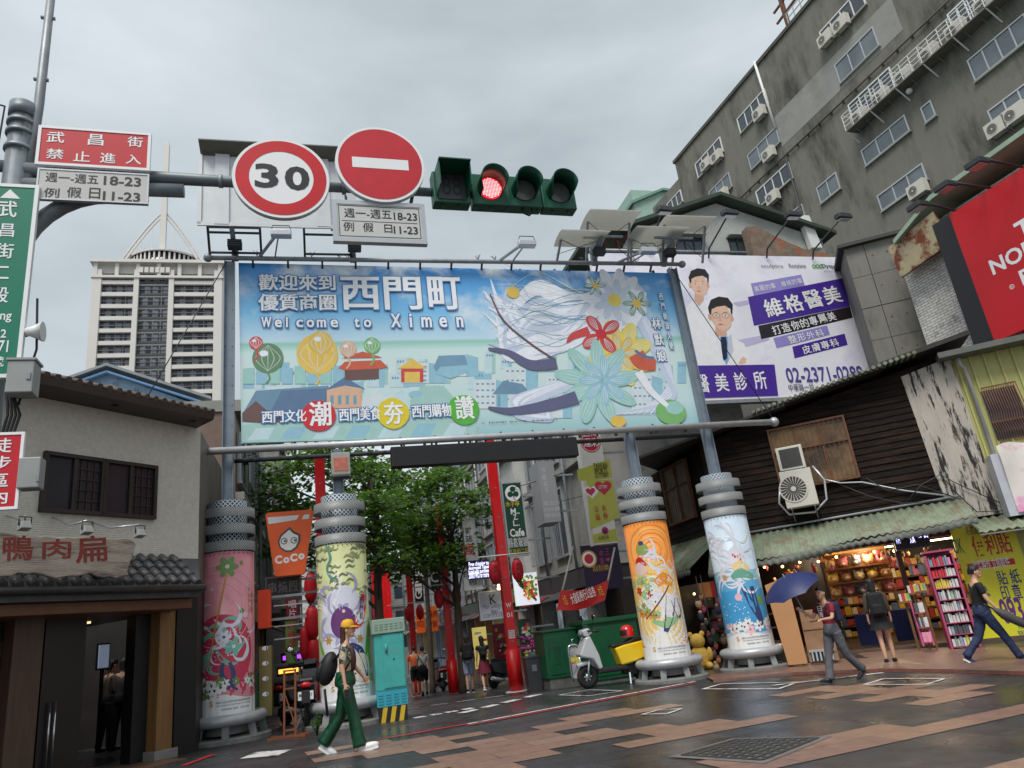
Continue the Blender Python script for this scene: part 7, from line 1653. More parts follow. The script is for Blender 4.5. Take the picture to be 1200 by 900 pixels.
# ================================================================== shop houses along the street, right side
def street_house(label, s0, s1, off, h, wallm, side, floors=3, seed=0, sign=None):
    """one shop house with its face along the street: windows, ledges, ducts and a dark ground floor"""
    r = random.Random(seed)
    A = Vector((2.1, 21.5, 0)) if side > 0 else Vector((-7.0, 17.0, 0)); base = A+BD*off; yaw = math.degrees(math.atan2(SD.y, SD.x))
    if side > 0: F = Fr(base+SD*s1, yaw+180); L_ = s1-s0
    else: F = Fr(base+SD*s0, yaw); L_ = s1-s0
    g_ = gz(*(base+SD*s1).xy)-.3
    o = thing('shop_house', label, 'building', F.P(L_/2, g_, 0), 'shop houses along the pedestrian street')
    part('wall', MB(F).box(0, L_, 2.9, h, -6, 0), wallm, o)
    part('shopfront', MB(F).box(.05, L_-.05, g_, 2.9, -6, -.5), mat('dark shopfront', (40, 36, 34), .5, var=.3, sc=2), o)
    part('fascia', MB(F).box(0, L_, 2.4, 2.95, .002, .25), mat('shop fascia %d' % (seed % 4), [(120, 30, 36), (60, 60, 64), (150, 120, 60), (54, 70, 60)][seed % 4], .5), o)
    mb = MB(F)
    for k in range(int(L_/2.6)+1): u = min(L_-.15, .15+k*2.6); mb.box(u-.14, u+.14, g_, 2.4, -.5, .05)
    part('pier', mb, wallm, o)
    for k in range(int(L_/2.6)):
        u = .45+k*2.6; j = r.randrange(4); d_ = part('display_window', MB(F).box(u, u+2.0, g_+.5, 2.1, -.49, -.45), mat('lit shop window %d' % j, [(230, 190, 130), (150, 160, 170), (220, 150, 120), (200, 200, 190)][j], .4, var=.6, sc=3, emit=.35), o)
        mb = MB(F); q_ = [r.uniform(0, 1) for _ in range(36)]
        for i in range(12): x = u+.05+1.75*q_[i]; y = g_+.55+1.3*q_[i+12]; mb.box(x, x+.1+.15*q_[i+24], y, y+.12+.3*q_[i], -.449, -.42+.05*q_[i+24], i % 7)
        part('goods', mb, m_cards, d_); part('stall_awning', MB(F).add([(u-.1, 2.38, .26), (u+2.1, 2.38, .26), (u+2.1, 2.1, .9), (u-.1, 2.1, .9), (u-.1, 2.41, .26), (u+2.1, 2.41, .26), (u+2.1, 2.13, .9), (u-.1, 2.13, .9)], [(3, 2, 1, 0), (4, 5, 6, 7), (2, 3, 7, 6), (0, 4, 7, 3), (1, 2, 6, 5)]), [m_lan2, m_tingreen, m_shopw, darksteel][r.randrange(4)], o)
    fh = (h-3.1)/floors
    for f in range(floors):
        v = 3.1+f*fh
        for k in range(int(L_/2.4)):
            u = .5+k*2.4; w = part('window', MB(F).box(u, u+1.5, v+.5, v+fh-.5, .005, .03), glass if r.random() < .6 else paleglass, o)
            mb = MB(F); mb.box(u-.06, u+1.56, v+fh-.5, v+fh-.42, 0, .1); mb.box(u-.06, u+1.56, v+.42, v+.5, 0, .12); mb.box(u-.06, u, v+.5, v+fh-.5, 0, .1); mb.box(u+1.5, u+1.56, v+.5, v+fh-.5, 0, .1); mb.box(u+.72, u+.78, v+.5, v+fh-.5, .031, .07); part('frame', mb, alu, w)
            if r.random() < .5:
                mb = MB(F)
                for j in range(9): mb.bar((u+.18*j, v+.45, .3), (u+.18*j, v+fh-.45, .3), .02)
                mb.bar((u, v+.45, .3), (u+1.5, v+.45, .3), .03); mb.bar((u, v+fh-.45, .3), (u+1.5, v+fh-.45, .3), .03); mb.bar((u, v+fh-.45, 0), (u, v+fh-.45, .3), .03); mb.bar((u+1.5, v+.45, 0), (u+1.5, v+.45, .3), .03); part('bars', mb, steel, w)
        part('ledge', MB(F).box(-.02, L_+.02, v-.1, v+.1, .003, .22), m_con2, o)
    part('parapet', MB(F).box(-.05, L_+.05, h, h+.3, -6, .15), m_con2, o)
    mb = MB(F)
    for k in range(3): u = r.uniform(.3, L_-.3); mb.tube([(u, 2.95, .35), (u, h-.2, .35)], .05, 6)
    part('pipe', mb, steel, o)
    return o, F
m_h = [mat('grey shop house render', (142, 140, 136), .8, var=.15, sc=1, stain=(100, 98, 94), stv=(.5, .7)), mat('white shop house tile', (196, 196, 192), .6, var=.1, sc=2, stain=(150, 148, 144)), mat('brown shop house tile', (120, 100, 88), .6, var=.2), mat('blue grey house tile', (126, 140, 156), .6, var=.15)]
street_house('grey shop house behind the green cabinets, with barred windows', 1, 8, .2, 9.5, m_h[0], 1, 2, 1)
street_house('white shop house behind the dark green cafe sign', 8.2, 15, -.2, 11, m_h[1], 1, 3, 2)
street_house('brown tiled shop house behind the hair salon sign', 15.2, 24, .2, 10, m_h[2], 1, 3, 3)
street_house('blue grey shop house farther down on the right', 24.2, 36, 0, 12, m_h[3], 1, 3, 4)
street_house('last grey shop house on the right of the street', 36.2, 58, .3, 13, m_h[0], 1, 3, 5)
street_house('dark shop house in the alley behind the pink pillar', .5, 9, 0, 7.5, m_h[2], -1, 2, 6)
street_house('grey shop house in the alley behind the orange cup sign', 9.2, 20, .6, 9, m_h[0], -1, 2, 7)
street_house('white shop house deep on the left behind the trees', 20.2, 40, .2, 10, m_h[1], -1, 3, 8)
for lab, off, w, h, d, m in (('pale far office block closing the street on the left', -24, 14, 16, 84, m_h[1]), ('grey far block closing the street in the middle', -9, 13, 11, 90, m_h[0]), ('blue grey far block closing the street on the right', 5, 12, 20, 86, m_h[3])):
    c = Vector((-2, 8, 0))+SD*d+BD*(off+15); F = Fr(c, 16.2); o = thing('far_block', lab, 'building', F.P(w/2, -4, 0), 'far blocks closing the street')
    part('wall', MB(F).box(0, w, -5, h, -10, 0), m, o); mb = MB(F)
    for f in range(int(h/3)):
        for k in range(int(w/2.2)): mb.box(.6+2.2*k, 1.9+2.2*k, .8+3*f, 2.3+3*f, .005, .03)
    part('window', mb, glass, o); mb = MB(F)
    for f in range(int(h/3)): mb.box(-.1, w+.1, 2.8+3*f, 3.0+3*f, .004, .2)
    part('ledge', mb, m_con2, o)
# ================================================================== signs over the street, right side
SGN = lambda px, py, d: frame(px, py, d, 16.2)
def blade(name, label, px0, px1, dist, face, edge=alu, th=.18, cat='shop sign', rim=None):
    F = SGN((px0[0]+px1[0])/2, (px0[1]+px1[1])/2, dist); o, q = signbox(name, label, cat, F, (*px0, *px1), face, edge, 0, th, rim, .03)
    mb = MB(F)
    for v in (q[1]+.2*(q[3]-q[1]), q[1]+.8*(q[3]-q[1])): mb.bar((q[2]-.02, v, -th/2), (q[2]+.7, v, -th/2), .05)
    part('bracket', mb, steel, o)
    return o, F, q
o, F, q = blade('cafe_sign', 'tall dark green cafe sign with a white leaf emblem', (587, 566), (621, 650), 21.0, mat('cafe green', (20, 70, 52), .4, var=.04), rim=alu)
uv_ = F.uv(601, 578); mb = MB(F); mb.disc(uv_[0], uv_[1], .235, None, .004, 0, 32)
for k in range(3): a = math.pi/2+k*2*math.pi/3; mb.disc(uv_[0]+.1*math.cos(a), uv_[1]+.02+.1*math.sin(a), .085, None, .006, 1, 16)
mb.ribbon([(uv_[0], uv_[1]), (uv_[0]+.01, uv_[1]-.14), (uv_[0]+.05, uv_[1]-.2)], .025, .006, 1); part('emblem', mb, [signwhite, _M['cafe green']], o)
m_yl = mat('yellow lettering', (220, 190, 40), .5)
letter(o, F, [('木子亭', 592, 588, 609, 593, 1, .008), ('M..', 598, 596, 609, 602, 0, .02), ('Z.', 601, 603, 607, 609, 0, .02), ('L..', 601, 610, 609, 616, 0, .02), ('Cafe', 597, 620, 615, 628, 0, .03), ('輕食咖啡', 595, 631, 618, 635, 0, 0), ('甜點餐飲', 596, 636, 619, 640, 0, 0), ('武昌街二段', 596, 644, 620, 647, 1, 0)], [signwhite, m_yl], 0)
o, F, q = blade('lightbox_sign', 'grey lightbox sign with faint characters right of the green cafe sign', (629, 541), (658, 611), 20.5, mat('grey lightbox', (150, 152, 156), .4, var=.05), th=.9)
m_pg = mat('pale grey lettering', (196, 198, 202), .5)
letter(o, F, [('沙', 634, 548, 640, 554, 0, 0), ('龍', 635, 556, 641, 562, 0, 0), ('名', 636, 564, 642, 570, 0, 0), ('店', 638, 571, 643, 577, 0, 0), ('TEL 02-2311', 637, 588, 656, 591, 0, 0), ('台北市武昌街', 637, 595, 657, 598, 0, 0), ('HAIR SALON', 638, 602, 657, 605, 0, 0)], [m_pg], 0)
o, F, q = blade('lottery_sign', 'tall white and lime lottery sign with a red round emblem', (677, 505), (724, 636), 19.2, mat('lottery white', (226, 224, 218), .4, var=.05), th=.35)
m_lime = mat('lime panel', (188, 190, 78), .4, var=.05); m_lr = mat('lottery red', (200, 36, 64), .4)
mb = MB(F); P = lambda x, y: F.uv(x, y)
mb.poly([P(676, 551), P(714, 538), P(718, 560), P(678, 564)], .003, 0); mb.poly([P(687, 562), P(718, 562), P(726, 606), P(692, 621)], .004, 0); mb.poly([P(694, 627), P(722, 619), P(724, 634), P(696, 637)], .003, 0)
c = P(692, 518); mb.disc(c[0], c[1], .29, None, .005, 1, 36); mb.ring(c[0], c[1], .25, .265, .007, 2, 36)
def heart(x, y, s, m, z):
    c = P(x, y); pts = []
    for k in range(24): t = 2*math.pi*k/24; pts.append((c[0]+s*.055*16*math.sin(t)**3/16*1.1, c[1]+s*.055*(13*math.cos(t)-5*math.cos(2*t)-2*math.cos(3*t)-math.cos(4*t))/16))
    mb.poly(pts, z, m)
heart(707, 571, 4.0, 1, .008); heart(693, 576, 3.6, 2, .006); heart(692, 576, 2.2, 1, .009); c = P(709, 622); mb.disc(c[0], c[1], .1, None, .006, 1, 20); mb.disc(c[0], c[1]-.02, .06, None, .008, 3, 16)
part('emblem', mb, [m_lime, m_lr, signwhite, m_navy], o)
letter(o, F, [('台灣', 683, 505, 701, 511, 1, .01), ('運彩', 683, 514, 703, 523, 1, .012), ('TAIWAN', 695, 543, 712, 548, 2, .008), ('SPORTS', 696, 549, 712, 554, 2, .008), ('LOTTERY', 697, 555, 714, 559, 2, .008), ('公', 696, 593, 702, 600, 0, .01), ('彩', 705, 592, 711, 599, 0, .01), ('益', 697, 602, 704, 609, 0, .01), ('券', 706, 601, 713, 608, 0, .01), ('台灣彩券', 701, 628, 714, 632, 2, 0), ('LOTTERY', 701, 569, 712, 572, 1, 0)], [mat('brick red lettering', (190, 60, 40), .5), signwhite, letterblack], .012)
o, F, q = blade('purple_shop_sign', 'dark purple hanging sign with a round red and gold badge', (680, 640), (732, 688), 20.2, mat('deep purple', (40, 24, 62), .5, var=.1), th=.06)
c = F.uv(690, 655); mb = MB(F); mb.disc(c[0], c[1], .23, None, .004, 0, 30); mb.disc(c[0], c[1], .19, None, .006, 1, 30); mb.disc(c[0], c[1], .13, None, .008, 2, 26); part('badge', mb, [m_gold, signwhite, m_lr], o)
letter(o, F, [('中', 702, 645, 707, 652, 0, .01), ('獎', 703, 654, 708, 661, 0, .01), ('三', 709, 643, 714, 650, 0, .01), ('一', 710, 654, 715, 657, 0, .01), ('刮刮樂', 694, 663, 714, 668, 1, 0)], [mat('magenta lettering', (200, 40, 110), .5), m_gold], 0)
# red banner slung between two slanting poles
F = SGN(682, 696, 18.6); P = lambda x, y: F.uv(x, y)
o = thing('cloth_banner', 'red cloth banner with yellow characters slung between two slanting sticks', 'banner', F.P(*P(652, 716), 0))
TL, TR, BR, BL = P(657, 692), P(713, 679), P(708, 703), P(652, 715); mb = MB(F); n_ = 12; vs_ = []
for i in range(n_+1):
    for j in range(5):
        t = i/n_; s_ = j/4; x = (TL[0]*(1-t)+TR[0]*t)*(1-s_)+(BL[0]*(1-t)+BR[0]*t)*s_; y = (TL[1]*(1-t)+TR[1]*t)*(1-s_)+(BL[1]*(1-t)+BR[1]*t)*s_-.10*math.sin(math.pi*t); vs_.append((x, y, .05*math.sin(t*7)+.02*s_))
mb.add(vs_, [(i*5+j, i*5+j+1, (i+1)*5+j+1, (i+1)*5+j) for i in range(n_) for j in range(4)], 0, True); part('cloth', mb, mat('banner red', (190, 24, 28), .6, var=.08), o)
letter(o, F, [('大吉', 659, 697, 665, 709, 0, .008, .22), ('大發彩券行公益券', 667, 693, 699, 702, 1, .01, .22), ('大吉', 700, 686, 707, 698, 0, .008, .22)], [m_yl, signwhite], .075)
for a, b_ in (((653, 717), (673, 640)), ((708, 704), (722, 641))): part('stick', MB(F).tube([(*P(*a), -.02), (*P(*b_), -.1)], .025, 6), mat('pale stick', (190, 182, 166), .6), o)
o, F, q = blade('magazine_sign', 'white vertical sign with black and red characters behind the layered tree', (541, 598), (561, 656), 23.6, mat('white lightbox', (206, 206, 204), .4, var=.05))
letter(o, F, [('雜', 545, 618, 553, 626, 0, .01), ('誌', 545, 627, 554, 635, 0, .01), ('瘋', 541, 637, 557, 650, 1, .02)], [letterblack, m_lr], 0)
o, F, q = blade('led_text_sign', 'blue lit text board with white English lines beside the left lantern', (548, 658), (574, 677), 23.4, mat('led blue', (30, 30, 110), .4), darksteel)
m_ledw = mat('white led text', (225, 225, 255), .4, emit=1.2)
letter(o, F, [('Free shipping to', 549, 659, 573, 663, 0, .02), ('designated Taipei', 549, 664, 573, 667, 0, .02), ('hotel with purchase', 549, 668, 573, 672, 0, .02), ('2000TWD or more', 549, 672, 573, 676, 0, .02)], [m_ledw], 0)
o, F, q = blade('small_shop_sign', 'small white sign with two dark characters below the blue text board', (543, 677), (566, 690), 23.5, _M['white lightbox'])
letter(o, F, [('西門店', 549, 681, 559, 685, 0, .01)], [letterblack], 0)
o, F, q = blade('salon_sign', 'pale grey hair salon sign with a large letter K', (560, 694), (594, 724), 24, mat('salon grey', (188, 192, 204), .4, var=.04), rim=alu)
letter(o, F, [('K', 573, 697, 582, 707, 0, .01), ('Hair Designer', 566, 708, 592, 713, 1, .0), ('髮型設計', 575, 715, 584, 717, 1, 0), ('02-2389 西門町武昌街', 566, 719, 592, 722, 1, 0)], [letterblack, mat('salon grey ink', (100, 104, 120), .5)], 0)
o, F, q = blade('food_lightbox', 'lit photo lightbox of vegetables on a white ground', (602, 673), (633, 707), 21.6, mat('lit food board', (226, 232, 240), .4, emit=.55, var=.03), darksteel)
mb = MB(F); rs = random.Random(6); MF = [mat('food %d' % i, c, .5, emit=.35) for i, c in enumerate(((30, 60, 30), (210, 80, 30), (200, 50, 40), (100, 150, 60), (226, 190, 90), (24, 34, 26)))]
for k in range(9): c = F.uv(606+2.2*k, 680+2*k); mb.ribbon([(c[0]-.12, c[1]+.22), (c[0]+.1, c[1]-.2)], .06, .004+.0006*k, 5 if k % 2 else 0)
for k in range(46): c = F.uv(rs.uniform(614, 629), rs.uniform(682, 702)); mb.disc(c[0], c[1], rs.uniform(.03, .06), None, .012+.0004*k, rs.choice([1, 2, 2, 3, 4]), 10)
for k in range(24): c = F.uv(rs.uniform(610, 628), rs.uniform(674, 686)); mb.disc(c[0], c[1], rs.uniform(.02, .05), None, .034+.0004*k, rs.choice([3, 4, 3, 0]), 8)
part('picture', mb, MF, o)
o, F, q = blade('vertical_sign', 'black vertical sign with white capitals left of the second red pole', (484, 664), (497, 706), 33, mat('black lightbox', (22, 22, 26), .4)); mb = MB(F)
for i, ch in enumerate('GIVE'): a = F.uv(486.5, 702-9*i); mb.text(ch, a[0], a[1]-.0, a[0]+.32, a[1]+.3, .004, 0, .02, math.pi/2)
part('lettering', mb, signwhite, o)
o, F, q = blade('vertical_sign', 'black vertical sign with one white letter C behind the second red pole', (501, 632), (520, 690), 31, _M['black lightbox']); letter(o, F, [('C', 504, 671, 514, 682, 0, .02)], [signwhite], 0)
o, F, q = blade('orange_sign', 'orange sign with dark characters low behind the second red pole, left one', (487, 714), (499, 741), 34, mat('orange lightbox', (214, 96, 30), .4, emit=.15)); letter(o, F, [('炸雞', 488, 718, 498, 725, 0, .01), ('排店', 488, 728, 498, 735, 0, .01)], [m_lan2], 0)
o, F, q = blade('orange_sign', 'orange sign with dark characters low behind the second red pole, right one', (500, 711), (514, 739), 33.6, _M['orange lightbox']); letter(o, F, [('燒烤', 501, 716, 513, 723, 0, .01), ('海鮮', 501, 728, 513, 735, 0, .01)], [m_lan2], 0)
F = SGN(524, 723, 27); c = F.uv(524, 723); o = thing('round_sign', 'round white shop sign with a dark character left of the second tree trunk', 'shop sign', F.P(c[0], c[1]-.3, 0)); part('disc', MB(F).tube([(c[0], c[1], -.1), (c[0], c[1], 0)], .3, 28, smooth=False), signwhite, o); mb = MB(F); mb.ring(c[0], c[1], .25, .265, .004, 0, 28); mb.text('芋', c[0]-.16, c[1]-.16, c[0]+.16, c[1]+.16, .004, 0, .012); part('lettering', mb, letterblack, o); part('bracket', MB(F).bar((c[0]+.28, c[1], -.05), (c[0]+.8, c[1], -.05), .05), steel, o)
for nm_, lab, r_, d, col, em in (('poster', 'yellow lit poster window behind the two backpackers', (553, 736, 574, 782), 29, (196, 180, 100), .5), ('poster', 'dark red poster door left of the black motorcycle', (576, 732, 598, 783), 26.5, (96, 22, 32), .12), ('menu_board', 'dark green menu board with small pictures beside the trash can', (607, 726, 627, 778), 21.8, (26, 52, 40), .05)):
    o, F, q = blade(nm_, lab, r_[:2], r_[2:], d, mat(lab[:14], col, .5, emit=em), darksteel, .06, 'poster'); mb = MB(F); rs = random.Random(d)
    for k in range(18):
        u = rs.uniform(q[0]+.05, q[2]-.1); v = rs.uniform(q[1]+.1, q[3]-.15); mb.rect(u, v, u+rs.uniform(.06, .14), v+rs.uniform(.03, .1), .004+.0005*k, k % 4)
    part('picture', mb, [m_cards[0], m_cards[1], m_cards[2], m_cards[3]], o)
F = SGN(585, 688, 23.5); c = F.uv(585, 688); o = thing('shop_lamp', 'small warm lit lamp above the hair salon sign', 'lamp', F.P(c[0], c[1], 0)); part('bulb', MB(F).ell((c[0], c[1], 0), .09, .09, .09), mat('warm lamp glow', (255, 220, 160), .4, emit=4), o); part('bracket', MB(F).bar((c[0]+.08, c[1]+.03, 0), (c[0]+.5, c[1]+.1, 0), .03), steel, o)
# ================================================================== street furniture
m_cab = mat('cabinet green', (18, 94, 58), .45, var=.2, sc=3, stain=(44, 82, 62), stv=(.52, .68), sts=2.4, bump=.1); m_teal = mat('teal cabinet', (66, 166, 160), .45, var=.12, sc=3, stain=(96, 150, 140), stv=(.54, .7), sts=2.6, bump=.1)
def louvres(F, u0, u1, v0, v1, z, n):
    mb = MB(F)
    for k in range(n): v = v0+(v1-v0)*k/n; h = (v1-v0)/n; mb.add([(u0, v, z+.02), (u1, v, z+.02), (u1, v+h*.7, z), (u0, v+h*.7, z), (u0, v, z), (u1, v, z)], [(0, 1, 2, 3), (4, 5, 1, 0)])
    return mb
def cabinet(label, F, r, d, body, name='utility_cabinet'):
    u0, v0, u1, v1 = r; o = thing(name, label, 'cabinet', F.P((u0+u1)/2, v0, -d/2))
    part('body', MB(F).box(u0, u1, v0+.12, v1, -d, 0), body, o, .015); part('plinth', MB(F).box(u0+.04, u1-.04, v0-.25, v0+.12, -d+.02, -.03), m_conc, o)
    return o
F = SGN(656, 805, 18.6); r = F.rect((636, 742, 683, 797)); o = cabinet('green electric cabinet with louvred doors left of the taller one', F, r, .9, m_cab); w = r[2]-r[0]
for k in range(2):
    u = r[0]+.1+w*.48*k; d_ = part('door', MB(F).box(u, u+w*.42, r[1]+.2, r[3]-.12, .0, .015), m_cab, o, .006); part('louvre', louvres(F, u+.12, u+w*.42-.1, r[1]+.45, r[3]-.3, .016, 12), m_cab, d_)
part('top_cap', MB(F).box(r[0]-.03, r[2]+.03, r[3]+.001, r[3]+.05, -.93, .04), m_cab, o, .01)
F2 = SGN(715, 806, 18.4); r = F2.rect((684, 729, 757, 796)); o = cabinet('taller plain green electric cabinet behind the yellow scooter', F2, r, 1.1, m_cab)
part('top_cap', MB(F2).box(r[0]-.05, r[2]+.05, r[3]-.06, r[3]+.04, -1.15, .06), m_cab, o, .01); part('door', MB(F2).box(r[0]+.12, r[2]-.1, r[1]+.2, r[3]-.15, 0, .012), m_cab, o, .006); part('corner_post', MB(F2).box(r[0]-.03, r[0]+.06, r[1]-.1, r[3]-.06, .001, .05), m_cab, o)
F3 = SGN(673, 800, 18.0); r = F3.rect((664, 757, 684, 795)); o = thing('framed_panel', 'silver framed flower panel standing against the green cabinets', 'panel', F3.P((r[0]+r[2])/2, r[1], 0))
cpath = []
u0, v0, u1, v1 = r; u0 += .03; u1 -= .03
for (cx, cy, a0) in ((u1-.08, v1-.08, 0), (u0+.08, v1-.08, 90), (u0+.08, v0+.1, 180), (u1-.08, v0+.1, 270)):
    for k in range(5): a = R_(a0+22.5*k); cpath.append((cx+.08*math.cos(a), cy+.08*math.sin(a), 0))
cpath.append(cpath[0]); part('frame', MB(F3).tube(cpath, .03, 8), chrome, o); part('picture', MB(F3).box(u0+.02, u1-.02, v0+.03, v1-.02, -.02, -.005), mat('flower print ground', (176, 184, 176), .4, var=.2), o)
mb = MB(F3); rs = random.Random(3)
for k in range(26): mb.disc(rs.uniform(u0+.06, u1-.06), rs.uniform(v0+.1, v1-.1), rs.uniform(.02, .06), rs.uniform(.03, .09), .0+.0006*k, rs.choice([0, 1, 2, 3]), 10, 1, rs.uniform(0, 3))
part('flowers', mb, [m_cards[3], m_cards[2], m_cards[4], m_cards[5]], o); part('foot', MB(F3).tube([(u0+.05, v0-.03, -.1), (u0+.05, v0, 0), (u1-.05, v0, 0), (u1-.05, v0-.03, -.1)], .02, 6), chrome, o); part('top_hook', MB(F3).tube([(u0+.12, v1-.02, 0), (u0+.12, v1+.12, -.02), (u0+.18, v1+.14, -.02)], .015, 6), chrome, o)
p = foot(626, 799, 19.2); o = thing('trash_can', 'grey steel trash can between the red pole and the green cabinet', 'trash can', p); F = Fr(p, 16.2); z = p.z
part('bin', MB(F).add([(-.17, z, .15), (.17, z, .15), (.2, z+.75, .18), (-.2, z+.75, .18), (-.17, z, -.15), (.17, z, -.15), (.2, z+.75, -.18), (-.2, z+.75, -.18)], [(0, 1, 2, 3), (5, 4, 7, 6), (4, 0, 3, 7), (1, 5, 6, 2), (3, 2, 6, 7)]), mat('bin grey', (84, 84, 86), .4, .3), o, .01); part('lid', MB(F).box(-.23, .23, z+.751, z+.8, -.2, .2), mat('bin grey', (84, 84, 86)), o, .01); part('label_plate', MB(F).box(-.06, .06, z+.45, z+.6, .171, .18), steel, o)
p = foot(628, 760, 19.9); p2 = p; o = thing('flower_pot', 'magenta flowers in a pot behind the trash can', 'flowers', p); mb = MB(); part('pot', MB().lathe([(0, 0), (.16, 0), (.22, .9), (.18, .9)], p, 16), m_conc, o); rs = random.Random(5)
for k in range(60): q = p+Vector((rs.uniform(-.35, .3), rs.uniform(-.2, .2), .95+rs.uniform(0, .35))); mb.ell(q, .05, .05, .04, 6, 4, 0 if k % 3 else 1)
part('blossoms', mb, [mat('magenta petals', (196, 60, 160), .6), m_leaf[1]], o)
FT = SGN(458, 845, 14.9); r = FT.rect((437, 728, 480, 849)); u0, v0, u1, v1 = r; v1 = FT.uv(455, 742)[1]
o = thing('utility_cabinet', 'teal utility cabinet on a yellow and black striped base beside the olive pillar', 'cabinet', FT.P((u0+u1)/2, v0, -.3)); vb = v0+.36
part('body', MB(FT).box(u0, u1, vb+.28, v1, -.55, 0), m_teal, o, .012); d_ = part('door', MB(FT).box(u0+(u1-u0)*.27, u1-.02, vb+.32, v1-.03, .001, .016), m_teal, o, .005); part('handle', MB(FT).tube([(u0+(u1-u0)*.38, vb+.95, .03), (u0+(u1-u0)*.38, vb+1.1, .03)], .02, 8), m_teal, d_); part('lock', MB(FT).tube([(u0+(u1-u0)*.62, vb+.82, .016), (u0+(u1-u0)*.62, vb+.82, .022)], .015, 8), dark, d_)
lp = part('lower_panel', MB(FT).box(u0, u1, vb, vb+.279, -.55, -.005), mat('blue teal panel', (56, 160, 178), .4, var=.06), o)
mb = MB(FT)
for k in range(4):
    for j in range(4): w_ = (u1-u0)/4; mb.box(u0+w_*(k+.2), u0+w_*(k+.8), vb+.05+.05*j, vb+.07+.05*j, -.004, .006)
part('louvre', mb, _M['blue teal panel'], lp)
hd = part('top_cap', MB(FT).box(u0-.03, u1+.03, v1+.002, v1+.27, -.6, .04), mat('sage cabinet top', (142, 164, 148), .45, var=.08), o, .012)
mb = MB(FT)
for k in range(6):
    for j in range(3): w_ = (u1-u0)/6; mb.box(u0+w_*(k+.2), u0+w_*(k+.8), v1+.08+.045*j, v1+.095+.045*j, .041, .05)
part('louvre', mb, _M['sage cabinet top'], hd)
m_strb = mat('hazard black', (30, 29, 28), .6, var=.2); m_stry = mat('hazard yellow', (206, 172, 40), .5, var=.12, stain=(120, 100, 60), stv=(.6, .75), sts=5)
part('base', MB(FT).box(u0+.02, u1-.02, v0-.15, vb-.002, -.53, -.01), m_strb, o); mb = MB(FT)
w_ = (u1-u0)/3.4
for k in range(3): x = u0+.03+k*w_; mb.poly([(x, v0+.0), (x+w_*.5, v0+.0), (x+w_*.95, vb-.01), (x+w_*.45, vb-.01)], -.007, 0)
part('hazard_stripe', mb, m_stry, o)
# orange cup sign and the alley behind the first two pillars
F = SGN(340, 640, 16.6); P = lambda x, y: F.uv(x, y); o = thing('cup_sign', 'orange drink cup shaped sign with white lettering between the first two pillars', 'shop sign', F.P(*P(339, 676), -.1))
tl_, tr_, br_2, bl_ = P(311, 601), P(367, 597), P(357, 672), P(322, 675); vt_ = (tl_[1]+tr_[1])/2; vb_ = (br_2[1]+bl_[1])/2
cup = []
for (cx, cy, a0, a1) in ((tr_[0]-.07, vt_-.07, 0, 90), (tl_[0]+.07, vt_-.07, 90, 180), (bl_[0]+.06, vb_+.06, 190, 270), (br_2[0]-.06, vb_+.06, 270, 350)):
    for k in range(5): a = R_(a0+(a1-a0)*k/4); cup.append((cx+.07*math.cos(a), cy+.07*math.sin(a)))
m_or = mat('cup orange', (222, 92, 34), .4, var=.04, emit=.06); part('box', MB(F).prism(cup, -.2, 0), m_or, o)
mb = MB(F); cc = P(339, 637); k_ = (tr_[0]-tl_[0]); W_ = lambda a, b: (cc[0]+a*k_, cc[1]+b*k_)
mb.poly([W_(-.44, .60), W_(.22, .60), W_(.16, .50), W_(-.42, .45)], .004, 0); mb.poly([W_(.32, .6), W_(.44, .6), W_(.42, .5), W_(.27, .5)], .004, 0)
drop = [W_(.02, .36), W_(.10, .26), W_(.24, .18), W_(.235, .04), W_(.17, -.10), W_(.05, -.18), W_(-.08, -.17), W_(-.2, -.08), W_(-.235, .06), W_(-.18, .2), W_(-.08, .28)]
mb.poly(drop, .005, 1); mb.poly([(cc[0]+(p[0]-cc[0]-.01*k_)*.82, cc[1]+.02*k_+(p[1]-cc[1]-.02*k_)*.82) for p in drop], .007, 0)
for sx in (-.105, .1): e = W_(sx, .06); mb.ring(e[0], e[1], .052*k_, .07*k_, .009, 1, 22); mb.disc(e[0]+.02*k_, e[1], .026*k_, None, .009, 1, 12)
part('emblem', mb, [signwhite, mat('cup grey outline', (84, 76, 74), .5)], o); mb = MB(F); a = W_(-.30, -.40); c = W_(.33, -.24)
for i, (ch, x0, x1, y0, y1) in enumerate((('C', -.30, -.15, -.41, -.23), ('o', -.13, -.005, -.41, -.28), ('C', .01, .16, -.39, -.22), ('o', .18, .31, -.36, -.23))): a = W_(x0, y0); c = W_(x1, y1); mb.text(ch, a[0], a[1], c[0], c[1], .005, 0, .055)
part('lettering', mb, signwhite, o); part('straw', MB(F).tube([(*W_(.40, .6), -.1), (*W_(.48, .76), -.1)], .03, 8), mat('straw tan', (200, 140, 110), .5), o); part('bracket', MB(F).bar((*W_(.3, -.6), -.1), (*W_(1.2, -.58), -.1), .04), steel, o)
o, F, q = blade('grill_sign', 'black sign with grey characters below the orange cup sign', (311, 677), (353, 700), 17.2, mat('grill sign black', (28, 28, 32), .4), rim=mat('grill rim', (104, 104, 102), .5)); letter(o, F, [('串', 314, 683, 324, 695, 0, .008), ('燒', 326, 682, 337, 694, 0, .008), ('殿', 338, 681, 350, 693, 0, .008)], [mat('dim grey lettering', (110, 112, 120), .5)], 0)
o, F, q = blade('orange_box_sign', 'plain orange red box sign beside the pink pillar', (302, 692), (317, 735), 16.2, mat('orange red box', (206, 60, 24), .5, emit=.1), mat('orange red box', (206, 60, 24)), .4)
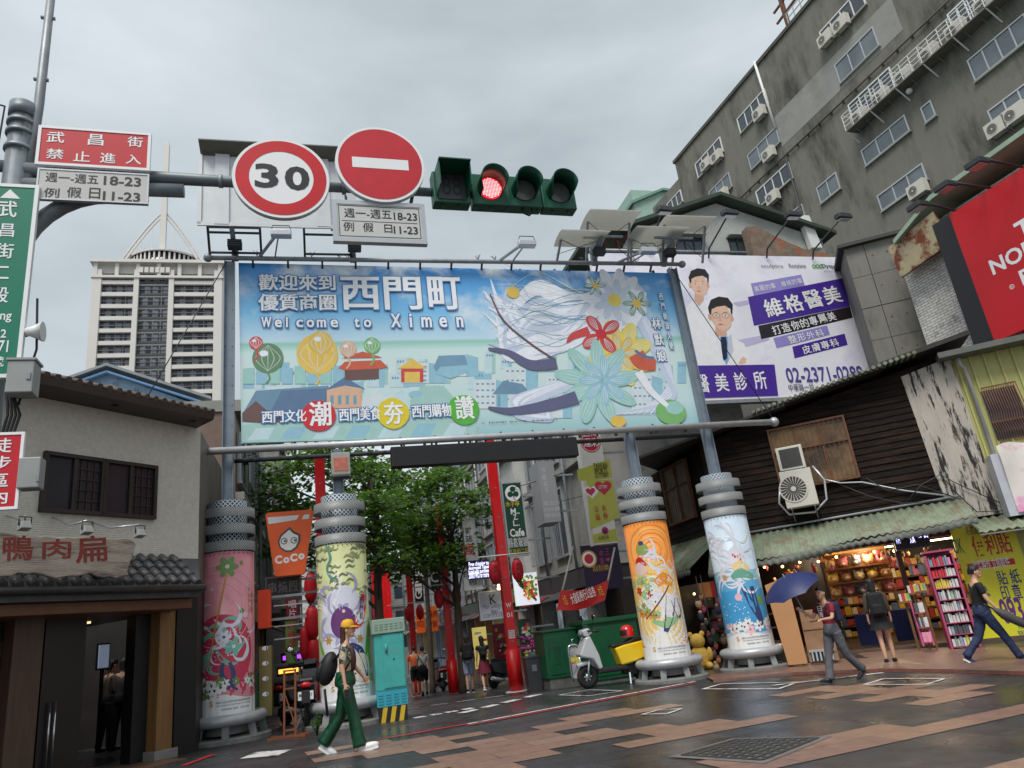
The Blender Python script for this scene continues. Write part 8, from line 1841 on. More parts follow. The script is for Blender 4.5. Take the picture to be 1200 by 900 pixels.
o, F, q = blade('banner_sign', 'dark red vertical sign with pale characters under the black grill sign', (335, 701), (349, 727), 20, mat('wine red sign', (130, 20, 36), .5)); letter(o, F, [('唱', 338, 704, 347, 712, 0, .01), ('片', 338, 714, 347, 723, 0, .01)], [m_pg], 0)
o, F, q = blade('green_sign', 'pale green vertical sign with a red arrow and characters in the alley', (334, 728), (348, 776), 20.5, mat('leaf green sign', (112, 150, 84), .5)); letter(o, F, [('←', 336, 731, 347, 737, 0, .02), ('格', 337, 740, 347, 750, 0, .02), ('子', 337, 752, 347, 762, 0, .02)], [m_lr], 0)
F = SGN(366, 700, 18.4)
for px, py, rr_, hh, lab in ((364, 689, .15, .62, 'fat red lantern topmost of the column beside the olive pillar'), (366, 730, .17, .7, 'fat red lantern second in the column beside the olive pillar'), (357, 754, .11, .7, 'slim red lantern low at the left of the column'), (368, 768, .15, .7, 'fat red lantern lowest in the column beside the olive pillar')): c = F.uv(px, py, 0); lantern(lab, F, c[0], c[1], 0, rr_, hh, False)
ua = F.uv(366, 660); ub_ = F.uv(366, 800); o = thing('lantern_rack', 'steel upright with white cross bars carrying the red lantern column', 'rack', F.P(ua[0]+.26, ub_[1], -.1)); part('upright', MB(F).bar((ua[0]+.26, gz(*F.P(ua[0], 0).xy), -.1), (ua[0]+.26, ua[1]+.3, -.1), .05), steel, o); mb = MB(F)
for py in (668, 706, 730, 745): v = F.uv(360, py)[1]; mb.bar((ua[0]-.9, v, -.06), (ua[0]+.3, v, -.06), .025)
part('cross_bar', mb, white, o)
F = SGN(311, 800, 15.9); r = F.rect((303, 758, 319, 832)); o = thing('capsule_machine', 'yellow machine with white cartoon shapes beside the pink pillar', 'vending machine', F.P((r[0]+r[2])/2, r[1], 0)); part('body', MB(F).box(r[0], r[2], r[1]-.1, r[3], -.4, 0), mat('machine yellow', (120, 106, 56), .5), o, .01); mb = MB(F)
for k in range(4): mb.disc((r[0]+r[2])/2, r[1]+.3+.28*k, .06, .04, .004, 0, 16); mb.disc((r[0]+r[2])/2+.03, r[1]+.3+.28*k, .012, .03, .006, 1, 10)
part('picture', mb, [signwhite, letterblack], o); part('green_base', MB(F).box(r[0]-.2, r[0]-.01, r[1]-.1, r[1]+.75, -.4, -.05), m_cab, o)
for j, (px, py, col, lab) in enumerate(((343, 770, (150, 60, 220), 'violet neon strip in the dark alley'), (338, 786, (255, 170, 70), 'warm lit shop light low in the alley'))):
    F = SGN(px, py, 24); c = F.uv(px, py); o = thing('neon_sign', lab, 'lit sign', F.P(c[0], c[1], 0)); part('tube', MB(F).box(c[0]-.28, c[0]+.28, c[1]-.06, c[1]+.06, -.05, 0), mat('neon %d' % j, col, .4, emit=2.0), o); part('backing', MB(F).box(c[0]-.34, c[0]+.34, c[1]-.14, c[1]+.14, -.1, -.052), dark, o)
# orange barricade
p = foot(338, 872, 14.6); F = Fr(p, 16.2); z = p.z; m_bar = mat('orange rusty barricade', (128, 74, 44), .6, var=.2, sc=8); o = thing('barricade', 'rusty orange folding barricade standing between the first two pillars', 'barricade', p)
mb = MB(F)
for u in (-.07, .12): mb.bar((u, z, 0), (u+.02, z+1.12, 0), .035)
for v in (.12, .45, .8, 1.1): mb.bar((-.07, z+v, 0), (.14, z+v, 0), .03)
mb.bar((-.07, z+.8, 0), (.14, z+.12, 0), .02); part('upright', mb, m_bar, o); mb = MB(F); mb.bar((-.35, z+.02, .1), (.35, z+.02, -.1), .04); mb.bar((-.3, z+.02, -.25), (.3, z+.02, .3), .04); part('foot', mb, m_bar, o)
p = foot(372, 868, 14.3); o = thing('weed_tuft', 'small green weed growing at the foot of the olive pillar', 'plant', p); rs = random.Random(8); mb = MB(); ms = MB()
for k in range(9):
    q = p+Vector((rs.uniform(-.12, .12), rs.uniform(-.1, .1), rs.uniform(.2, .42))); ms.tube([p, q], .006, 4)
    for j in range(6): c = p.lerp(q, .4+.1*j); e1 = Vector((rs.gauss(0, 1), rs.gauss(0, 1), .3)).normalized()*.06; e2 = e1.cross(Vector((0, 0, 1))).normalized()*.025; mb.add([c, c+e1*.5+e2, c+e1, c+e1*.5-e2], [(0, 1, 2, 3)])
part('stem', ms, m_leaf[2], o); part('leaves', mb, m_leaf[1], o)
mb = MB()
for a, b_ in (((2.3, 20, 5.6), (-5.5, 23, 6.0)), ((2.4, 23, 5.2), (-6, 21, 5.4)), ((1.6, 27, 6.4), (-7, 26, 6.2))):
    A, B = Vector(a), Vector(b_); mb.tube([A.lerp(B, k/10)-Vector((0, 0, .5*math.sin(math.pi*k/10))) for k in range(11)], .012, 4)
solo('overhead_cables', mb, rubber, 'thin black cables sagging across the pedestrian street behind the gateway', 'cables')
# ================================================================== scooters
m_tyre = mat('tyre', (24, 24, 25), .8); m_eng = mat('engine dark', (44, 44, 46), .5, .3, var=.2)
def scooter(label, p, heading, body, shield, plate_txt):
    """a step-through scooter: wheels, leg shield, floorboard, tail body, seat, bars, mirrors, lamps"""
    o = thing('motor_scooter', label, 'scooter', p, 'parked scooters'); h = R_(heading); M = Matrix.Translation(p) @ Matrix.Rotation(h, 4, 'Z') @ Matrix.Scale(1.08, 4)   # local +x is forward
    mb_ = lambda: MB(M)
    for x in (.62, -.58):
        w = part('wheel', mb_().add([], []), m_tyre, o) if 0 else None
        prof = [(.155+.075*math.cos(a*math.pi/5), .055*math.sin(a*math.pi/5)) for a in range(10)]
        MW = M @ Matrix.Translation((x, 0, .235)) @ Matrix.Rotation(math.pi/2, 4, 'X')
        w = part('wheel', MB(MW).lathe(prof, n=24, closed=True), m_tyre, o); mb = MB(MW); mb.lathe([(.0, .03), (.05, .03), (.05, -.03), (0, -.03)], n=12)
        for k in range(6): a = k*math.pi/3; mb.bar((.03*math.cos(a), .03*math.sin(a), 0), (.15*math.cos(a), .15*math.sin(a), 0), .025)
        part('rim', mb, alu, w)
    side = lambda pts, w, m, nm, bev=.03, par=o: part(nm, MB(M @ Matrix.Rotation(math.pi/2, 4, 'X')).prism(pts, -w/2, w/2), m, par, bev)
    side([(.60, .98), (.50, 1.0), (.36, .62), (.32, .36), (.40, .34), (.50, .55), (.74, .62), (.78, .66), (.70, .80)], .34, shield, 'leg_shield'); side([(.48, .48), (.82, .42), (.84, .50), (.60, .54)], .16, shield, 'front_fender')
    mb = mb_()
    for sy in (-.09, .09): mb.tube([(.56, sy, .6), (.64, sy, .235)], .022, 6)
    part('fork', mb, alu, o); side([(.40, .36), (-.2, .36), (-.25, .26), (.42, .26)], .30, m_eng, 'floorboard'); side([(-.10, .36), (.0, .70), (-.2, .74), (-.80, .80), (-.92, .74), (-.70, .48), (-.40, .40)], .32, body, 'tail_body')
    side([(.06, .72), (.04, .78), (-.3, .80), (-.45, .86), (-.82, .86), (-.86, .79), (-.2, .73)], .27, black, 'seat', .04); side([(-.1, .35), (-.75, .36), (-.78, .2), (-.5, .13), (-.15, .18)], .2, m_eng, 'engine')
    part('exhaust', mb_().tube([(-.2, -.16, .22), (-.5, -.19, .24), (-.95, -.19, .34)], [.03, .06, .055], 10), alu, o); side([(.66, 1.12), (.5, 1.16), (.42, 1.06), (.52, .99), (.62, 1.0)], .26, shield, 'handlebar_cover')
    mb = mb_(); mb.tube([(.44, -.36, 1.08), (.52, -.15, 1.1), (.52, .15, 1.1), (.44, .36, 1.08)], .02, 8); part('handlebar', mb, m_eng, o); mb = mb_()
    for sy in (-1, 1): mb.tube([(.40, sy*.38, 1.075), (.47, sy*.27, 1.09)], .028, 8)
    part('grip', mb, rubber, o)
    for sy in (-1, 1): m_ = part('mirror', mb_().ell((.46, sy*.36, 1.36), .02, .08, .055, 12, 8), black, o); part('mirror_stalk', mb_().tube([(.48, sy*.24, 1.1), (.46, sy*.34, 1.32)], .01, 6), m_eng, m_); part('mirror_glass', mb_().ell((.444, sy*.36, 1.36), .008, .068, .045, 12, 8), mat('mirror glass', (210, 216, 220), .05, .9), m_)
    part('headlight', mb_().ell((.66, 0, 1.05), .04, .09, .06, 12, 8), paleglass, o); part('tail_light', mb_().ell((-.9, 0, .74), .04, .1, .05, 12, 8), mat('tail lamp red', (190, 20, 30), .25), o)
    pl = part('licence_plate', mb_().box(-.97, -.955, -.13, .13, .50, .64), signwhite, o); MP = M @ Matrix(((0, 0, -1, -.972), (-1, 0, 0, 0), (0, 1, 0, 0), (0, 0, 0, 1))); mb = MB(MP); mb.text(plate_txt, -.11, .535, .11, .605, 0, 0, .01); part('lettering', mb, letterblack, pl)
    side([(-.75, .48), (-.98, .66), (-1.0, .45), (-.94, .40)], .14, m_eng, 'rear_guard', .01); part('stand', mb_().bar((-.25, .12, .2), (-.2, .22, .0), .03), steel, o)
    return o, M
p = foot(724, 801, 17.3)
sc1, M1 = scooter('white and yellow scooter parked between the green cabinet and the orange pillar', p, 196, mat('scooter yellow', (232, 196, 30), .25, var=.04, coat=.4), mat('scooter silver', (196, 198, 200), .25, .3, var=.06, coat=.4), 'MGY-530')
c = M1 @ Vector((-.38, 0, .98)); o = thing('helmet', 'red open face helmet resting on the seat of the yellow scooter', 'helmet', c-Vector((0, 0, .12)), None)
part('shell', MB().lathe([(.155, -.10), (.16, 0), (.14, .08), (.09, .135), (0, .155)], c, 22), mat('helmet red', (206, 22, 34), .2, coat=.5), o); part('visor', MB().lathe([(.165, -.06), (.17, 0), (.165, .05)], c, 14, a0=R_(150), a1=R_(260)), m_eng, o); part('lining', MB().lathe([(.0, -.09), (.15, -.10)], c, 18), black, o)
scooter('black scooter seen from behind with its plate, in the alley beside the olive pillar', foot(363, 846, 16.2), 104, mat('scooter black', (26, 26, 28), .25, var=.1, coat=.4), mat('scooter black', (26, 26, 28)), 'MCJ-5227')
scooter('black scooter farther in the alley behind the first black one', foot(352, 822, 18.5), 80, mat('scooter black', (26, 26, 28)), mat('scooter grey', (80, 82, 86), .3), 'NBA-201')
scooter('dark scooter parked beside the dark red poster door', foot(590, 786, 25.5), 60, mat('scooter black', (26, 26, 28)), mat('scooter grey', (80, 82, 86), .3), 'PKD-118')
scooter('dark scooter parked left of the second red pole', foot(514, 789, 30), 110, mat('scooter grey', (80, 82, 86)), mat('scooter black', (26, 26, 28)), 'EWT-660')
# ================================================================== people
def bake(name, mod_verts, edges, radii, root=0, sub=1):
    me = bpy.data.meshes.new(name); me.from_pydata([tuple(v) for v in mod_verts], edges, []); o = bpy.data.objects.new(name, me); COL.objects.link(o)
    sk = o.modifiers.new('skin', 'SKIN'); sk.use_smooth_shade = True; sk.branch_smoothing = .3
    for i, r in enumerate(radii): me.skin_vertices[0].data[i].radius = (r, r) if not isinstance(r, tuple) else r; me.skin_vertices[0].data[i].use_root = (i == root)
    sb = o.modifiers.new('sub', 'SUBSURF'); sb.levels = sub; sb.render_levels = sub
    dg = bpy.context.evaluated_depsgraph_get(); out = bpy.data.meshes.new_from_object(o.evaluated_get(dg)); bpy.data.objects.remove(o); bpy.data.meshes.remove(me)
    for p_ in out.polygons: p_.use_smooth = True
    return out
def mb_from(me, mb=None, m=0):
    mb = mb or MB(); mb.add([v.co for v in me.vertices], [tuple(q.vertices) for q in me.polygons], m, True); bpy.data.meshes.remove(me); return mb
def rx(v, a): c, s = math.cos(a), math.sin(a); return Vector((v.x, v.y*c-v.z*s, v.y*s+v.z*c))
def ry(v, a): c, s = math.cos(a), math.sin(a); return Vector((v.x*c+v.z*s, v.y, -v.x*s+v.z*c))
m_hair = mat('black hair', (26, 22, 21), .5, var=.5, sc=40, stretch=(1, 1, .12), bump=.6, bsc=60); m_bhair = mat('brown hair', (74, 46, 34), .45, var=.5, sc=40, stretch=(1, 1, .12), bump=.6, bsc=60); m_ghair = mat('grey hair', (120, 116, 112), .6)
m_skin = mat('skin', (206, 160, 132), .5, var=.06); m_eye = mat('eye dark', (24, 18, 16), .3); m_lip = mat('lips', (164, 84, 78), .5)
def person(label, loc, heading, H, pose, w, hair=m_hair, long_hair=.0, group=None, female=True, fingers=True):
    """skinned figure facing +y, posed by joint angles in degrees: legs (hip, knee), arms (forward, out, elbow), then dressed by w"""
    s = H/1.70; Vv = lambda *a: Vector(a)*s; d = math.radians; sw = .17 if female else .20; hw = .085
    lean = d(pose.get('lean', 3)); B = lambda v: rx(v, -lean)
    pel = Vv(0, 0, .93); up = lambda v: pel+B(v*s)
    J = {'pel': pel, 'spi': up(Vector((0, .0, .17))), 'che': up(Vector((0, .01, .38))), 'nb': up(Vector((0, 0, .53))), 'nt': up(Vector((0, .015, .59)))}
    hd = d(pose.get('head', 0)); tn = d(pose.get('turn', 0)); hc = J['nt']+rx(Vector((0, .02, .085))*s, -hd); J['hd'] = hc
    for sd, nm in ((1, 'R'), (-1, 'L')):
        sh = up(Vector((sd*sw, 0, .49))); f, out, el = pose['arm'+nm]; ua = ry(Vector((0, 0, -.28*s)), -sd*d(out)); ua = rx(ua, d(f)); e = sh+ua
        fa = ry(Vector((0, 0, -.235*s)), -sd*d(out)*.6); fa = rx(fa, d(f+el)); wr = e+fa; J['sh'+nm], J['el'+nm], J['wr'+nm] = sh, e, wr; J['fd'+nm] = fa.normalized()
        hip = pel+Vv(sd*hw, 0, -.04); a, k = pose['leg'+nm]; th = rx(Vector((0, 0, -.42*s)), d(a)); kn = hip+th; shn = rx(Vector((0, 0, -.41*s)), d(a-k)); an = kn+shn
        ft = rx(Vector((0, .15*s, -.035*s)), d(max(-35, min(35, (a-k)*.8+pose.get('toe'+nm, 0))))); J['hip'+nm], J['kn'+nm], J['an'+nm], J['to'+nm] = hip, kn, an, an+ft
    low = min(min(J['an'+n].z-.05*s, J['to'+n].z-.025*s) for n in 'LR'); dz = Vector((0, 0, -low))
    for k in J:
        if not k.startswith('fd'): J[k] = J[k]+dz
    V = []; E = []; Rr = []
    def nv(p_, r, par=None):
        V.append(p_); Rr.append(r*s if not isinstance(r, tuple) else (r[0]*s, r[1]*s)); i = len(V)-1
        if par is not None: E.append((par, i))
        return i
    ip = nv(J['pel'], .10); isp = nv(J['spi'], .10 if female else .115, ip); ich = nv(J['che'], .115 if female else .135, isp); inb = nv(J['nb'], .055, ich); int_ = nv(J['nt'], .048, inb); ihd = nv(J['hd']+Vector((0, 0, -.01*s)), .082, int_); nv(J['hd']+rx(Vector((0, .0, .075))*s, -hd), .075, ihd)
    for sd, nm in ((1, 'R'), (-1, 'L')):
        a = nv(J['sh'+nm], .052, ich); a = nv(J['el'+nm], .037, a); a = nv(J['wr'+nm], .024, a); fd = J['fd'+nm]; lat = Vector((0, 1, 0)); lat = (lat-fd*lat.dot(fd)).normalized(); pl = nv(J['wr'+nm]+fd*.055*s, (.030, .022), a)
        curl = fd.cross(lat).normalized()*(-sd)
        if fingers:
            for k in range(4):
                off = lat*(.026-.0175*k)*s; ln = (.062, .07, .066, .052)[k]*s; b_ = J['wr'+nm]+fd*.085*s+off; i1 = nv(b_, .0095, pl); i2 = nv(b_+fd*ln*.55+curl*ln*.18, .0085, i1); nv(b_+fd*ln*.8+curl*ln*.5, .0075, i2)
            t = nv(J['wr'+nm]+fd*.045*s+lat*.036*s, .011, pl); nv(J['wr'+nm]+fd*.085*s+lat*.052*s+curl*.012*s, .009, t)
        else: nv(J['wr'+nm]+fd*.13*s+curl*.02*s, .02, pl)
        a = nv(J['hip'+nm], .074, ip); a = nv((J['hip'+nm]+J['kn'+nm])/2, .075, a); a = nv(J['kn'+nm], .052, a); a = nv(J['kn'+nm].lerp(J['an'+nm], .35), .054, a); a = nv(J['an'+nm], .036, a); nv(J['to'+nm], (.036, .026), a)
    mb = mb_from(bake('body', V, E, Rr, 0, 1))
    # face: built in the head's own frame
    HM = Matrix.Translation(hc+dz) @ Matrix.Rotation(tn, 4, 'Z') @ Matrix.Rotation(-hd, 4, 'X') @ Matrix.Scale(s, 4)
    fb_ = MB(HM); fb_.ell((0, .012, .022), .074, .092, .115, 18, 12); fb_.ell((0, .062, -.055), .045, .04, .045, 12, 8)
    fb_.ell((0, .104, -.005), .012, .017, .026, 8, 6)
    for sx in (-1, 1): fb_.ell((sx*.076, .0, .005), .012, .022, .032, 8, 6); fb_.ell((sx*.031, .088, .022), .017, .014, .009, 10, 6, 1); fb_.ell((sx*.031, .09, .043), .02, .012, .0045, 8, 5, 3)
    fb_.ell((0, .093, -.046), .024, .012, .007, 10, 6, 2)
    mb.add(fb_.v, fb_.f, 0, True); n0 = len(mb.m)-len(fb_.m)
    for i, q in enumerate(fb_.m): mb.m[n0+i] = q
    o = bpy.data.objects.new('person', _mesh('person', mb, [m_skin, m_eye, m_lip, hair], Vector())); COL.objects.link(o); o.location = loc; o.rotation_euler = (0, 0, R_(heading-90)); tag(o, label, 'person', group)
    def kid(nm, mb, m): c_ = bpy.data.objects.new(nm, _mesh(nm, mb, m, Vector())); COL.objects.link(c_); c_.parent = o; return c_
    def garment(nm, chain_, m):
        vv = []; ee = []; rr = []
        for pts in chain_:
            par = None
            for q, r in pts:
                j = next((i for i, x in enumerate(vv) if (x-q).length < 1e-5), None)
                if j is None: vv.append(q); rr.append(r*s if not isinstance(r, tuple) else (r[0]*s, r[1]*s)); j = len(vv)-1
                if par is not None: ee.append((par, j))
                par = j
        return kid(nm, mb_from(bake(nm, vv, ee, rr)), m)
    hb = MB(HM)                                             # cap of hair, open at the face, plus the fall of long hair
    vs_ = []; fs_ = []; nu, nvv = 22, 9
    for j in range(nvv+1):
        for i in range(nu+1):
            a = math.pi*(1.16+ .0)+ (2*math.pi-.32*math.pi*2)*(i/nu-.5)-math.pi*.66 if 0 else R_(130)+R_(280)*i/nu
            t = j/nvv; ph = t*(math.pi*.62 if abs(i/nu-.5) < .36 else math.pi*.45); vs_.append((.084*math.sin(ph)*math.cos(a), .006+.100*math.sin(ph)*math.sin(a), .03+.118*math.cos(ph)))
    for j in range(nvv):
        for i in range(nu): a = j*(nu+1)+i; fs_.append((a, a+nu+1, a+nu+2, a+1))
    hb.add(vs_, fs_, 0, True); hb.ell((0, .03, .085), .07, .072, .06, 14, 8)
    if long_hair:
        n_ = 16; vs_ = []; 
        for j in range(7):
            for i in range(n_): a = 2*math.pi*i/n_; t = j/6; vs_.append((.085*(1-.25*t)*math.cos(a), -.045-.03*t*pose.get('hairback', 1)+.055*(1-.35*t)*math.sin(a), .06-(long_hair+.06)*t))
        hb.add(vs_, [(j*n_+i, j*n_+(i+1) % n_, (j+1)*n_+(i+1) % n_, (j+1)*n_+i) for j in range(6) for i in range(n_)], 0, True)
    kid('hair', hb, hair)
    sl_ = w.get('sleeve', .5)
    if w.get('top'):
        ch = [[(J['pel']+Vector((0, 0, w.get('hem', -.10)*s)), .145 if female else .155), (J['pel']+Vector((0, 0, .05*s)), .14 if female else .152), (J['spi'], .118 if female else .14), (J['che'], .132 if female else .152), (J['nb']+Vector((0, 0, -.035*s)), .075)]]
        for nm in 'LR':
            q = [(J['che'], .132 if female else .152), (J['sh'+nm], .066), (J['sh'+nm].lerp(J['el'+nm], min(1, sl_)), .058)]
            if sl_ > 1: q.append((J['el'+nm].lerp(J['wr'+nm], sl_-1), .05))
            ch.append(q)
        garment('shirt', ch, w['top'])
    if w.get('bottom'):
        fl = w.get('flare', .06); ln = w.get('length', .97); mb = MB(); rf = random.Random(len(label)*7)
        mb.tube([J['pel']+Vector((0, 0, z*s)) for z in (.13, .08, .0, -.05, -.085)], [.118*s, .134*s, .15*s, .145*s, .10*s], 20)
        for nm in 'LR':
            ks = [J['hip'+nm]+Vector((0, 0, .03*s)), J['hip'+nm].lerp(J['kn'+nm], .5), J['kn'+nm], J['kn'+nm].lerp(J['an'+nm], .5), J['kn'+nm].lerp(J['an'+nm], 1.06)]; rs_ = [.1, .092, max(.07, fl*.84), max(.064, fl*.92), fl]
            n_ = 22; pts = []; rr = []
            for k in range(n_+1):
                t = k/n_*4*min(1, ln if ln > .5 else ln*.96); i_ = min(3, int(t)); f = t-i_; pts.append(ks[i_].lerp(ks[i_+1], f)); fold = .035*math.sin(k*2.1+rf.random())*(.3+abs(t-2)*.5 if t < 3 else .9); rr.append((rs_[i_]*(1-f)+rs_[i_+1]*f)*s*(1+fold))
            mb.tube(pts, rr, 16)
        kid('trousers', mb, w['bottom'])
    if w.get('skirt'):
        n_ = 26; vs_ = []; L_ = w.get('skirt_len', .42)*s
        for j in range(6):
            for i in range(n_): a = 2*math.pi*i/n_; t = j/5; r = (.125+.12*t+.014*t*math.sin(i*2.4))*s; vs_.append(J['pel']+Vector((r*math.cos(a), r*.85*math.sin(a), .08*s-L_*t)))
        kid('skirt', MB().add(vs_, [(j*n_+i, j*n_+(i+1) % n_, (j+1)*n_+(i+1) % n_, (j+1)*n_+i) for j in range(5) for i in range(n_)], 0, True), w['skirt'])
    for nm in 'LR':
        an, to = J['an'+nm], J['to'+nm]; dd = (to-an); ff = Vector((0, dd.y, dd.z+.035*s)).normalized(); M_ = Matrix.Translation((an+to)/2+Vector((0, 0, -.012*s))) @ Matrix.Rotation(math.atan2(ff.z, ff.y), 4, 'X')
        mb = MB(M_); k = s*w.get('shoe_size', 1)
        mb.ell((0, .035*k, -.005), .047*k, .135*k, .045*k, 14, 8); mb.ell((0, -.055*k, .02*k), .042*k, .06*k, .055*k, 12, 8); mb.box(-.045*k, .045*k, -.10*k, .155*k, -.052*k, -.026*k, 1); kid('shoe', mb, w.get('shoes', [signwhite, white]))
    o['J'] = 0; del o['J']
    Mw = Matrix.Translation(loc) @ Matrix.Rotation(R_(heading-90), 4, 'Z')
    return o, {k: Mw @ v for k, v in J.items() if not k.startswith('fd')}, kid, J, s, HM
WALK = dict(legR=(26, 8), legL=(-16, 24), armR=(-14, 8, 14), armL=(16, 8, 18))
STAND = dict(legR=(4, 4), legL=(-4, 6), armR=(2, 7, 10), armL=(-2, 7, 10))
def backpack(label, J, heading, s, m, w=.28, h=.4, d=.16, drop=0):
    a = R_(heading-90); c = J['che']-Vector((0, 0, .06*s+drop)); M = Matrix.Translation(c) @ Matrix.Rotation(a, 4, 'Z'); o = thing('backpack', label, 'backpack', c-Vector((0, 0, h/2)), None); y0 = -.13*s
    part('bag', MB(M).box(-w/2, w/2, y0-d, y0, -h/2, h/2), m, o, .05); part('pocket', MB(M).box(-w*.36, w*.36, y0-d-.05, y0-d+.01, -h*.42, 0), m, o, .03)
    for sx in (-1, 1): part('strap', MB(M).tube([(sx*w*.33, y0+.01, h*.42), (sx*w*.36, y0+.1, h*.5+.03), (sx*w*.36, .14*s, h*.2), (sx*w*.4, .06*s, -h*.2), (sx*w*.35, y0+.01, -h*.36)], .017, 6), m, o)
    part('handle', MB(M).tube([(-.05, y0-.02, h/2), (0, y0-.02, h/2+.05), (.05, y0-.02, h/2)], .01, 6), m, o)
m_pat = mat('patterned cream top', (196, 186, 160), .6, var=.1, sc=10, stain=(60, 56, 58), stv=(.5, .53), sts=16, bump=.7, bsc=16); m_velvet = mat('green velvet', (6, 64, 38), .35, var=.5, sc=7, stretch=(1, 1, .35), bump=1, bsc=10); m_blk = mat('black cloth', (24, 24, 27), .75, var=.3, sc=10, bump=.8, bsc=14)
p = foot(408, 881, 11.6)
o, JW, kid, J, s, HM = person('young woman in a yellow cap and green velvet trousers walking past the olive pillar', p, 8, 1.74, dict(legR=(14, 4), legL=(-13, 24), armR=(-6, 8, 14), armL=(14, 8, 22), lean=2, toeL=-10), dict(top=m_pat, hem=.05, sleeve=1.0, bottom=m_velvet, flare=.095, length=.98, shoes=[white, signwhite], shoe_size=1.1), m_bhair, .36)
cb = MB(HM); cb.lathe([(.094, .035), (.097, .06), (.09, .115), (.06, .152), (0, .165)], (0, .008, 0), 24)
n_ = 12; vs_ = [(.085*math.cos(math.pi*i/n_), .03+.075*math.sin(math.pi*i/n_), .048+.01*math.sin(math.pi*i/n_)) for i in range(n_+1)]+[(.08*math.cos(math.pi*i/n_), .03+.165*math.sin(math.pi*i/n_), .040-.006*math.sin(math.pi*i/n_)) for i in range(n_+1)]
cb.add(vs_, [(i, i+1, n_+2+i, n_+1+i) for i in range(n_)], 0, True); c_ = kid('cap', cb, mat('mustard cap', (222, 166, 36), .7, var=.1, sc=10)); c_.modifiers.new('t', 'SOLIDIFY').thickness = .006
kid('inner_top', MB(Matrix.Identity(4)).ell(J['che']+Vector((0, .09*s, -.10*s)), .075*s, .055*s, .17*s), mat('brown inner top', (70, 40, 34), .7))
a = R_(8-90); M = Matrix.Translation((JW['pel']+JW['spi'])/2+Vector((0, 0, -.02))) @ Matrix.Rotation(a, 4, 'Z'); o = thing('backpack', 'black backpack slung low behind the woman in the yellow cap', 'backpack', M.translation); part('bag', MB(M @ Matrix.Rotation(R_(-18), 4, 'X')).ell((0, -.27, .05), .14, .13, .24, 16, 10), mat('black leather', (24, 24, 26), .6, var=.25, sc=12), o); part('pocket', MB(M @ Matrix.Rotation(R_(-18), 4, 'X')).ell((0, -.37, .0), .10, .06, .15, 12, 8), _M['black leather'], o)
for sx in (-1, 1): part('strap', MB(M).tube([(sx*.1, -.16, .22), (sx*.13, -.02, .36), (sx*.14, .1, .2), (sx*.12, -.08, -.05)], .014, 6), _M['black leather'], o); part('loose_strap', MB(M).tube([(sx*.05, -.3, -.14), (sx*.05, -.27, -.5)], .012, 6), _M['black leather'], o)
q = JW['wrR']+Vector((.02, 0, -.12)); F = Fr(q, 12); o = thing('smartphone', 'dark smartphone in the hand of the woman in the yellow cap', 'phone', q); part('case', MB(F).box(-.035, .035, q.z-.07, q.z+.07, .0, .01), mat('phone grey', (70, 72, 80), .3), o, .004); part('screen', MB(F).box(-.03, .03, q.z-.06, q.z+.06, .0101, .012), black, o)
# woman with the blue umbrella
m_maroon = mat('maroon tee', (128, 24, 48), .75, var=.2, sc=8, bump=.8, bsc=14); m_grey = mat('grey trousers', (92, 92, 98), .75, var=.2, sc=8, bump=.9, bsc=12)
p = foot(988, 793, 14.2); hdg = 205
o, JW, kid, J, s, HM = person('woman in a maroon tee and grey trousers walking under a blue umbrella', p, hdg, 1.56, dict(legR=(20, 6), legL=(-18, 28), armR=(34, 8, 92), armL=(20, 6, 70), lean=2, turn=14), dict(top=m_maroon, sleeve=.75, bottom=m_grey, flare=.078, shoes=[m_blk, m_grey]), m_hair, .06)
mb = MB(); g_ = glyphs('大山水', .0); Mt = Matrix.Translation(J['che']) @ Matrix(((-1, 0, 0, 0), (0, 0, 1, .142*s), (0, 1, 0, 0), (0, 0, 0, 1))); mb = MB(Mt); mb.vtext('日青', -.05, -.12, .05, .08, 0, 0, .008); kid('shirt_print', mb, signwhite)
hub = JW['wrR']+Vector((-.12, -.02, .42)); o = thing('umbrella', 'dark blue open umbrella held by the woman in the maroon tee', 'umbrella', hub, None); tl_ = Matrix.Translation(hub) @ Matrix.Rotation(R_(-24), 4, 'Y') @ Matrix.Rotation(R_(12), 4, 'X'); n_ = 8; vs_ = [(0, 0, .2)]; fs_ = []
rings = 5
for j in range(1, rings+1):
    for i in range(n_*4):
        a = 2*math.pi*i/(n_*4); t = j/rings; sag = abs(math.sin(a*n_/2)); r = .52*t*(1-.07*sag*t); vs_.append((r*math.cos(a), r*math.sin(a), .2-.22*t*t-.02*t*(0 if sag < .5 else -1)*sag))
N4 = n_*4
for i in range(N4): fs_.append((0, 1+i, 1+(i+1) % N4))
for j in range(rings-1):
    for i in range(N4): fs_.append((1+j*N4+i, 1+(j+1)*N4+i, 1+(j+1)*N4+(i+1) % N4, 1+j*N4+(i+1) % N4))
part('canopy', MB(tl_).add(vs_, fs_, 0, True), mat('umbrella navy', (28, 40, 92), .45, var=.1), o)
for k in range(n_): a = 2*math.pi*k/n_; part('rib', MB(tl_).tube([(0, 0, .19), (.26*math.cos(a), .26*math.sin(a), .135), (.51*math.cos(a), .51*math.sin(a), -.025)], .006, 4), alu, o)
hnd = JW['wrR']; part('shaft', MB().tube([tl_ @ Vector((0, 0, .27)), tl_ @ Vector((0, 0, .1)), hnd+Vector((0, -.03, .02)), hnd+Vector((.02, -.03, -.1))], .009, 6), steel, o)
backpack('small navy backpack on the woman with the blue umbrella', JW, hdg, s, mat('navy canvas', (36, 40, 66), .8), .24, .34, .12)
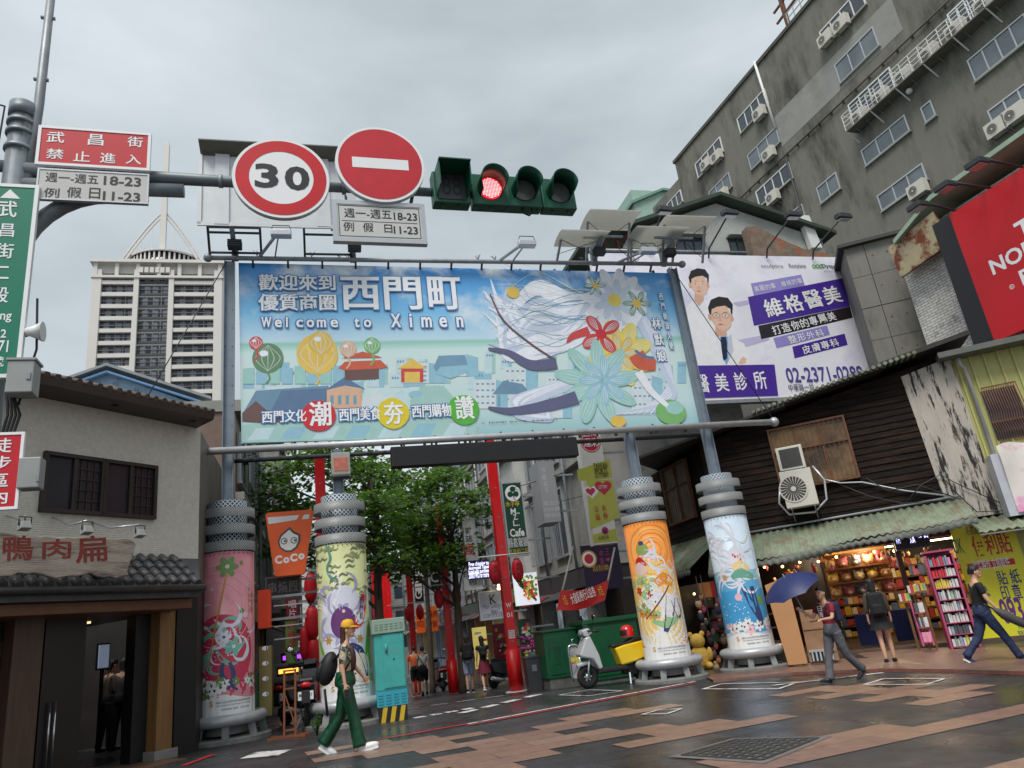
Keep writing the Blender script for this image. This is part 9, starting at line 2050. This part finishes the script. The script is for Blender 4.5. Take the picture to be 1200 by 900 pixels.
# person in the black tee with a folded umbrella
p = foot(1166, 766, 15.6); hdg = -12; m_jean = mat('dark blue denim', (38, 50, 84), .75, var=.35, sc=9, bump=.9, bsc=12)
o, JW, kid, J, s, HM = person('stocky person in a black tee and jeans walking past the yellow sign', p, hdg, 1.66, dict(legR=(28, 6), legL=(-22, 22), armR=(6, 10, 26), armL=(-4, 10, 12), lean=3), dict(top=mat('black tee', (24, 24, 27), .8, var=.3, sc=8, bump=.9, bsc=12), sleeve=.8, bottom=m_jean, flare=.07, shoes=[m_jean, signwhite]), m_hair, .02, None, False)
mb = MB(Matrix.Translation(J['che']) @ Matrix(((-1, 0, 0, 0), (0, 0, 1, .162*s), (0, 1, 0, 0), (0, 0, 0, 1)))); rs = random.Random(4)
for k in range(12): mb.disc(rs.uniform(-.08, .08), rs.uniform(-.12, .05), rs.uniform(.015, .035), None, .001*k*.3, 0, 10)
kid('shirt_print', mb, mat('pale print', (170, 172, 176), .6))
a = JW['wrR']+Vector((-.05, -.05, -.02)); b_ = a+Vector((.52, -.12, -.42)); o = thing('folded_umbrella', 'dark grey folded umbrella carried by the person in the black tee', 'umbrella', b_, None); part('cloth', MB().tube([a-(b_-a)*.12, a, a.lerp(b_, .15), a.lerp(b_, .5), b_], [.02, .05, .085, .07, .012], 10), mat('umbrella grey', (70, 70, 72), .6, var=.15), o); part('handle', MB().tube([a-(b_-a)*.12, a-(b_-a)*.34], .014, 8), black, o); part('ferrule', MB().tube([b_, b_+(b_-a)*.08], .008, 6), steel, o)
# two backpackers walking up the street, two farther on
p = foot(551, 803, 23.6); o, JW, kid, J, s, HM = person('teenager in a black top, pale shorts and large black backpack walking up the street', p, 97, 1.60, dict(legR=(10, 6), legL=(-10, 12), armR=(8, 7, 40), armL=(6, 7, 40)), dict(top=m_blk, sleeve=.7, bottom=mat('pale blue shorts', (150, 164, 190), .7), length=.42, shoes=[m_blk, signwhite]), m_hair, .10, None, True, False); backpack('large black backpack on the teenager in pale shorts', JW, 97, s, m_blk, .34, .46, .18)
p = foot(569, 801, 23.4); o, JW, kid, J, s, HM = person('girl in a dark red skirt with long hair walking beside the big backpack', p, 102, 1.55, dict(legR=(16, 4), legL=(-14, 18), armR=(4, 7, 12), armL=(-4, 7, 12)), dict(top=m_blk, sleeve=.5, skirt=mat('wine skirt', (110, 24, 48), .7), skirt_len=.44, shoes=[white, signwhite]), m_hair, .24, None, True, False); backpack('small black backpack on the girl in the dark red skirt', JW, 102, s, m_blk, .22, .28, .12)
p = foot(487, 797, 27.5); person('man in an orange shirt and dark shorts far down the street', p, 95, 1.6, STAND, dict(top=mat('orange shirt', (222, 104, 40), .7), sleeve=.8, bottom=m_blk, length=.45, shoes=[m_lan, signwhite]), m_hair, 0, None, False, False)
p = foot(497, 796, 27.2); o, JW, kid, J, s, HM = person('woman in a white shirt with a shoulder bag beside the orange shirt', p, 100, 1.6, WALK, dict(top=mat('white shirt', (200, 200, 200), .7), sleeve=.6, bottom=m_blk, length=.45, shoes=[m_blk, m_blk]), m_hair, 0, None, True, False)
o = thing('shoulder_bag', 'black shoulder bag on the woman in the white shirt', 'bag', JW['pel']); part('bag', MB().ell(JW['pel']+Vector((.0, -.2, .0)), .16, .08, .18), m_blk, o); part('strap', MB().tube([JW['pel']+Vector((.1, -.2, .1)), JW['shL']+Vector((0, -.08, .05)), JW['shL']+Vector((0, .08, .02))], .014, 6), m_blk, o)
# girl at the shop, restaurant guests, rider
q = WF.uv(1041, 760, -.1); p = foot(1041, 763, 16.9); p = Vector((p.x, p.y, gz(p.x, p.y))); o, JW, kid, J, s, HM = person('girl in dark clothes with bare legs standing at the shop tables', p, 70, 1.58, STAND, dict(top=mat('olive jacket', (74, 66, 52), .7), sleeve=1.6, skirt=m_blk, skirt_len=.34, shoes=[m_blk, signwhite]), m_hair, .2, None, True, False); backpack('black backpack on the girl at the shop tables', JW, 70, s, m_blk, .3, .46, .14, .05)
for px, d, lab, tm, h in ((124, 17.2, 'guest in an ochre shirt inside the dark restaurant', mat('ochre shirt', (84, 74, 58), .7), 60), (140, 17.0, 'guest in a brown jacket inside the dark restaurant', mat('brown jacket', (56, 50, 50), .7), 90), (168, 17.6, 'guest in black at the right inside the dark restaurant', m_blk, 120)):
    p = foot(px, 860, d); p.z = .11; person(lab, p, h, 1.62, STAND, dict(top=tm, sleeve=1.4, bottom=m_blk, flare=.06, shoes=[m_blk, m_blk]), m_hair, .08, None, True, False)
p = foot(362, 820, 19.5); person('grey haired man in a drab shirt behind the scooters in the alley', p, 85, 1.62, STAND, dict(top=mat('drab shirt', (110, 104, 94), .7), sleeve=.8, bottom=m_grey, flare=.065, shoes=[m_blk, m_blk]), m_ghair, 0, None, False, False)
